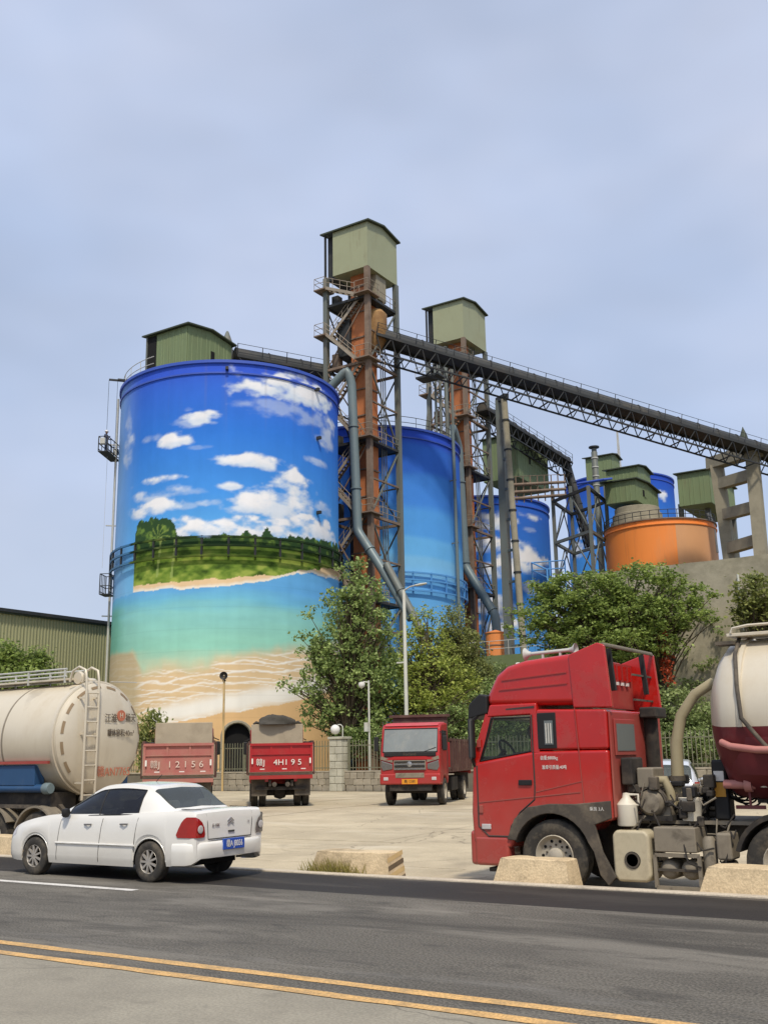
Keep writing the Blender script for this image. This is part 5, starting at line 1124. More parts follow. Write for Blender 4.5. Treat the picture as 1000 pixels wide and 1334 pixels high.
        if tail == 'sedan':
            p = rear_pt(.10, zs[0] + .12); MB().lathe([(.001, .0), (.05, .006), (.06, .0)], 14).build('lens_round', 'clear_lens', c, smooth=50).matrix_basis = Matrix.Translation((p[0] - .012, s * p[1], p[2])) @ Matrix.Rotation(R_(-90), 4, 'Y')
        MB().grid([[(x, s * (body(x, t)[0] + .004), body(x, t)[1] + .003) for t in (.52, .58, .64, .70, .76)] for x in np.linspace(xf - .30, xf - .05, 6)]).build('headlight', 'clear_lens', c, smooth=50)
    # bumper line, boot shut line, plate
    zbm = P['bump_z']
    MB().tube([(xr + .09, .99 * W(xr + .09), zbm), (xr + .02, W(xr + .02) * .95, zbm), (xr - .006, .3, zbm), (xr - .006, -.3, zbm), (xr + .02, -W(xr + .02) * .95, zbm)], .007, 4).build('bumper_seam', 'car_seam', bd)
    bp = [(xr + .42, W(xr + .42) * .99)] + [(xr + .16, W(xr + .16) * 1.0), (xr + .06, W(xr + .06) * .985), (xr - .01, .66), (xr - .035, .45), (xr - .045, 0)]; bp = bp + [(x, -y) for x, y in bp[-2::-1]]; G = []
    for (x, y) in bp:
        n_ = Vector((-1 if abs(y) < .7 else -.3, y * 1.2, 0)).normalized(); z0 = max(zb(x), .26)
        G.append([(x + n_.x * o_, y + n_.y * o_, z0 + (zbm - z0) * f) for o_, f in ((-.06, -.06), (.012, 0), (.025, .2), (.03, .55), (.028, .85), (.0, .97), (-.06, 1.0))])
    MB().grid(G).build('rear_bumper', paint, c, smooth=50)
    if plate:
        pl_ = MB().box((xr - .095, -.24, P['plate_z']), (xr - .055, .24, P['plate_z'] + .16)).build('number_plate', 'plate_blue', c, bevel=.006)
        text(pl_, 'plate_lettering', plate, .125, 'lettering', (xr - .098, 0, P['plate_z'] + .08), (PI / 2, 0, -PI / 2), .002, sx=.72)
    if badge:
        for s in (1, -1): MB().tube([(xr - .003, s * .50, zbm + .03), (xr - .004, s * .52, .86), (xr + .02, s * .53, 1.0), (xr + .12, s * .54, 1.06), (-1.72, s * .56, 1.065)], .006, 4).build('boot_seam', 'car_seam', bd)
        MB().tube([(xr - .004, .5, zbm + .03), (xr - .006, -.5, zbm + .03)], .007, 4).build('boot_seam', 'car_seam', bd)
        for dz in (0, .045): MB().tube([(xr - .012, -.07, P['badge_z'] + dz), (xr - .016, 0, P['badge_z'] + .05 + dz), (xr - .012, .07, P['badge_z'] + dz)], .009, 5).build('emblem', 'chrome', c)
        text(c, 'badge_lettering', 'ELYSEE', .055, 'chrome', (xr - .012, .34, P['badge_z'] + .0), (PI / 2, 0, -PI / 2), .003)
        text(c, 'badge_lettering', '1.6', .05, 'chrome', (xr - .012, -.42, P['badge_z'] + .02), (PI / 2, 0, -PI / 2), .003)
        MB().box((xr - .016, -.09, P['badge_z'] - .12), (xr - .004, .05, P['badge_z'] - .095)).build('boot_handle', 'car_seam', c)
        bar(c, 'aerial', (-.62, .02, ROOF(-.62)), (-.75, .02, ROOF(-.62) + .12), .012, 'black', rod=True)
    return c
sedan = dict(xf=2.12, xr=-2.22, wheels=(1.315, -1.315), arch=.345, wr=.30, track=.745,
    w=[(-2.22, .76), (-2.205, .785), (-2.14, .81), (-2.0, .825), (-1.4, .845), (0, .85), (1.2, .84), (1.7, .825), (1.95, .78), (2.08, .69), (2.12, .6)],
    belt=[(-2.22, .90), (-2.19, .965), (-1.9, .985), (-1.0, .945), (.8, .89), (1.5, .80), (1.9, .68), (2.12, .5)],
    deck=[(-2.22, .93), (-2.20, 1.02), (-2.14, 1.06), (-1.9, 1.065), (-1.4, 1.04), (0, 1.0), (.85, .985), (1.3, .93), (1.7, .84), (1.95, .72), (2.12, .55)],
    bot=[(-2.22, .36), (-2.15, .28), (-1.8, .25), (-1.0, .21), (1.0, .21), (1.8, .22), (2.0, .25), (2.12, .34)],
    roof=[(-1.68, 1.05), (-1.5, 1.15), (-1.2, 1.355), (-1.0, 1.43), (-.5, 1.46), (-.1, 1.435), (.13, 1.36), (.5, 1.17), (.9, .985)],
    cab=(-1.68, .9), wb=[(-1.68, .62), (-1.3, .78), (-.5, .815), (.5, .80), (.9, .70)], wrf=[(-1.68, .60), (-1.1, .585), (-.5, .60), (.2, .595), (.9, .66)],
    glass=[('rear_window', (-1.62, -1.17), (.62, 1.01)), ('windscreen', (.2, .84), (.62, 1.01)), ('front_door_window', (-.18, .58), (.07, .57)), ('rear_door_window', (-1.02, -.18), (.07, .57))],
    seats=((.05, .37), (.05, -.37), (-.85, .37), (-.85, -.37)), seams=(-.98, -.2, .78), handles=(-.86, -.05), mould=.53, mirror=.62, tail_z=(.665, .965), bump_z=.60, plate_z=.46, badge_z=.83, lean=-3)
car('white_sedan', 'white four door sedan with tinted side windows driving along the road', (-13.36, 12.87, 0), PI, 'car_white', sedan, plate='赣A J8056')
suv = dict(xf=2.2, xr=-2.15, wheels=(1.3, -1.3), arch=.37, wr=.33, track=.76,
    w=[(-2.15, .72), (-2.1, .80), (-1.8, .86), (0, .88), (1.5, .86), (2.0, .74), (2.2, .5)], belt=[(-2.15, .95), (-2.0, 1.0), (0, .97), (1.2, .9), (2.2, .6)],
    deck=[(-2.15, .99), (-2.0, 1.03), (0, 1.02), (1.0, 1.0), (1.8, .86), (2.2, .62)], bot=[(-2.15, .3), (0, .25), (2.2, .32)],
    roof=[(-2.12, 1.0), (-1.98, 1.25), (-1.78, 1.5), (-1.4, 1.6), (-.4, 1.63), (.1, 1.55), (.6, 1.25), (1.0, 1.0)],
    cab=(-2.12, 1.0), wb=[(-2.12, .72), (-1.7, .82), (0, .84), (1.0, .72)], wrf=[(-2.12, .66), (-1.6, .62), (0, .62), (1.0, .68)],
    glass=[('rear_window', (-2.08, -1.80), (.55, 1.01)), ('windscreen', (.15, .9), (.62, 1.01)), ('door_window', (-1.55, .6), (.07, .57))],
    seats=((.1, .38), (-.9, -.38)), seams=(-1.0, -.1, .85), handles=(-.9, .0), mould=.55, mirror=.7, tail_z=(.82, 1.06), bump_z=.62, plate_z=.5, badge_z=.8)
p = at(873, 1035, 30); car('parked_hatchback', 'silver hatchback seen from behind, parked between the red tractor and the fence', (p[0], p[1], yard_z(p[1])), math.atan2(p[1], p[0]) - .05, 'car_silver', suv, badge=False, tail='hatch')
# ------------------------------------------------------------------ red tractor
def tractor():
    t = thing('tractor_unit', 'red high roof tractor unit with dusty chassis coupled to a cement trailer', 'truck', (-6.68, 16.22, -0.22), PI)
    Wd = 1.22
    arc = [(.66 * math.cos(a), .53 + .66 * math.sin(a)) for a in np.linspace(PI - .55, .25, 16)]
    low = [(1.27, .62), (1.33, .75), (1.345, 1.15), (1.30, 1.90), (.2, 2.07), (-.97, 2.07), (-.97, 1.06), (-.70, 1.02)] + arc + [(.70, .62)]
    cab = MB().prism(low, -Wd, Wd).build('cab', 'truck_red', t, bevel=.05, seg=3)
    MB().prism([(-.97, 2.075), (.2, 2.075), (.17, 2.70), (-.97, 2.66)], -Wd + .01, Wd - .01).build('sleeper', 'truck_red', t, bevel=.04)
    MB().prism([(.165, 2.62), (1.04, 2.60), (.98, 2.80), (.165, 2.80)], -Wd + .03, Wd - .03).build('roof_front', 'truck_red', t, bevel=.03)
    MB().prism([(1.05, 2.78), (1.02, 2.98), (.86, 3.26), (.66, 3.40), (.35, 3.47), (-.46, 3.53), (-.50, 2.74)], -1.16, 1.16).build('roof_dome', 'truck_red', t, bevel=.10, seg=4)
    for s in (1, -1):
        y0, y1 = (1.10, 1.18) if s > 0 else (-1.18, -1.10)
        MB().prism([(-.44, 2.70), (-.40, 3.50), (-.88, 3.66), (-.99, 3.62), (-1.06, 2.68)], y0, y1).build('roof_fairing', 'truck_red', t, bevel=.02)
        bar(t, 'roof_groove', (.75, s * 1.165, 3.17), (-.36, s * 1.165, 3.24), .018, 'truck_red_dusty'); bar(t, 'roof_groove', (.80, s * 1.165, 3.02), (-.36, s * 1.165, 3.07), .018, 'truck_red_dusty')
        bar(t, 'a_pillar', (1.27, s * 1.15, 1.88), (1.0, s * 1.12, 2.64), .12, 'truck_red')
        bar(t, 'fairing_strut', (-.95, s * .75, 2.95), (-.9, s * .75, 3.6), .07, 'black')
        # doors
        MB().tube([(.24, s * (Wd + .003), 2.62), (.235, s * (Wd + .003), 1.55), (.25, s * (Wd + .003), 1.35), (.5, s * (Wd + .003), 1.16), (.66, s * (Wd + .003), .95), (.70, s * (Wd + .003), .8)], .012, 4).build('door_seam', 'car_seam', cab)
        MB().tube([(1.22, s * (Wd + .003), 1.86), (1.22, s * (Wd + .003), .95), (1.05, s * (Wd + .003), .80), (.70, s * (Wd + .003), .8)], .012, 4).build('door_seam', 'car_seam', cab)
        bar(t, 'cab_seam', (-.48, s * (Wd + .002), 2.70), (-.56, s * (Wd + .002), 1.1), .012, 'truck_red_dusty')
        bar(t, 'crease', (1.2, s * (Wd + .001), 1.30), (-.5, s * (Wd + .001), 1.46), .014, 'truck_red_dusty'); bar(t, 'crease', (.22, s * (Wd + .001), 1.46), (-.55, s * (Wd + .001), 1.62), .012, 'truck_red_dusty'); bar(t, 'drip_rail', (.98, s * 1.17, 2.70), (.2, s * 1.19, 2.74), .025, 'car_seam')
        for z_ in (1.2, 2.2): MB().box((1.13, s * Wd - .005, z_ - .06), (1.2, s * Wd + .02, z_ + .06)).build('door_hinge', 'truck_red_dusty', t, bevel=.008)
        MB().box((.28, s * Wd - .005, 1.56), (.50, s * Wd + .03, 1.64)).build('door_handle', 'black', t, bevel=.01)
        # side window and quarter light
        P = [(1.16, 1.93), (.27, 2.07), (.27, 2.58), (.95, 2.585)]
        MB().add([(x, s * 1.17, z) for x, z in P], [(0, 1, 2, 3)]).build('door_window', 'glass_clear', t)
        MB().tube([(x, s * 1.18, z) for x, z in P], .022, 6, True).build('window_seal', 'black', t)
        bar(t, 'b_pillar', (.20, s * 1.15, 2.05), (.20, s * 1.14, 2.64), .13, 'truck_red')
        MB().box((-.16, s * 1.212 - .012, 2.10), (.15, s * 1.212 + .012, 2.64)).build('quarter_frame', 'black', t, bevel=.02)
        MB().box((-.11, s * 1.226 - .004, 2.16), (.03, s * 1.226 + .004, 2.52)).build('quarter_window', 'glass_dusty', t)
        for k in range(3): bar(t, 'curtain_fold', (-.08 + .04 * k, s * 1.235, 2.18), (-.08 + .04 * k, s * 1.235, 2.48), .016, 'curtain')
        # mirror and sun visor wing
        bar(t, 'mirror_arm', (1.22, s * 1.15, 2.62), (1.26, s * 1.30, 2.55), .04, 'black'); bar(t, 'mirror_arm', (1.26, s * 1.2, 1.85), (1.26, s * 1.30, 1.98), .04, 'black')
        MB().box((1.20, s * 1.30 - .07, 1.95), (1.30, s * 1.30 + .07, 2.60)).build('mirror', 'black', t, bevel=.05)
        # fender trim round the front wheel
        fo = [(.73, .76), (.60, 1.06), (.36, 1.24), (0, 1.29), (-.4, 1.29), (-.96, 1.34), (-.96, 1.09), (-.70, 1.0), (-.80, .62), (-.98, .28), (-.86, .16), (-.74, .30), (-.66, .62)] + [(.62 * math.cos(a), .53 + .62 * math.sin(a)) for a in np.linspace(PI - .35, .35, 14)]
        MB().prism(fo, s * Wd - .02, s * Wd + .035).build('fender', 'chassis', t, bevel=.012)
        MB().prism([(.62 * math.cos(a), .53 + .62 * math.sin(a)) for a in np.linspace(PI - .3, .3, 14)] + [(.655 * math.cos(a), .53 + .655 * math.sin(a)) for a in np.linspace(.3, PI - .3, 14)], s * Wd - .5 * s, s * Wd - .03 * s).build('mudguard', 'chassis_dark', t)
        wheel(t, (0, s * 1.03, .53), .53, .30, s)
        for x in (-3.33, -4.68):
            wheel(t, (x, s * 1.05, .53), .53, .28, s); wheel(t, (x, s * .74, .53), .53, .28, s)
            MB().prism([(x + .60 * math.cos(a), .53 + .60 * math.sin(a)) for a in np.linspace(PI - .25, .25, 16)] + [(x + .66 * math.cos(a), .53 + .66 * math.sin(a)) for a in np.linspace(.25, PI - .25, 16)], s * .58, s * 1.22).build('rear_mudguard', 'chassis_dark', t)
        MB().box((.72, s * 1.10 - .12, .36), (1.30, s * 1.10 + .13, .80)).build('bumper_corner', 'truck_red', t, bevel=.05, seg=3)
        MB().box((1.20, s * .95 - .2, .46), (1.36, s * .95 + .24, .62)).build('headlight', 'clear_lens', t, bevel=.03)
        MB().box((1.0, s * 1.235 - .01, .90), (1.16, s * 1.235 + .012, .98)).build('side_marker', 'clear_lens', t, bevel=.01)
        bar(t, 'entry_step', (.75, s * 1.0, .30), (1.1, s * 1.0, .30), .3, 'chassis_dark', h=.06)
    MB().box((1.22, -1.2, .36), (1.40, 1.2, .88)).build('bumper', 'truck_red', t, bevel=.06, seg=3)
    MB().add([(1.28, -1.12, 1.92), (1.28, 1.12, 1.92), (1.0, 1.08, 2.62), (1.0, -1.08, 2.62)], [(0, 1, 2, 3)]).build('windscreen', 'glass_clear', t)
    MB().prism([(1.02, 2.66), (1.38, 2.58), (1.36, 2.82), (1.16, 2.98), (1.02, 2.95)], -1.18, 1.18).build('sun_visor', 'black', t, bevel=.03)
    # inside the cab
    for y in (.6, -.6):
        MB().box((.25, y - .27, 1.5 + .45), (.75, y + .27, 2.06)).build('seat', 'chassis_dark', t, bevel=.05)
        MB().prism([(.28, 2.0), (.42, 2.0), (.34, 2.5), (.22, 2.5)], y - .24, y + .24).build('seat_back', 'curtain', t, bevel=.04)
    MB().tube([(.98 + .09 * math.sin(a), .6 + .21 * math.cos(a), 2.10 + .15 * math.sin(a)) for a in np.linspace(0, 2 * PI, 20, endpoint=False)], .02, 6, True).build('steering_wheel', 'black', t, smooth=60)
    bar(t, 'steering_column', (1.02, .6, 2.09), (1.2, .6, 1.9), .06, 'black'); MB().box((.98, -1.1, 1.86), (1.26, 1.1, 2.0)).build('dashboard', 'black', t, bevel=.04)
    MB().lathe([(.001, 0), (.11, .01), (.12, 0), (.11, -.01), (.001, -.01)], 18).build('fan', 'chassis', t).matrix_basis = Matrix.Translation((.42, .75, 2.38)) @ Matrix.Rotation(PI / 2, 4, 'X')
    # rear wall
    MB().box((-.60, -1.09, 2.72), (-.52, 1.09, 3.46)).build('roof_back_panel', 'truck_red_dusty', t)
    MB().box((-1.005, -1.16, 1.10), (-.975, 1.16, 2.62)).build('rear_wall', 'truck_red_dusty', t, bevel=.01)
    MB().box((-1.03, .15, 1.98), (-1.006, 1.05, 2.52)).build('rear_window_frame', 'truck_red_dusty', t, bevel=.02); MB().box((-1.038, .22, 2.05), (-1.031, .98, 2.45)).build('rear_window', 'glass_dusty', t)
    MB().tube([(-.95, 1.14, 3.63), (-1.0, .9, 3.62), (-1.02, -.9, 3.62), (-.95, -1.14, 3.63)], .03, 6).build('roof_rail', 'dusty_metal', t, smooth=60)
    for z in (2.85, 3.25): bar(t, 'roof_rail', (-.92, -1.12, z), (-.92, -.2, z), .03, 'chassis')
    for k in range(9): bar(t, 'rib', (-.61, .95 - .235 * k, 3.18), (-.61, .95 - .235 * k, 3.42), .06, 'truck_red')
    for k in range(8): MB().box((-.635, .82 - .235 * k, 3.10), (-.605, .92 - .235 * k, 3.15)).build('marker_light', 'lettering', t)
    nb = MB()
    for k in range(12): nb.bar((-.985, -.25 - .07 * k, 2.70), (-.985, -.25 - .07 * k - .02, 3.55), .008)
    # horns
    hb = thing_part = bar(t, 'horn_tube', (.40, .75, 3.60), (-.26, .75, 3.62), .06, 'rail_pale', rod=True)
    for x, d in ((.40, 1), (-.26, -1)): MB().lathe([(.035, 0), (.05, .05), (.10, .1), (.105, .11)], 14, cap=False).build('horn_bell', 'rail_pale', t, smooth=50).matrix_basis = Matrix.Translation((x, .75, 3.60 + (.02 if d < 0 else 0))) @ Matrix.Rotation(d * PI / 2, 4, 'Y')
    for x in (.2, -.1): bar(t, 'horn_foot', (x, .75, 3.46), (x, .75, 3.6), .035, 'rail_pale')
    MB().box((.62, .65, 3.40), (.70, .75, 3.48)).build('roof_lamp', 'lettering', t, bevel=.02)
    # lettering on the door
    text(t, 'lettering', '自重:8800kg', .07, 'lettering', (-.02, Wd + .004, 1.96), (PI / 2, 0, PI), .002, sx=.8)
    text(t, 'lettering', '准牵引质量:40吨', .07, 'lettering', (-.10, Wd + .004, 1.82), (PI / 2, 0, PI), .002, sx=.8)
    text(t, 'lettering', '乘员 3人', .06, 'lettering', (-.75, Wd + .037, 1.22), (PI / 2, 0, PI), .002)
    # chassis
    for s in (1, -1): MB().box((-5.6, s * .42 - .05, .72), (1.0, s * .42 + .05, 1.0)).build('frame_rail', 'chassis', t)
    MB().box((-.9, -.5, .35), (.9, .5, 1.0)).build('engine', 'chassis_dark', t, bevel=.05)
    bar(t, 'front_axle', (0, -1, .5), (0, 1, .5), .14, 'chassis_dark')
    for x in (-3.33, -4.68): bar(t, 'rear_axle', (x, -1, .53), (x, 1, .53), .2, 'chassis_dark', rod=True)
    MB().box((-4.6, -.5, 1.02), (-2.9, .5, 1.12)).build('fifth_wheel', 'dusty_metal', t, bevel=.03)
    MB().box((-2.9, -.65, 1.0), (-1.05, .72, 1.05)).build('deck_plate', 'dusty_metal', t)
    # fuel tank with hole end, battery box, air tanks
    ft = MB().prism([(-.93, .30), (-.99, .22), (-1.42, .22), (-1.48, .30), (-1.48, .86), (-1.42, .93), (-.99, .93), (-.93, .86)], .62, 1.20).build('fuel_tank', 'fuel_tank', t, bevel=.05, seg=3)
    MB().lathe([(.001, 1.165), (.085, 1.165), (.085, 1.20), (.115, 1.215), (.12, 1.2)], 20, (-1.22, 0, .52), 'y').build('tank_port', 'void', ft, smooth=40)
    MB().lathe([(.112, 1.19), (.112, 1.215), (.088, 1.215), (.086, 1.19)], 20, (-1.22, 0, .52), 'y', cap=False).build('port_ring', 'chassis', ft, smooth=40)
    MB().box((-2.14, .55, .64), (-1.54, 1.16, .98)).build('battery_box', 'dusty_metal', t, bevel=.02)
    fr = [(-2.16, .60), (-2.16, .16), (-1.53, .16), (-1.53, .60)]
    for a, b in zip(fr, fr[1:] + fr[:1]): bar(t, 'tank_cradle', (a[0], 1.12, a[1]), (b[0], 1.12, b[1]), .05, 'dusty_metal')
    for x in (-1.70, -2.0): MB().lathe([(.001, 1.10), (.08, 1.09), (.125, 1.05), (.14, .98), (.14, .45), (.1, .4), (.001, .39)], 20, (x, 0, .40), 'y').build('air_tank', 'dusty_metal', t, smooth=40)
    bar(t, 'tank_strap', (-2.15, 1.11, .40), (-1.54, 1.11, .40), .035, 'chassis')
    MB().lathe([(.09, 0), (.10, .05), (.10, .5), (.06, .56)], 14, (-2.28, 1.0, .30)).build('filter', 'dusty_metal', t, smooth=40)
    MB().box((-2.62, .7, .55), (-2.40, 1.12, .92)).build('valve_box', 'dusty_metal', t, bevel=.04); MB().box((-2.6, .75, .25), (-2.42, 1.05, .54)).build('valve_box', 'chassis', t, bevel=.04)
    # behind the cab
    MB().box((-1.22, .45, 1.55), (-1.04, .95, 1.95)).build('oil_cooler', 'chassis_dark', t, bevel=.03); MB().box((-1.50, .35, 1.50), (-1.24, .85, 1.80)).build('air_box', 'dusty_metal', t, bevel=.03)
    MB().tube([(-1.12, -.35, 1.2), (-1.12, -.35, 2.60)], .11, 12).build('air_intake', 'chassis_dark', t, smooth=50); MB().box((-1.3, -.62, 2.55), (-1.02, -.1, 2.72)).build('intake_cowl', 'chassis_dark', t, bevel=.03)
    MB().lathe([(.001, -.22), (.17, -.2), (.2, -.1), (.2, .12), (.14, .2), (.001, .22)], 18, (-1.45, .75, 1.30), 'y').build('compressor', 'dusty_metal', t, smooth=40)
    for k in range(4): MB().lathe([(.21, -.16 + .09 * k), (.225, -.14 + .09 * k), (.21, -.12 + .09 * k)], 18, (-1.45, .75, 1.30), 'y', cap=False).build('cooling_fin', 'chassis', t, smooth=40)
    MB().tube([(-1.35, .7, 1.45), (-1.45, .75, 1.62), (-1.62, .72, 1.62), (-1.68, .7, 1.45), (-1.7, .7, 1.25)], .07, 10).build('elbow_pipe', 'hose_tan', t, smooth=50)
    MB().lathe([(.14, .98), (.15, 1.0), (.15, 1.28), (.06, 1.38), (.05, 1.44), (.001, 1.45)], 16, (-1.12, 1.0, 0)).build('water_jug', 'jug_white', t, smooth=40)
    MB().tube([(-1.18, 1.0, 1.26), (-1.30, 1.0, 1.28), (-1.30, 1.0, 1.42), (-1.17, 1.0, 1.42)], .02, 6).build('jug_handle', 'jug_white', t, smooth=50)
    MB().lathe([(.13, 1.05), (.16, 1.32), (.175, 1.34), (.175, 1.37), (.15, 1.36)], 20, (-1.98, .72, 0)).build('bucket', 'jug_white', t, smooth=40)
    MB().box((-1.72, .55, 1.05), (-1.50, .85, 1.26)).build('gearbox', 'dusty_metal', t, bevel=.03)
    MB().box((-2.50, .30, 1.05), (-2.28, .62, 1.90)).build('tool_box', 'black', t, bevel=.04); MB().box((-2.46, .622, 1.60), (-2.32, .634, 1.74)).build('box_label', 'lettering', t); MB().box((-2.47, .622, 1.38), (-2.31, .634, 1.58)).build('box_label', 'yellow_box', t)
    # big discharge hose
    MB().tube([(-1.68, .35, 1.0), (-1.70, .35, 1.55), (-1.72, .34, 2.15), (-1.82, .32, 2.55), (-2.05, .30, 2.86), (-2.32, .28, 3.02), (-2.44, .27, 2.96), (-2.50, .25, 2.5), (-2.60, .2, 2.0), (-2.75, .1, 1.6), (-2.95, 0, 1.3)], [.10, .10, .09, .085, .08, .08, .08, .08, .08, .08, .08], 12).build('discharge_hose', 'hose_tan', t, smooth=60)
    for z in (1.15, 1.35, 1.6): MB().lathe([(.125, z), (.125, z + .07)], 14, (-1.69, .35, 0), cap=True).build('hose_clamp', 'chassis', t, smooth=40)
    MB().tube([(-2.42, .27, 2.98), (-2.42, .2, 1.1)], .025, 6).build('hose_post', 'black', t)
    cc = MB(); rr = random.Random(3)
    for k in range(9):
        r = .17 + .05 * rr.random(); cx, cy, cz = -2.62 - .14 * rr.random(), .35 + .12 * rr.random(), 1.42 + .25 * rr.random()
        tl = rr.uniform(-.6, .6); MB_pts = [(cx + r * math.cos(a), cy + .1 * math.sin(a * 2 + k) + tl * r * math.sin(a) * .4, cz + r * math.sin(a)) for a in np.linspace(0, 2 * PI, 26, endpoint=False)]
        MB().tube(MB_pts, .014, 5, True).build('coiled_air_line', 'black', t, smooth=60)
    rr = random.Random(9)
    for k in range(10):
        a = Vector((rr.uniform(-1.9, -1.1), rr.uniform(.5, 1.0), rr.uniform(1.05, 1.3))); b = a + Vector((rr.uniform(-.5, .3), rr.uniform(-.3, .2), rr.uniform(-.25, .35))); m_ = (a + b) / 2 + Vector((0, 0, -.12))
        MB().tube([a, a.lerp(m_, .6), m_, m_.lerp(b, .5), b], .018, 6).build('hose', 'chassis_dark' if k % 2 else 'dusty_metal', t, smooth=60)
    rr = random.Random(19)
    for k in range(60):
        c = Vector((rr.uniform(-2.35, -1.08), rr.uniform(.1, .95), rr.uniform(1.02, 1.62))); d_ = [rr.uniform(.02, .10) for _ in range(3)]
        MB().box((c.x - d_[0], c.y - d_[1], c.z - d_[2]), (c.x + d_[0], c.y + d_[1], c.z + d_[2])).build('pump_part' if k % 2 else 'bracket', ('chassis', 'chassis_dark', 'dusty_metal', 'black', 'chassis_dark')[k % 5], t, bevel=.02)
    for k in range(30):
        a = Vector((rr.uniform(-2.7, -1.0), rr.uniform(.6, 1.15), rr.uniform(.6, 1.5))); b = a + Vector((rr.uniform(-.35, .35), rr.uniform(-.1, .1), rr.uniform(-.45, .25))); m_ = (a + b) / 2 + Vector((rr.uniform(-.1, .1), .05, -.1))
        MB().tube([a, a.lerp(m_, .6), m_, m_.lerp(b, .5), b], .013, 5).build('cable', 'chassis_dark' if k % 3 else 'dusty_metal', t, smooth=60)
    MB().box((-1.75, .2, 1.05), (-1.15, .9, 1.12)).build('mount_plate', 'chassis_dark', t)
    MB().box((-2.1, -.3, 1.05), (-1.3, .3, 1.5)).build('hydraulic_tank', 'chassis_dark', t, bevel=.05)
tractor()
# ------------------------------------------------------------------ cement trailer behind the tractor
ct = thing('cement_trailer', 'cream bulk cement tank trailer with a dark red hopper, coupled to the red tractor', 'trailer', (-3.98, 16.2, -0.22), PI)
zc, rt = 2.46, 1.17
tp_ = [(.001, .42), (.35, .40), (.7, .32), (.95, .20), (1.12, .06), (rt, -.18), (rt, -3.0), (rt, -9.5), (1.0, -9.8), (.001, -10)]
MB().lathe(tp_, 40, (0, 0, zc), 'x', a0=-.10, a1=PI + .10, cap=False).build('tank', 'tank_cream', ct, smooth=40)
MB().lathe(tp_, 30, (0, 0, zc), 'x', a0=PI + .10, a1=2 * PI - .10, cap=False).build('tank_belly', 'tank_maroon', ct, smooth=40)
for x in (-.20, -2.4, -4.8): MB().lathe([(rt, x - .04), (rt + .03, x - .03), (rt + .03, x + .03), (rt, x + .04)], 40, (0, 0, zc), 'x', a0=-.1, a1=PI + .1, cap=False).build('weld_band', 'tank_cream', ct, smooth=40)
G = []
for x, zt, zb_, yt, yb in ((.24, 2.2, 1.50, .5, .35), (.16, 2.2, 1.42, .80, .5), (.0, 2.2, 1.38, 1.0, .62), (-.25, 2.2, 1.36, 1.14, .70), (-.5, 2.2, 1.34, 1.17, .72), (-9.4, 2.2, 1.34, 1.17, .72)): G.append([(x, -yb * .9, zb_), (x, -yb, zb_ + .03), (x, -(yt * .66 + yb * .42), zb_ + .40 * (zt - zb_)), (x, -yt * .985, zb_ + .72 * (zt - zb_)), (x, -yt, zt), (x, yt, zt), (x, yt * .985, zb_ + .72 * (zt - zb_)), (x, yt * .66 + yb * .42, zb_ + .40 * (zt - zb_)), (x, yb, zb_ + .03), (x, yb * .9, zb_), (x, -yb * .9, zb_)])
mb = MB().grid(G); mb.f.append(tuple(range(10))); mb.build('hopper', 'tank_maroon', ct, smooth=30)
MB().tube([(.10, 1.08, 2.14), (-.05, 1.20, 2.08), (-.4, 1.26, 2.03), (-3, 1.27, 1.94), (-9, 1.27, 1.8)], .05, 8).build('air_pipe', 'pipe_pink', ct, smooth=60)
MB().tube([(.20, .75, 1.56), (-.4, .8, 1.55), (-3, .8, 1.52), (-8, .8, 1.5)], .065, 10).build('discharge_pipe', 'pipe_pink', ct, smooth=60)
for x in (-.15, -.5, -1.5): MB().lathe([(.10, x - .05), (.105, x), (.10, x + .05)], 14, (0, .8, 1.555), 'x').build('pipe_flange', 'pipe_pink', ct, smooth=40)
MB().lathe([(.001, -.1), (.09, -.08), (.09, .08), (.001, .1)], 14, (-.38, .8, 1.60)).build('valve', 'tank_cream', ct, smooth=40); bar(ct, 'valve_stem', (-.15, .8, 1.55), (-.15, .8, 1.25), .03, 'tank_maroon'); bar(ct, 'valve_foot', (-.35, .8, 1.25), (.05, .8, 1.25), .05, 'tank_maroon')
MB().tube([(-.10, .35, zc + rt + .02), (-.14, .85, zc + .92), (-.2, 1.16, zc + .45), (-.24, 1.24, zc), (-.5, 1.22, zc - .35), (-.75, 1.2, zc - .62)], .03, 8).build('vent_pipe', 'chassis', ct, smooth=60)
MB().box((-9, .05, zc + rt + .02), (.02, .62, zc + rt + .07)).build('walkway', 'tank_cream', ct, bevel=.01)
MB().tube([(-.05, .62, zc + rt + .07), (-.08, .62, zc + rt + .14), (-.3, .62, zc + rt + .17), (-9, .62, zc + rt + .17)], .022, 6).build('walkway_rail', 'tank_cream', ct, smooth=60)
MB().box((-.1, .45, zc + rt - .10), (.16, .75, zc + rt - .05)).build('step_plate', 'chassis', ct)
MB().box((-3.2, -.6, 1.30), (-.2, .6, 1.37)).build('coupler_plate', 'chassis_dark', ct)
for x in (-7, -8.3): 
    for s in (1, -1): wheel(ct, (x, s * 1.05, .53), .53, .3, s)
    bar(ct, 'axle', (x, -1, .53), (x, 1, .53), .16, 'chassis_dark')
MB().box((-9, -.5, .9), (-5.5, .5, 1.38)).build('subframe', 'chassis_dark', ct)
mat('strip_dusty', C(150, 128, 98, 0.8), 0.6, var=0.15)
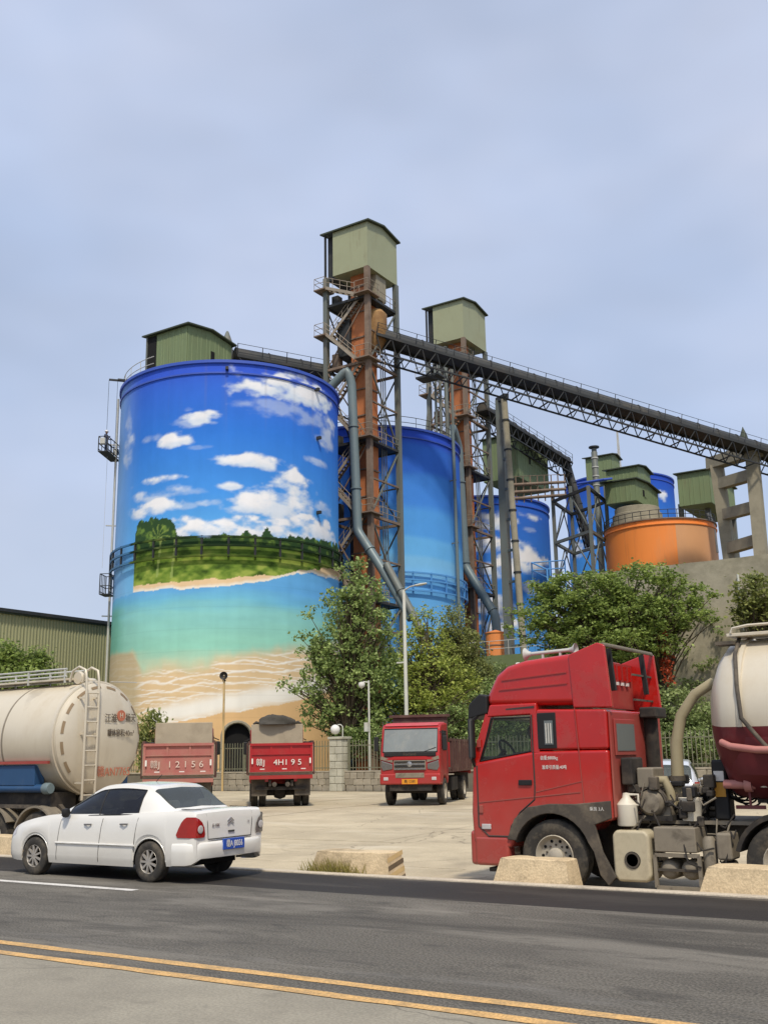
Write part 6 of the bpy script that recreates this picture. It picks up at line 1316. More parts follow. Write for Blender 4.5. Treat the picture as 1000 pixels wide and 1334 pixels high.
# ------------------------------------------------------------------ left tank trailer
lt = thing('tank_trailer', 'cream cylindrical tank trailer with a rear ladder and blue side skirt', 'trailer', (-17.52, 15.97, -0.22), PI)
zc, rt = 2.52, 1.19
MB().lathe([(.001, -.16), (.4, -.145), (.8, -.10), (1.04, -.05), (1.12, .0), (rt - .02, .04), (rt, .12), (rt, 4), (rt, 10), (1.0, 10.3), (.001, 10.4)], 64, (0, 0, zc), 'x').build('tank', 'tank_cream', lt, smooth=30)
MB().lathe([(rt, .10), (rt + .035, .11), (rt + .035, .2), (rt, .22)], 64, (0, 0, zc), 'x', cap=False).build('end_ring', 'tank_cream', lt, smooth=40)
for x in (1.75, 3.5, 5.3): MB().lathe([(rt, x - .03), (rt + .012, x), (rt, x + .03)], 64, (0, 0, zc), 'x', cap=False).build('weld_seam', 'dusty_metal', lt, smooth=40)
for k in range(16):      # reflector strips round the dish edge
    a = 2 * PI * (k + .5) / 16
    if math.sin(a) < -.75: continue
    b = MB(); aa = np.linspace(a - .12, a + .12, 5); b.grid([[(-.035 - .012, 1.06 * math.cos(q), zc + 1.06 * math.sin(q)), (-.005 - .012, 1.115 * math.cos(q), zc + 1.115 * math.sin(q))] for q in aa]).build('reflector_strip', 'strip_dusty', lt)
for y in (.66, .32):
    MB().tube([(-.24, y, 1.25), (-.24, y, zc + .9), (-.22, y, zc + rt + .02), (-.18, y, zc + rt + .22), (.02, y, zc + rt + .30), (.22, y, zc + rt + .22), (.30, y, zc + rt)], .028, 8).build('ladder_rail', 'tank_cream', lt, smooth=60)
for k in range(8): bar(lt, 'ladder_rung', (-.24, .66, 1.35 + .30 * k), (-.24, .32, 1.35 + .30 * k), .035, 'tank_cream', rod=True)
for z in (1.6, 2.6, 3.35): bar(lt, 'ladder_bracket', (-.24, .66, z), (-.02, .66, z), .04, 'tank_cream'); bar(lt, 'ladder_bracket', (-.24, .32, z), (-.02, .32, z), .04, 'tank_cream')
MB().box((.55, -.1, zc + rt + .06), (9.5, .5, zc + rt + .10)).build('walkway', 'tank_cream', lt)
for y in (.5, -.1):
    for z in (.14, .30): MB().tube([(.6, y, zc + rt + z), (9.5, y, zc + rt + z)], .022, 6).build('walkway_rail', 'rail_pale', lt)
    for k in range(8): bar(lt, 'rail_post', (.65 + 1.2 * k, y, zc + rt), (.65 + 1.2 * k, y, zc + rt + .3), .035, 'rail_pale')
MB().lathe([(.26, zc + rt - .05), (.26, zc + rt + .1), (.2, zc + rt + .15), (.001, zc + rt + .16)], 20, (.95, -.35, 0)).build('manhole', 'tank_cream', lt, smooth=40)
MB().lathe([(.02, -.05), (.13, -.05), (.15, 0), (.13, .05), (.02, .05)], 20, (.42, .3, zc + rt + .1), 'y').build('hose_reel', 'tank_cream', lt, smooth=40)
bar(lt, 'whip_aerial', (-.02, -.2, zc + rt + .02), (-.05, -.95, zc + rt + .04), .02, 'rail_pale', rod=True)
bar(lt, 'red_stripe', (.25, 1.15, 2.03), (9.5, 1.15, 2.03), .06, 'truck_red_dusty'); 
MB().box((.7, .85, 1.55), (9.5, 1.13, 1.98)).build('side_skirt', 'tank_blue', lt, bevel=.03); MB().box((.3, -1.13, 1.48), (9.5, -.85, 2.0)).build('side_skirt', 'tank_blue', lt, bevel=.03)
MB().tube([(.32, 1.05, 1.50), (9.5, 1.05, 1.50)], .085, 12).build('side_pipe', 'tank_blue', lt, smooth=50); MB().lathe([(.10, .26), (.12, .3), (.12, .42), (.10, .46)], 14, (0, 1.05, 1.50), 'x').build('pipe_cap', 'duct_grey', lt, smooth=40)
MB().box((.35, .3, 1.08), (9, .95, 1.42)).build('frame', 'chassis_dark', lt); MB().box((.35, -.95, 1.08), (9, -.3, 1.42)).build('frame', 'chassis_dark', lt)
bar(lt, 'side_guard', (.5, 1.12, 1.14), (9, 1.12, 1.14), .07, 'chassis'); 
MB().tube([(.2, .3, 1.3), (-.15, .1, 1.2), (-.30, -.1, 1.05)], .09, 10).build('outlet_pipe', 'dusty_metal', lt, smooth=50)
for x in (.55, 1.95, 3.35):
    for s in (1, -1): wheel(lt, (x, s * 1.0, .52), .52, .3, s)
    bar(lt, 'axle', (x, -.95, .52), (x, .95, .52), .16, 'chassis_dark', rod=True)
    for s in (1, -1): MB().prism([(x + .60 * math.cos(a), .52 + .60 * math.sin(a)) for a in np.linspace(PI - .5, .3, 14)] + [(x + .64 * math.cos(a), .52 + .64 * math.sin(a)) for a in np.linspace(.3, PI - .5, 14)], s * .82, s * 1.2).build('mudguard', 'dusty_metal', lt)
bar(lt, 'rear_bumper', (-.12, -1.1, .75), (-.12, 1.1, .75), .14, 'chassis')
for y in (.7, -.7): bar(lt, 'bumper_bracket', (-.1, y, .75), (.4, y, 1.15), .1, 'chassis')
def dish(y, z): r = math.hypot(y, z - zc); return -.165 + .12 * (r / 1.1)**2 - .012
text(lt, 'lettering', '江淮', .20, 'lettering_grey', (dish(-.18, 2.95) - .012, -.12, 2.93), (PI / 2, 0, -PI / 2), .004, sx=.9)
text(lt, 'lettering', '扬天', .20, 'lettering_grey', (dish(-.74, 2.95) - .012, -.74, 2.95), (PI / 2, 0, -PI / 2), .004, sx=.75)
em = MB().lathe([(.12, 0), (.12, .012), (.001, .013)], 24).build('emblem', 'lettering_red', lt); em.matrix_basis = Matrix.Translation((dish(-.44, 3.0) - .006, -.43, 3.0)) @ Matrix.Rotation(-PI / 2, 4, 'Y')
text(lt, 'emblem_letter', 'H', .15, 'tank_cream', (dish(-.44, 3.0) - .022, -.43, 3.0), (PI / 2, 0, -PI / 2), .003)
text(lt, 'lettering', '罐体容积:40m³', .17, 'lettering_grey', (dish(-.45, 2.62) - .012, -.42, 2.62), (PI / 2, 0, -PI / 2), .004, sx=.72)
text(lt, 'lettering', '赣AN7765', .25, 'lettering_red', (dish(-.3, 1.78) - .03, -.28, 1.80), (PI / 2, 0, -PI / 2), .004, sx=.85)
# ------------------------------------------------------------------ dump trucks
def dump_truck(label, loc, rotz, gate_m, plate, text_m, cab_m, board_m, tarp=False, front=False, W=2.4):
    t = thing('dump_truck', label, 'truck', loc, rotz, group='dump trucks parked in the yard'); h = W / 2
    for s in (1, -1): MB().box((-3.3, s * .42 - .05, .78), (3.2, s * .42 + .05, 1.0)).build('frame_rail', 'chassis_dark', t)
    # bed
    MB().box((-3.35, -h, 1.18), (1.45, h, 1.30)).build('bed_floor', board_m, t)
    for s in (1, -1):
        MB().box((-3.35, s * h - .03, 1.30), (1.45, s * h + .03, 2.38)).build('bed_side', 'dump_dark' if front else board_m, t)
        for k in range(9): x = -3.2 + .56 * k; MB().box((x, s * (h + .06) - .035, 1.2), (x + .09, s * (h + .06) + .035, 2.42)).build('side_rib', 'dump_dark', t)
        bar(t, 'top_rail', (-3.38, s * h, 2.42), (1.5, s * h, 2.42), .1, 'dump_dark')
    MB().box((1.38, -h * .92, 1.30), (1.46, h * .92, 3.25 if not front else 3.35)).build('headboard', board_m if not front else 'dump_dark', t, bevel=.02)
    if front: bar(t, 'bed_brow', (1.5, -h * 1.02, 3.36), (1.5, h * 1.02, 3.36), .10, 'dump_dark')
    # tailgate
    tg = MB().box((-3.43, -h, 1.32), (-3.37, h, 2.36)).build('tailgate', gate_m, t, bevel=.01)
    for z in (1.32, 2.30): bar(tg, 'gate_rib', (-3.46, -h, z + .04), (-3.46, h, z + .04), .09, gate_m)
    for y in (-h + .04, -.32 * h, .32 * h, h - .04): bar(tg, 'gate_rib', (-3.46, y, 1.36), (-3.46, y, 2.3), .08, gate_m, h=.05) if abs(y) > .9 else bar(tg, 'gate_rib', (-3.45, y, 1.98), (-3.45, y, 2.32), .07, gate_m, h=.04)
    bar(tg, 'gate_rib', (-3.45, -h, 1.98), (-3.45, h, 1.98), .05, gate_m)
    text(tg, 'lettering', plate[0], .29, text_m, (-3.47, h * .66, 1.66), (PI / 2, 0, -PI / 2), .006, sx=.95)
    text(tg, 'lettering', plate[1], .30, text_m, (-3.47, -h * .20, 1.66), (PI / 2, 0, -PI / 2), .006, sx=plate[2])
    for y, w_ in ((h * .6, .18), (-h * .1, .18), (-h * .7, .18)): MB().box((-3.47, y - w_ / 2, 1.40), (-3.455, y + w_ / 2, 1.44)).build('reflector', 'lettering', tg)
    for y in (h - .1, -h + .1): MB().box((-3.50, y - .03, 1.62), (-3.47, y + .03, 1.82)).build('side_reflector', 'lettering', tg)
    bar(t, 'tail_beam', (-3.35, -h, 1.12), (-3.35, h, 1.12), .14, gate_m)
    # rear end
    for s in (1, -1):
        MB().box((-3.05, s * .83 - .30, .42), (-3.0, s * .83 + .30, 1.10)).build('mud_flap', 'chassis', t)
        for x in (-2.1,):
            wheel(t, (x, s * .99, .5), .5, .27, s); wheel(t, (x, s * .68, .5), .5, .27, s)
        wheel(t, (2.35, s * 1.0, .5), .5, .27, s)
        MB().box((-3.32, s * .55 - .06, .95), (-3.2, s * .55 + .06, 1.08)).build('tail_lamp', 'red_lens', t)
        MB().lathe([(.001, -.25), (.09, -.24), (.09, .24), (.001, .25)], 12, (-3.1, s * .25, .85), 'x').build('hydraulic_strut', 'chassis', t, smooth=40)
        MB().box((-.9, s * .8 - .25, .45), (.5, s * .8 + .25, 1.0)).build('side_tank', 'chassis_dark', t, bevel=.05)
    bar(t, 'rear_axle', (-2.1, -1, .5), (-2.1, 1, .5), .2, 'chassis_dark', rod=True); MB().lathe([(.001, -.3), (.2, -.2), (.26, 0), (.2, .2), (.001, .3)], 16, (-2.1, 0, .52), 'y').build('differential', 'chassis_dark', t, smooth=40)
    bar(t, 'rear_bumper', (-3.1, -h * .8, .70), (-3.1, h * .8, .70), .12, 'chassis_dark'); bar(t, 'front_axle', (2.35, -1, .5), (2.35, 1, .5), .14, 'chassis_dark')
    # cab
    arc = [(2.35 + .60 * math.cos(a), .5 + .60 * math.sin(a)) for a in np.linspace(PI - .4, .4, 12)]
    MB().prism([(3.42, .80), (3.46, 1.2), (3.42, 1.92), (3.12, 2.86), (2.92, 3.0), (1.72, 3.06), (1.66, 1.0)] + arc + [(3.0, .80)], -1.14, 1.14).build('cab', cab_m, t, bevel=.13, seg=4)
    MB().prism([(3.10, 2.93), (2.9, 3.04), (1.72, 3.10), (1.72, 3.0), (2.9, 2.95)], -1.05, 1.05).build('roof_cap', 'cab_faded_red' if front else cab_m, t, bevel=.04)
    def wsx(z): return 3.42 + (3.12 - 3.42) * (z - 1.92) / (2.86 - 1.92)
    g = [[(wsx(z) + .075 - .05 * (y / 1.0)**2, y, z) for z in np.linspace(1.98, 2.80, 5)] for y in np.linspace(-1.03, 1.03, 9)]
    MB().grid(g).build('windscreen', 'windscreen_dusty', t, smooth=60)
    MB().tube([(wsx(z) + .0, y, z) for y, z in ((-1.05, 1.97), (1.05, 1.97), (1.03, 2.82), (-1.03, 2.82))], .03, 6, True).build('screen_seal', 'black', t)
    MB().box((3.40, -1.0, 1.80), (3.475, 1.0, 1.96)).build('wiper_panel', 'black', t, bevel=.03)
    for y in (.5, -.45): bar(t, 'wiper', (3.46, y, 1.95), (wsx(2.2) + .05, y + .5 if y > 0 else y + .45, 2.12), .03, 'black')
    gr = MB().box((3.44, -.62, 1.30), (3.50, .62, 1.66)).build('grille', 'dusty_metal', t, bevel=.02)
    for k in range(4): bar(gr, 'grille_slat', (3.51, -.58, 1.35 + .085 * k), (3.51, .58, 1.35 + .085 * k), .05, 'chrome' if k % 2 == 0 else 'black')
    MB().lathe([(.10, 0), (.10, .02), (.001, .025)], 16).build('emblem', 'chrome', t).matrix_basis = Matrix.Translation((3.52, 0, 1.52)) @ Matrix.Rotation(PI / 2, 4, 'Y')
    MB().prism([(-.95, 1.68), (.95, 1.68), (.62, 1.80), (-.62, 1.80)], 3.43, 3.48, 'x').build('hood_panel', cab_m, t)
    for s in (1, -1):
        MB().prism([(s * .66, 1.34), (s * 1.04, 1.28), (s * 1.12, 1.42), (s * 1.10, 1.66), (s * .66, 1.52)], 3.42, 3.49, 'x').build('headlight', 'smoke_lens', t, bevel=.03)
        MB().prism([(s * .66, 1.58), (s * 1.12, 1.70), (s * 1.10, 1.82), (s * .66, 1.68)], 3.43, 3.475, 'x').build('headlight_brow', 'dusty_metal', t)
        MB().box((3.50, s * .92 - .09, .93), (3.54, s * .92 + .09, 1.05)).build('fog_lamp', 'clear_lens', t, bevel=.02)
        bar(t, 'mirror_arm', (3.2, s * 1.12, 2.7), (3.3, s * 1.36, 2.6), .035, 'black'); MB().box((3.26, s * 1.32 - .09, 2.0), (3.34, s * 1.32 + .09, 2.55)).build('mirror', 'black', t, bevel=.04)
        MB().box((2.05, s * 1.15 - .01, 2.05), (2.95, s * 1.15 + .012, 2.75)).build('door_window', 'glass_dark', t, bevel=.01)
        bar(t, 'door_seam', (1.95, s * 1.143, 1.05), (1.95, s * 1.143, 2.85), .015, 'car_seam')
    MB().box((3.30, -1.16, .78), (3.52, 1.16, 1.18)).build('bumper', cab_m, t, bevel=.06, seg=3)
    MB().box((3.50, -.55, 1.02), (3.535, .55, 1.20)).build('bumper_insert', 'dusty_metal', t, bevel=.02); MB().box((3.2, -.8, .55), (3.42, .8, .80)).build('valance', 'chassis_dark', t)
    if front:
        pp = MB().box((3.535, -.30, .80), (3.555, .30, .98)).build('number_plate', 'plate_yellow', t); text(pp, 'plate_lettering', '赣J 12580', .13, 'black', (3.557, 0, .89), (PI / 2, 0, PI / 2), .002, sx=.8)
        text(t, 'windscreen_lettering', 'Forland', .16, 'lettering_grey', (3.48, 0, 1.88), (PI / 2, 0, PI / 2), .003)
    if tarp:
        tb = thing('tarpaulin_bundle', 'dark rolled tarpaulin bundle lying on top of the red dump truck headboard', 'tarpaulin', (0, 0, 0)); tb.parent = None
        R3 = Matrix.Translation(loc) @ Matrix.Rotation(rotz, 4, 'Z'); tb.matrix_basis = R3 @ Matrix.Translation((1.42, 0, 3.25))
        rr = random.Random(5); G = []
        for i in range(15):
            y = -.78 + 1.56 * i / 14; e_ = math.sqrt(max(0, 1 - (y / .82)**2)); row = []
            for k in range(13):
                a = PI * k / 12; rad = (.10 + .26 * e_) * (1 + .22 * math.sin(3 * y + 4 * a) + rr.uniform(-.08, .08)); row.append((rad * .9 * math.cos(a), y, -.01 + rad * math.sin(a)))
            G.append(row)
        MB().grid(G).build('roll', 'tarp', tb, smooth=70)
        for y in (-.95, .95): MB().tube([(0, y * .75, .04), (.05, y * .95, .08), (0, y * 1.08, .02)], [.05, .07, .03], 7).build('loose_end', 'tarp', tb, smooth=60)
    return t
MATS['windscreen_dusty'] = mat('windscreen_dusty', C(140, 146, 144, 0.7), 0.18, var=0.2, vs=1.2, spec=0.6, dirt=C(170, 166, 152, 0.7), da=0.3, ds=1.4)
p = at(362, 1044, 44.2); dump_truck('red dump truck seen from behind with white lettering on its tailgate', (p[0], p[1], 0.0), math.atan2(p[1], p[0]) + R_(2), 'dump_red', ('赣J', '4H1 9 5', 1.1), 'lettering', 'dump_red', 'dump_board', tarp=True)
p = at(236, 1040, 40.3); dump_truck('faded pink dump truck seen from behind with worn tailgate lettering, beside the tank trailer', (p[0], p[1], 0.0), math.atan2(p[1], p[0]) + R_(-2), 'dump_faded', ('赣J', '1 2 1 5 6', 1.15), 'lettering_faded', 'dump_faded', 'dump_board')
p = at(549, 1050, 43.6); dump_truck('red dump truck facing the road with chrome grille and yellow plate', (p[0] + .35, p[1], 0.0), R_(-71), 'dump_red', ('赣J', '12580', 1), 'lettering', 'dump_red', 'dump_dark', front=True)
# ================================================================== SUSPENDED WORK PLATFORMS
def cradle(label, u, v, dep, L, Hh, yaw, withgear=True):
    c = Vector(at(u, v, dep)); t = thing('work_cradle', label, 'cradle', c, yaw)
    for x in (-L / 2, L / 2):
        for y in (-.35, .35): bar(t, 'post', (x, y, 0), (x, y, Hh), .06, 'dark_steel')
    MB().box((-L / 2, -.38, -.06), (L / 2, .38, 0)).build('floor', 'dark_steel', t)
    for y in (-.35, .35):
        for z in (.15, .6, Hh): bar(t, 'rail', (-L / 2, y, z), (L / 2, y, z), .05, 'dark_steel')
        for k in range(1, 4): x = -L / 2 + L * k / 4; bar(t, 'baluster', (x, y, 0), (x, y, Hh), .04, 'dark_steel')
    for x in (-L / 2, L / 2):
        for z in (.6, Hh): bar(t, 'rail', (x, -.35, z), (x, .35, z), .05, 'dark_steel')
        if withgear: MB().box((x - .18, -.2, .5), (x + .18, .2, 1.0)).build('hoist', 'rail_pale', t, bevel=.05)
    return t, c
Z1 = S1[3]
yaw1 = R_(118)
cr1, c1 = cradle('suspended work cradle with a painter hanging high beside the mural silo', 142.5, 594, 77, 2.9, 1.15, yaw1)
cr2, c2 = cradle('empty suspended work cradle hanging low beside the mural silo', 139.5, 775, 77, 1.3, 1.5, yaw1, False)
for k, (u, vb) in enumerate(((138, 590), (150, 578), (136, 594))):
    a = Vector(at(u, vb, 77)); top = Vector((a.x, a.y, Z1 + .8)) if k < 2 else None
    if k < 2:
        r = thing('suspension_rope', ('thin steel rope holding the outer end of the upper cradle', 'thin steel rope holding the inner end of the upper cradle')[k], 'rope', (a.x, a.y, a.z), world=True)
        bar(r, 'rope', a, top, .03, 'dark_steel', rod=True); bar(r, 'loose_tail', a + Vector((.2, 0, 0)), (a.x + .2, a.y, 12.5 if k else 16), .022, 'rail_pale', rod=True)
        e2 = Vector((S1[0] - a.x, S1[1] - a.y, 0)).normalized() * 2.6; bar(r, 'outrigger', top, top + e2, .14, 'dark_steel')
def person(name, label, base, yaw, pose, shirt='hi_white'):
    me = bpy.data.meshes.new(name)
    J = [(0, 0, .95), (0, 0, 1.15), (0, .0, 1.38), (0, 0, 1.48), (0.02, 0, 1.56), (0.03, 0, 1.68),   # pelvis..head
         (0, .19, 1.40), (.10, .24, 1.15), (.32, .20, 1.08), (0, -.19, 1.40), (.14, -.24, 1.16), (.36, -.16, 1.22), (.40, .20, 1.08), (.44, -.15, 1.25),
         (0, .10, .88), (.02, .11, .48), (0, .11, .08), (.13, .12, .03), (0, -.10, .88), (.03, -.11, .48), (0, -.11, .08), (.13, -.12, .03)]
    Ed = [(0, 1), (1, 2), (2, 3), (3, 4), (4, 5), (2, 6), (6, 7), (7, 8), (8, 12), (2, 9), (9, 10), (10, 11), (11, 13), (0, 14), (14, 15), (15, 16), (16, 17), (0, 18), (18, 19), (19, 20), (20, 21)]
    rad = [(.14, .15), (.13, .15), (.13, .16), (.06, .06), (.085, .075), (.09, .08), (.07, .07), (.05, .05), (.04, .04), (.07, .07), (.05, .05), (.04, .04), (.03, .045), (.03, .045), (.095, .09), (.065, .065), (.045, .045), (.035, .045), (.095, .09), (.065, .065), (.045, .045), (.035, .045)]
    me.from_pydata(J, Ed, []); o = bpy.data.objects.new(name, me); o.location = base; o.rotation_euler = (0, 0, yaw)
    link(o, None, None, label, 'person'); sk = o.modifiers.new('skin', 'SKIN'); ss = o.modifiers.new('sub', 'SUBSURF'); ss.levels = 2; ss.render_levels = 2
    for i, v in enumerate(me.skin_vertices[0].data): v.radius = rad[i]; v.use_root = (i == 0)
    me.materials.append(MATS['work_blue'])
    h = MB().lathe([(.13, 0), (.125, .05), (.10, .11), (.05, .145), (.001, .15)], 16, (.02, 0, 1.68)).build('helmet', 'hi_white', o, smooth=50); MB().lathe([(.16, 0), (.16, .012), (.12, .02)], 16, (.035, 0, 1.68)).build('helmet_brim', 'hi_white', h, smooth=50)
    MB().lathe([(.17, 1.02), (.175, 1.2), (.18, 1.36), (.12, 1.45)], 14, (0, 0, 0), cap=False).build('vest', 'work_blue', o, smooth=50)
    MB().lathe([(.001, 1.50), (.07, 1.53), (.09, 1.60), (.085, 1.67), (.001, 1.70)], 14, (.028, 0, 0)).build('face', 'skin', o, smooth=60)
    return o
pb = c1 + Matrix.Rotation(yaw1, 3, 'Z') @ Vector((-.85, 0, 0)); person('person', 'painter in dark blue work clothes and white helmet standing in the suspended cradle', pb, R_(20), 0)
for k, xx in enumerate((.2, .75)):
    q = c1 + Matrix.Rotation(yaw1, 3, 'Z') @ Vector((xx, .1, 0)); b = thing('paint_bucket', ('pale paint bucket beside the painter in the cradle', 'pale paint bucket at the outer end of the cradle')[k], 'bucket', q)
    MB().lathe([(.14, 0), (.17, .38), (.18, .40), (.16, .39)], 14).build('pail', 'jug_white', b, smooth=40); MB().tube([(-.17, 0, .38), (-.1, 0, .5), (.1, 0, .5), (.17, 0, .38)], .01, 5).build('handle', 'dark_steel', b)
# ================================================================== TREES
def leaves(centres, radii, n, size, seed, flat=0.5, droop=0.2, squash=.75):
    """many small bent leaves round clump centres; returns verts, faces"""
    g = np.random.default_rng(seed); cen = np.asarray(centres, float); rad = np.asarray(radii, float); k = g.integers(0, len(cen), n)
    d = g.normal(size=(n, 3)); d /= np.linalg.norm(d, axis=1)[:, None]; rr = g.random(n) ** 0.45
    nt_ = 7; tw = g.normal(size=(len(cen), nt_, 3)); tw[:, :, 2] += .25; tw /= np.linalg.norm(tw, axis=2)[:, :, None]; tl = g.uniform(.7, 1.7, (len(cen), nt_)); kj = g.integers(0, nt_, n)
    p = cen[k] + tw[k, kj] * (g.random(n) ** .7 * tl[k, kj] * rad[k])[:, None] * np.array([1, 1, squash]) + g.normal(size=(n, 3)) * .085
    loose = g.random(n) < .22; p[loose] = (cen[k] + d * (rr * rad[k])[:, None] * np.array([1, 1, squash]))[loose]
    a = g.normal(size=(n, 3)); a[:, 2] = a[:, 2] * flat - droop; a /= np.linalg.norm(a, axis=1)[:, None]
    b = np.cross(a, g.normal(size=(n, 3)) * np.array([.5, .5, 1]) + np.array([0, 0, .6])); b /= np.linalg.norm(b, axis=1)[:, None] + 1e-9
    s = size * (0.6 + .8 * g.random(n)); nrm = np.cross(a, b)
    v = np.empty((n, 4, 3)); v[:, 0] = p; v[:, 1] = p + a * (s * .5)[:, None] + b * (s * .34)[:, None] + nrm * (s * .08)[:, None]; v[:, 2] = p + a * s[:, None]; v[:, 3] = p + a * (s * .5)[:, None] - b * (s * .34)[:, None] + nrm * (s * .08)[:, None]
    f = np.arange(4 * n).reshape(n, 4); return v.reshape(-1, 3), f
def leaf_obj(name, parts, m, parent=None, **kw):
    V = np.concatenate([p[0] for p in parts]); off = 0; Fs = []
    for p in parts: Fs.append(p[1] + off); off += len(p[0])
    Fq = np.concatenate(Fs); me = bpy.data.meshes.new(name); me.vertices.add(len(V)); me.vertices.foreach_set('co', V.ravel().astype(np.float32))
    me.loops.add(len(Fq) * 4); me.loops.foreach_set('vertex_index', Fq.ravel().astype(np.int32)); me.polygons.add(len(Fq)); me.polygons.foreach_set('loop_start', np.arange(0, len(Fq) * 4, 4).astype(np.int32))
    me.update(); me.validate(); me.materials.append(MATS[m]); return link(bpy.data.objects.new(name, me), parent, **kw)
def tree(name, label, base, lobes, nleaf, size, m, seed, trunk_r=.16, clump=.75, cat='tree', group=None, stems=1, dens=1.0, flat=.5, flowers=None, squash=.75):
    """lobes: (centre, (rx, ry, rz)) ellipsoids that fill the crown; limbs run from the trunk into every clump cluster"""
    base = Vector(base); g = random.Random(seed); t = thing(name, label, cat, base, world=True, group=group); cl = []; cr = []
    vol = [l[1][0] * l[1][1] * l[1][2] for l in lobes]; tot = sum(vol); N = int(46 * dens * (tot ** .67) / clump ** 1.2) + 8
    for (c, r), vv in zip(lobes, vol):
        for _ in range(max(3, int(N * vv / tot))):
            while True:
                q = Vector((g.uniform(-1, 1), g.uniform(-1, 1), g.uniform(-1, 1)))
                if .2 < q.length < 1: break
            q = q * (q.length ** -.25); cl.append((c[0] + q.x * r[0], c[1] + q.y * r[1], c[2] + q.z * r[2])); cr.append(clump * g.uniform(.45, 1.15))
    wood = MB(); top = max(c[2] for c in cl); ctr = Vector(np.mean(cl, axis=0))
    for s in range(stems):
        o = Vector((g.uniform(-.4, .4), g.uniform(-.3, .3), 0)) if stems > 1 else Vector((0, 0, 0)); P = []
        tx = Vector((ctr.x + g.uniform(-.8, .8) * (stems > 1) * 2, ctr.y, top - .6))
        for i in range(7): f = i / 6; P.append((base + o).lerp(tx, f) + Vector((g.uniform(-.12, .12), g.uniform(-.12, .12), 0)) * (f > 0))
        wood.tube(P, [trunk_r * (1 - .85 * i / 6) for i in range(7)], 8)
        st = wood if False else P
        for k in range(s, len(cl), stems):
            if g.random() < .6:
                c = Vector(cl[k]); hz = min(max((c.z - base.z) * g.uniform(.45, .8), .3), top - base.z - .8); f = hz / (tx.z - base.z); j = min(5, int(f * 6)); a = Vector(P[j]).lerp(Vector(P[j + 1]), f * 6 - j)
                m_ = a.lerp(c, .5) + Vector((g.uniform(-.2, .2), g.uniform(-.2, .2), g.uniform(-.05, .3))); wood.tube([a, a.lerp(m_, .5), m_, m_.lerp(c, .6), c], [trunk_r * .38, trunk_r * .3, trunk_r * .22, trunk_r * .13, .012], 5)
    wood.build('trunk', 'bark', t, smooth=60, fix=False)
    leaf_obj('crown', [leaves(cl, cr, nleaf, size, seed, flat, squash=squash)], m, t)
    if flowers:
        fc, fr, fn, fs = flowers; leaf_obj('blossom', [leaves(fc, fr, fn, fs, seed + 5)], 'flower_red', t)
    return t
def lobe(u, v, dep, ru, rv, ry=None):
    k = dep / PX_F * 1.02; return (tuple(at(u, v, dep)), (ru * k, (ry or ru * .8) * k if ry is None else ry, rv * k))
D = 62.5
tree('poplar_tree', 'tall leafy poplar between the mural silo and the lamp post', (*at(455, 1010, D)[:2], -.03),
     [lobe(456, 744, D, 20, 22), lobe(470, 775, D, 30, 22), lobe(446, 790, D, 30, 26), lobe(478, 820, D, 34, 30), lobe(440, 845, D, 40, 30), lobe(425, 885, D, 36, 34), lobe(470, 880, D, 44, 40), lobe(384, 893, D - .5, 20, 8), lobe(408, 838, D, 22, 14), lobe(408, 795, D, 14, 10), lobe(420, 935, D, 34, 24, .8), lobe(498, 890, D + .6, 30, 46), lobe(460, 940, D, 44, 26, .8)], 19000, .2, 'leaf_poplar', 3, .2, .52, dens=.62, flat=.9)
tree('leafy_tree', 'bright green bushy tree beside the white lamp post', (*at(560, 1010, 64)[:2], -.03),
     [lobe(556, 815, 65, 26, 26), lobe(548, 860, 65, 46, 42), lobe(565, 900, 64, 60, 46), lobe(530, 925, 63, 44, 30), lobe(600, 930, 63.5, 48, 34)], 16500, .185, 'leaf_bright', 8, .16, .55, dens=.62)
tree('willow_bush', 'feathery olive green tree before the plain blue silo base', (*at(598, 1010, 67)[:2], -.03),
     [lobe(592, 815, 67, 24, 26), lobe(598, 850, 67, 34, 36), lobe(612, 895, 67, 34, 44), lobe(585, 880, 67, 34, 40), lobe(632, 930, 66, 26, 40)], 21000, .145, 'leaf_olive', 12, .12, .46, dens=.75, flat=1.4)
T3 = 56.5
fl = [at(862, 846, 55), at(866, 862, 55), at(858, 830, 55), at(870, 885, 54.6), at(864, 873, 54.8), at(868, 850, 55)]
tree('spreading_tree', 'broad spreading dark green tree with red blossom behind the red tractor cab', (*at(901, 1005, T3)[:2], -.03),
     [lobe(765, 775, T3, 62, 30), lobe(840, 760, T3, 52, 24), lobe(895, 775, T3, 38, 16), lobe(720, 800, T3, 45, 30), lobe(690, 815, T3 - .5, 30, 26), lobe(810, 805, T3, 85, 32), lobe(870, 800, T3, 50, 24), lobe(780, 840, T3 - 1, 70, 24), lobe(845, 738, T3, 16, 8), lobe(715, 770, T3, 30, 18), lobe(915, 805, T3 - .6, 22, 9), lobe(850, 835, T3 - 1, 40, 20)],
     40000, .18, 'leaf_dark', 21, .17, .6, dens=.62, squash=.45, flat=.3, flowers=(fl, [.35] * 6, 500, .16))
tree('shrub', 'dense leafy shrub behind the picket fence beside the hose', (*at(885, 1005, 55.2)[:2], -.03),
     [lobe(870, 925, 55.2, 40, 30), lobe(920, 945, 55.2, 40, 26), lobe(880, 965, 55.0, 60, 22)], 15000, .17, 'leaf_pale', 33, .06, .5, cat='shrub', stems=3)
tree('shrub', 'tall shrub growing against the retaining wall by the trailer top', (*at(985, 1005, 56)[:2], -.03),
     [lobe(985, 775, 56, 30, 26), lobe(975, 800, 56, 22, 14), lobe(1010, 800, 56, 36, 30)], 4200, .24, 'leaf_olive', 35, .08, .6, cat='shrub')
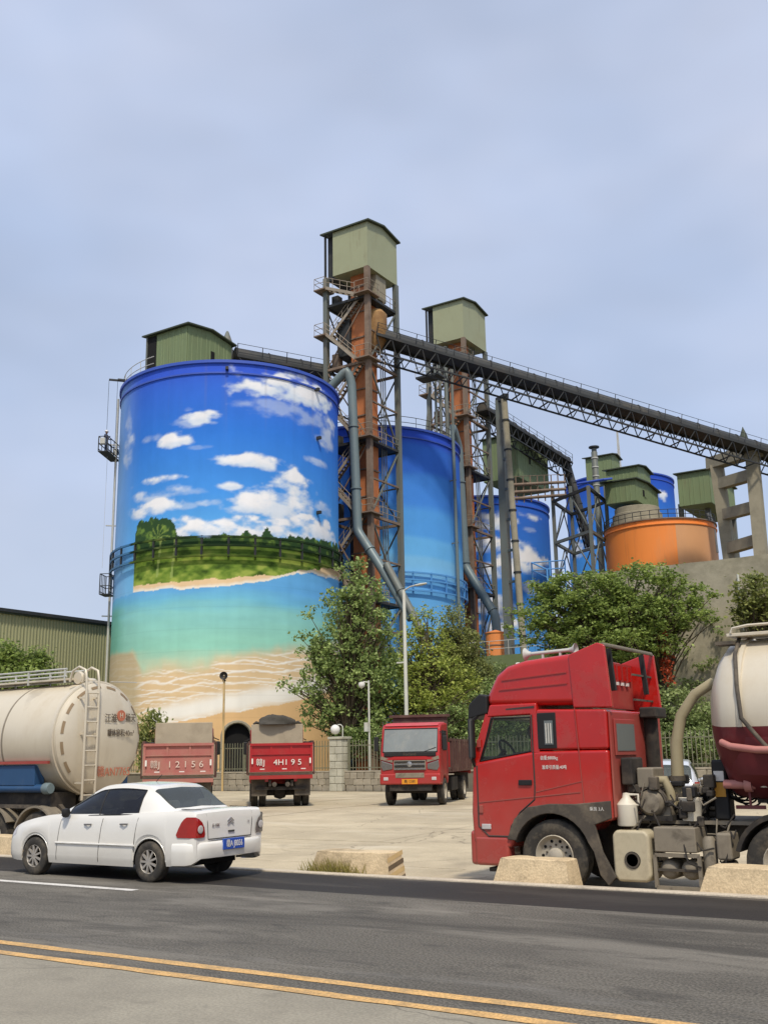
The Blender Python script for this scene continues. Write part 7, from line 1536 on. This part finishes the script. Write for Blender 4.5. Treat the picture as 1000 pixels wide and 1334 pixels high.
tree('shrub', 'dark shrub in front of the ribbed warehouse wall behind the tank trailer', (*at(25, 1000, 42)[:2], -.0),
     [lobe(10, 865, 42, 26, 30), lobe(38, 870, 42, 26, 24), lobe(60, 870, 42, 12, 18), lobe(-15, 865, 42, 24, 28), lobe(25, 890, 42, 50, 18)], 12000, .14, 'leaf_dark', 40, .08, .42, cat='shrub', stems=2)
tree('shrub', 'sparse dry shrub between the tank trailer and the faded dump truck', (*at(200, 1020, 56)[:2], -.0),
     [lobe(200, 952, 56, 20, 22), lobe(186, 975, 56, 16, 22), lobe(205, 985, 56, 20, 20)], 2600, .2, 'leaf_olive', 44, .05, .5, cat='shrub', stems=3, flat=1.3)
tree('shrub', 'low shrub row behind the fence under the poplar', (*at(500, 1010, 61.5)[:2], -.03),
     [lobe(470, 965, 61.5, 50, 20, .7), lobe(540, 958, 61.5, 50, 22, .7), lobe(600, 950, 60.5, 40, 30, .8), lobe(640, 930, 62, 30, 40)], 16000, .16, 'leaf_poplar', 48, .06, .5, cat='shrub', stems=4)
# creeper sheet on the retaining wall and terrace wall (nobody could count the leaves)
g = np.random.default_rng(5); cs = []; rs = []
for _ in range(420):
    u, v = g.uniform(845, 1010), g.uniform(800, 1000)
    if g.random() < (.85 if v > 930 else (.3 if v > 850 else .15)): p = atY(u, v, 59.75); cs.append(p); rs.append(g.uniform(.25, .6))
for _ in range(160):
    u, v = g.uniform(600, 700), g.uniform(862, 960); p = atY(u, v, 65.7); 
    if g.random() < (v - 850) / 90: cs.append(p); rs.append(g.uniform(.25, .6))
cs = np.array(cs); leaf_obj('creeper', [leaves(cs, rs, 8000, .19, 77, .8)], 'leaf_pale', kind='stuff', label='green creeper leaves hanging over the concrete retaining wall', cat='creeper')
g2 = np.random.default_rng(9); cs = np.stack([g2.uniform(-60, -10, 500), g2.uniform(49.1, 51.5, 500), g2.uniform(-.05, .35, 500)], 1)
leaf_obj('undergrowth', [leaves(cs, [.3] * 500, 9000, .22, 78, 1.2)], 'leaf_olive', kind='stuff', label='low green undergrowth behind the stone wall', cat='undergrowth')
wp = thing('wall_drainpipe', 'thin white drain pipe on the retaining wall beside the tall shrub', 'pipe', (*atY(966, 800, 59.8)[:2], 0), world=True)
bar(wp, 'pipe', atY(970, 830, 59.8), atY(960, 748, 59.8), .13, 'pole_white', rod=True)
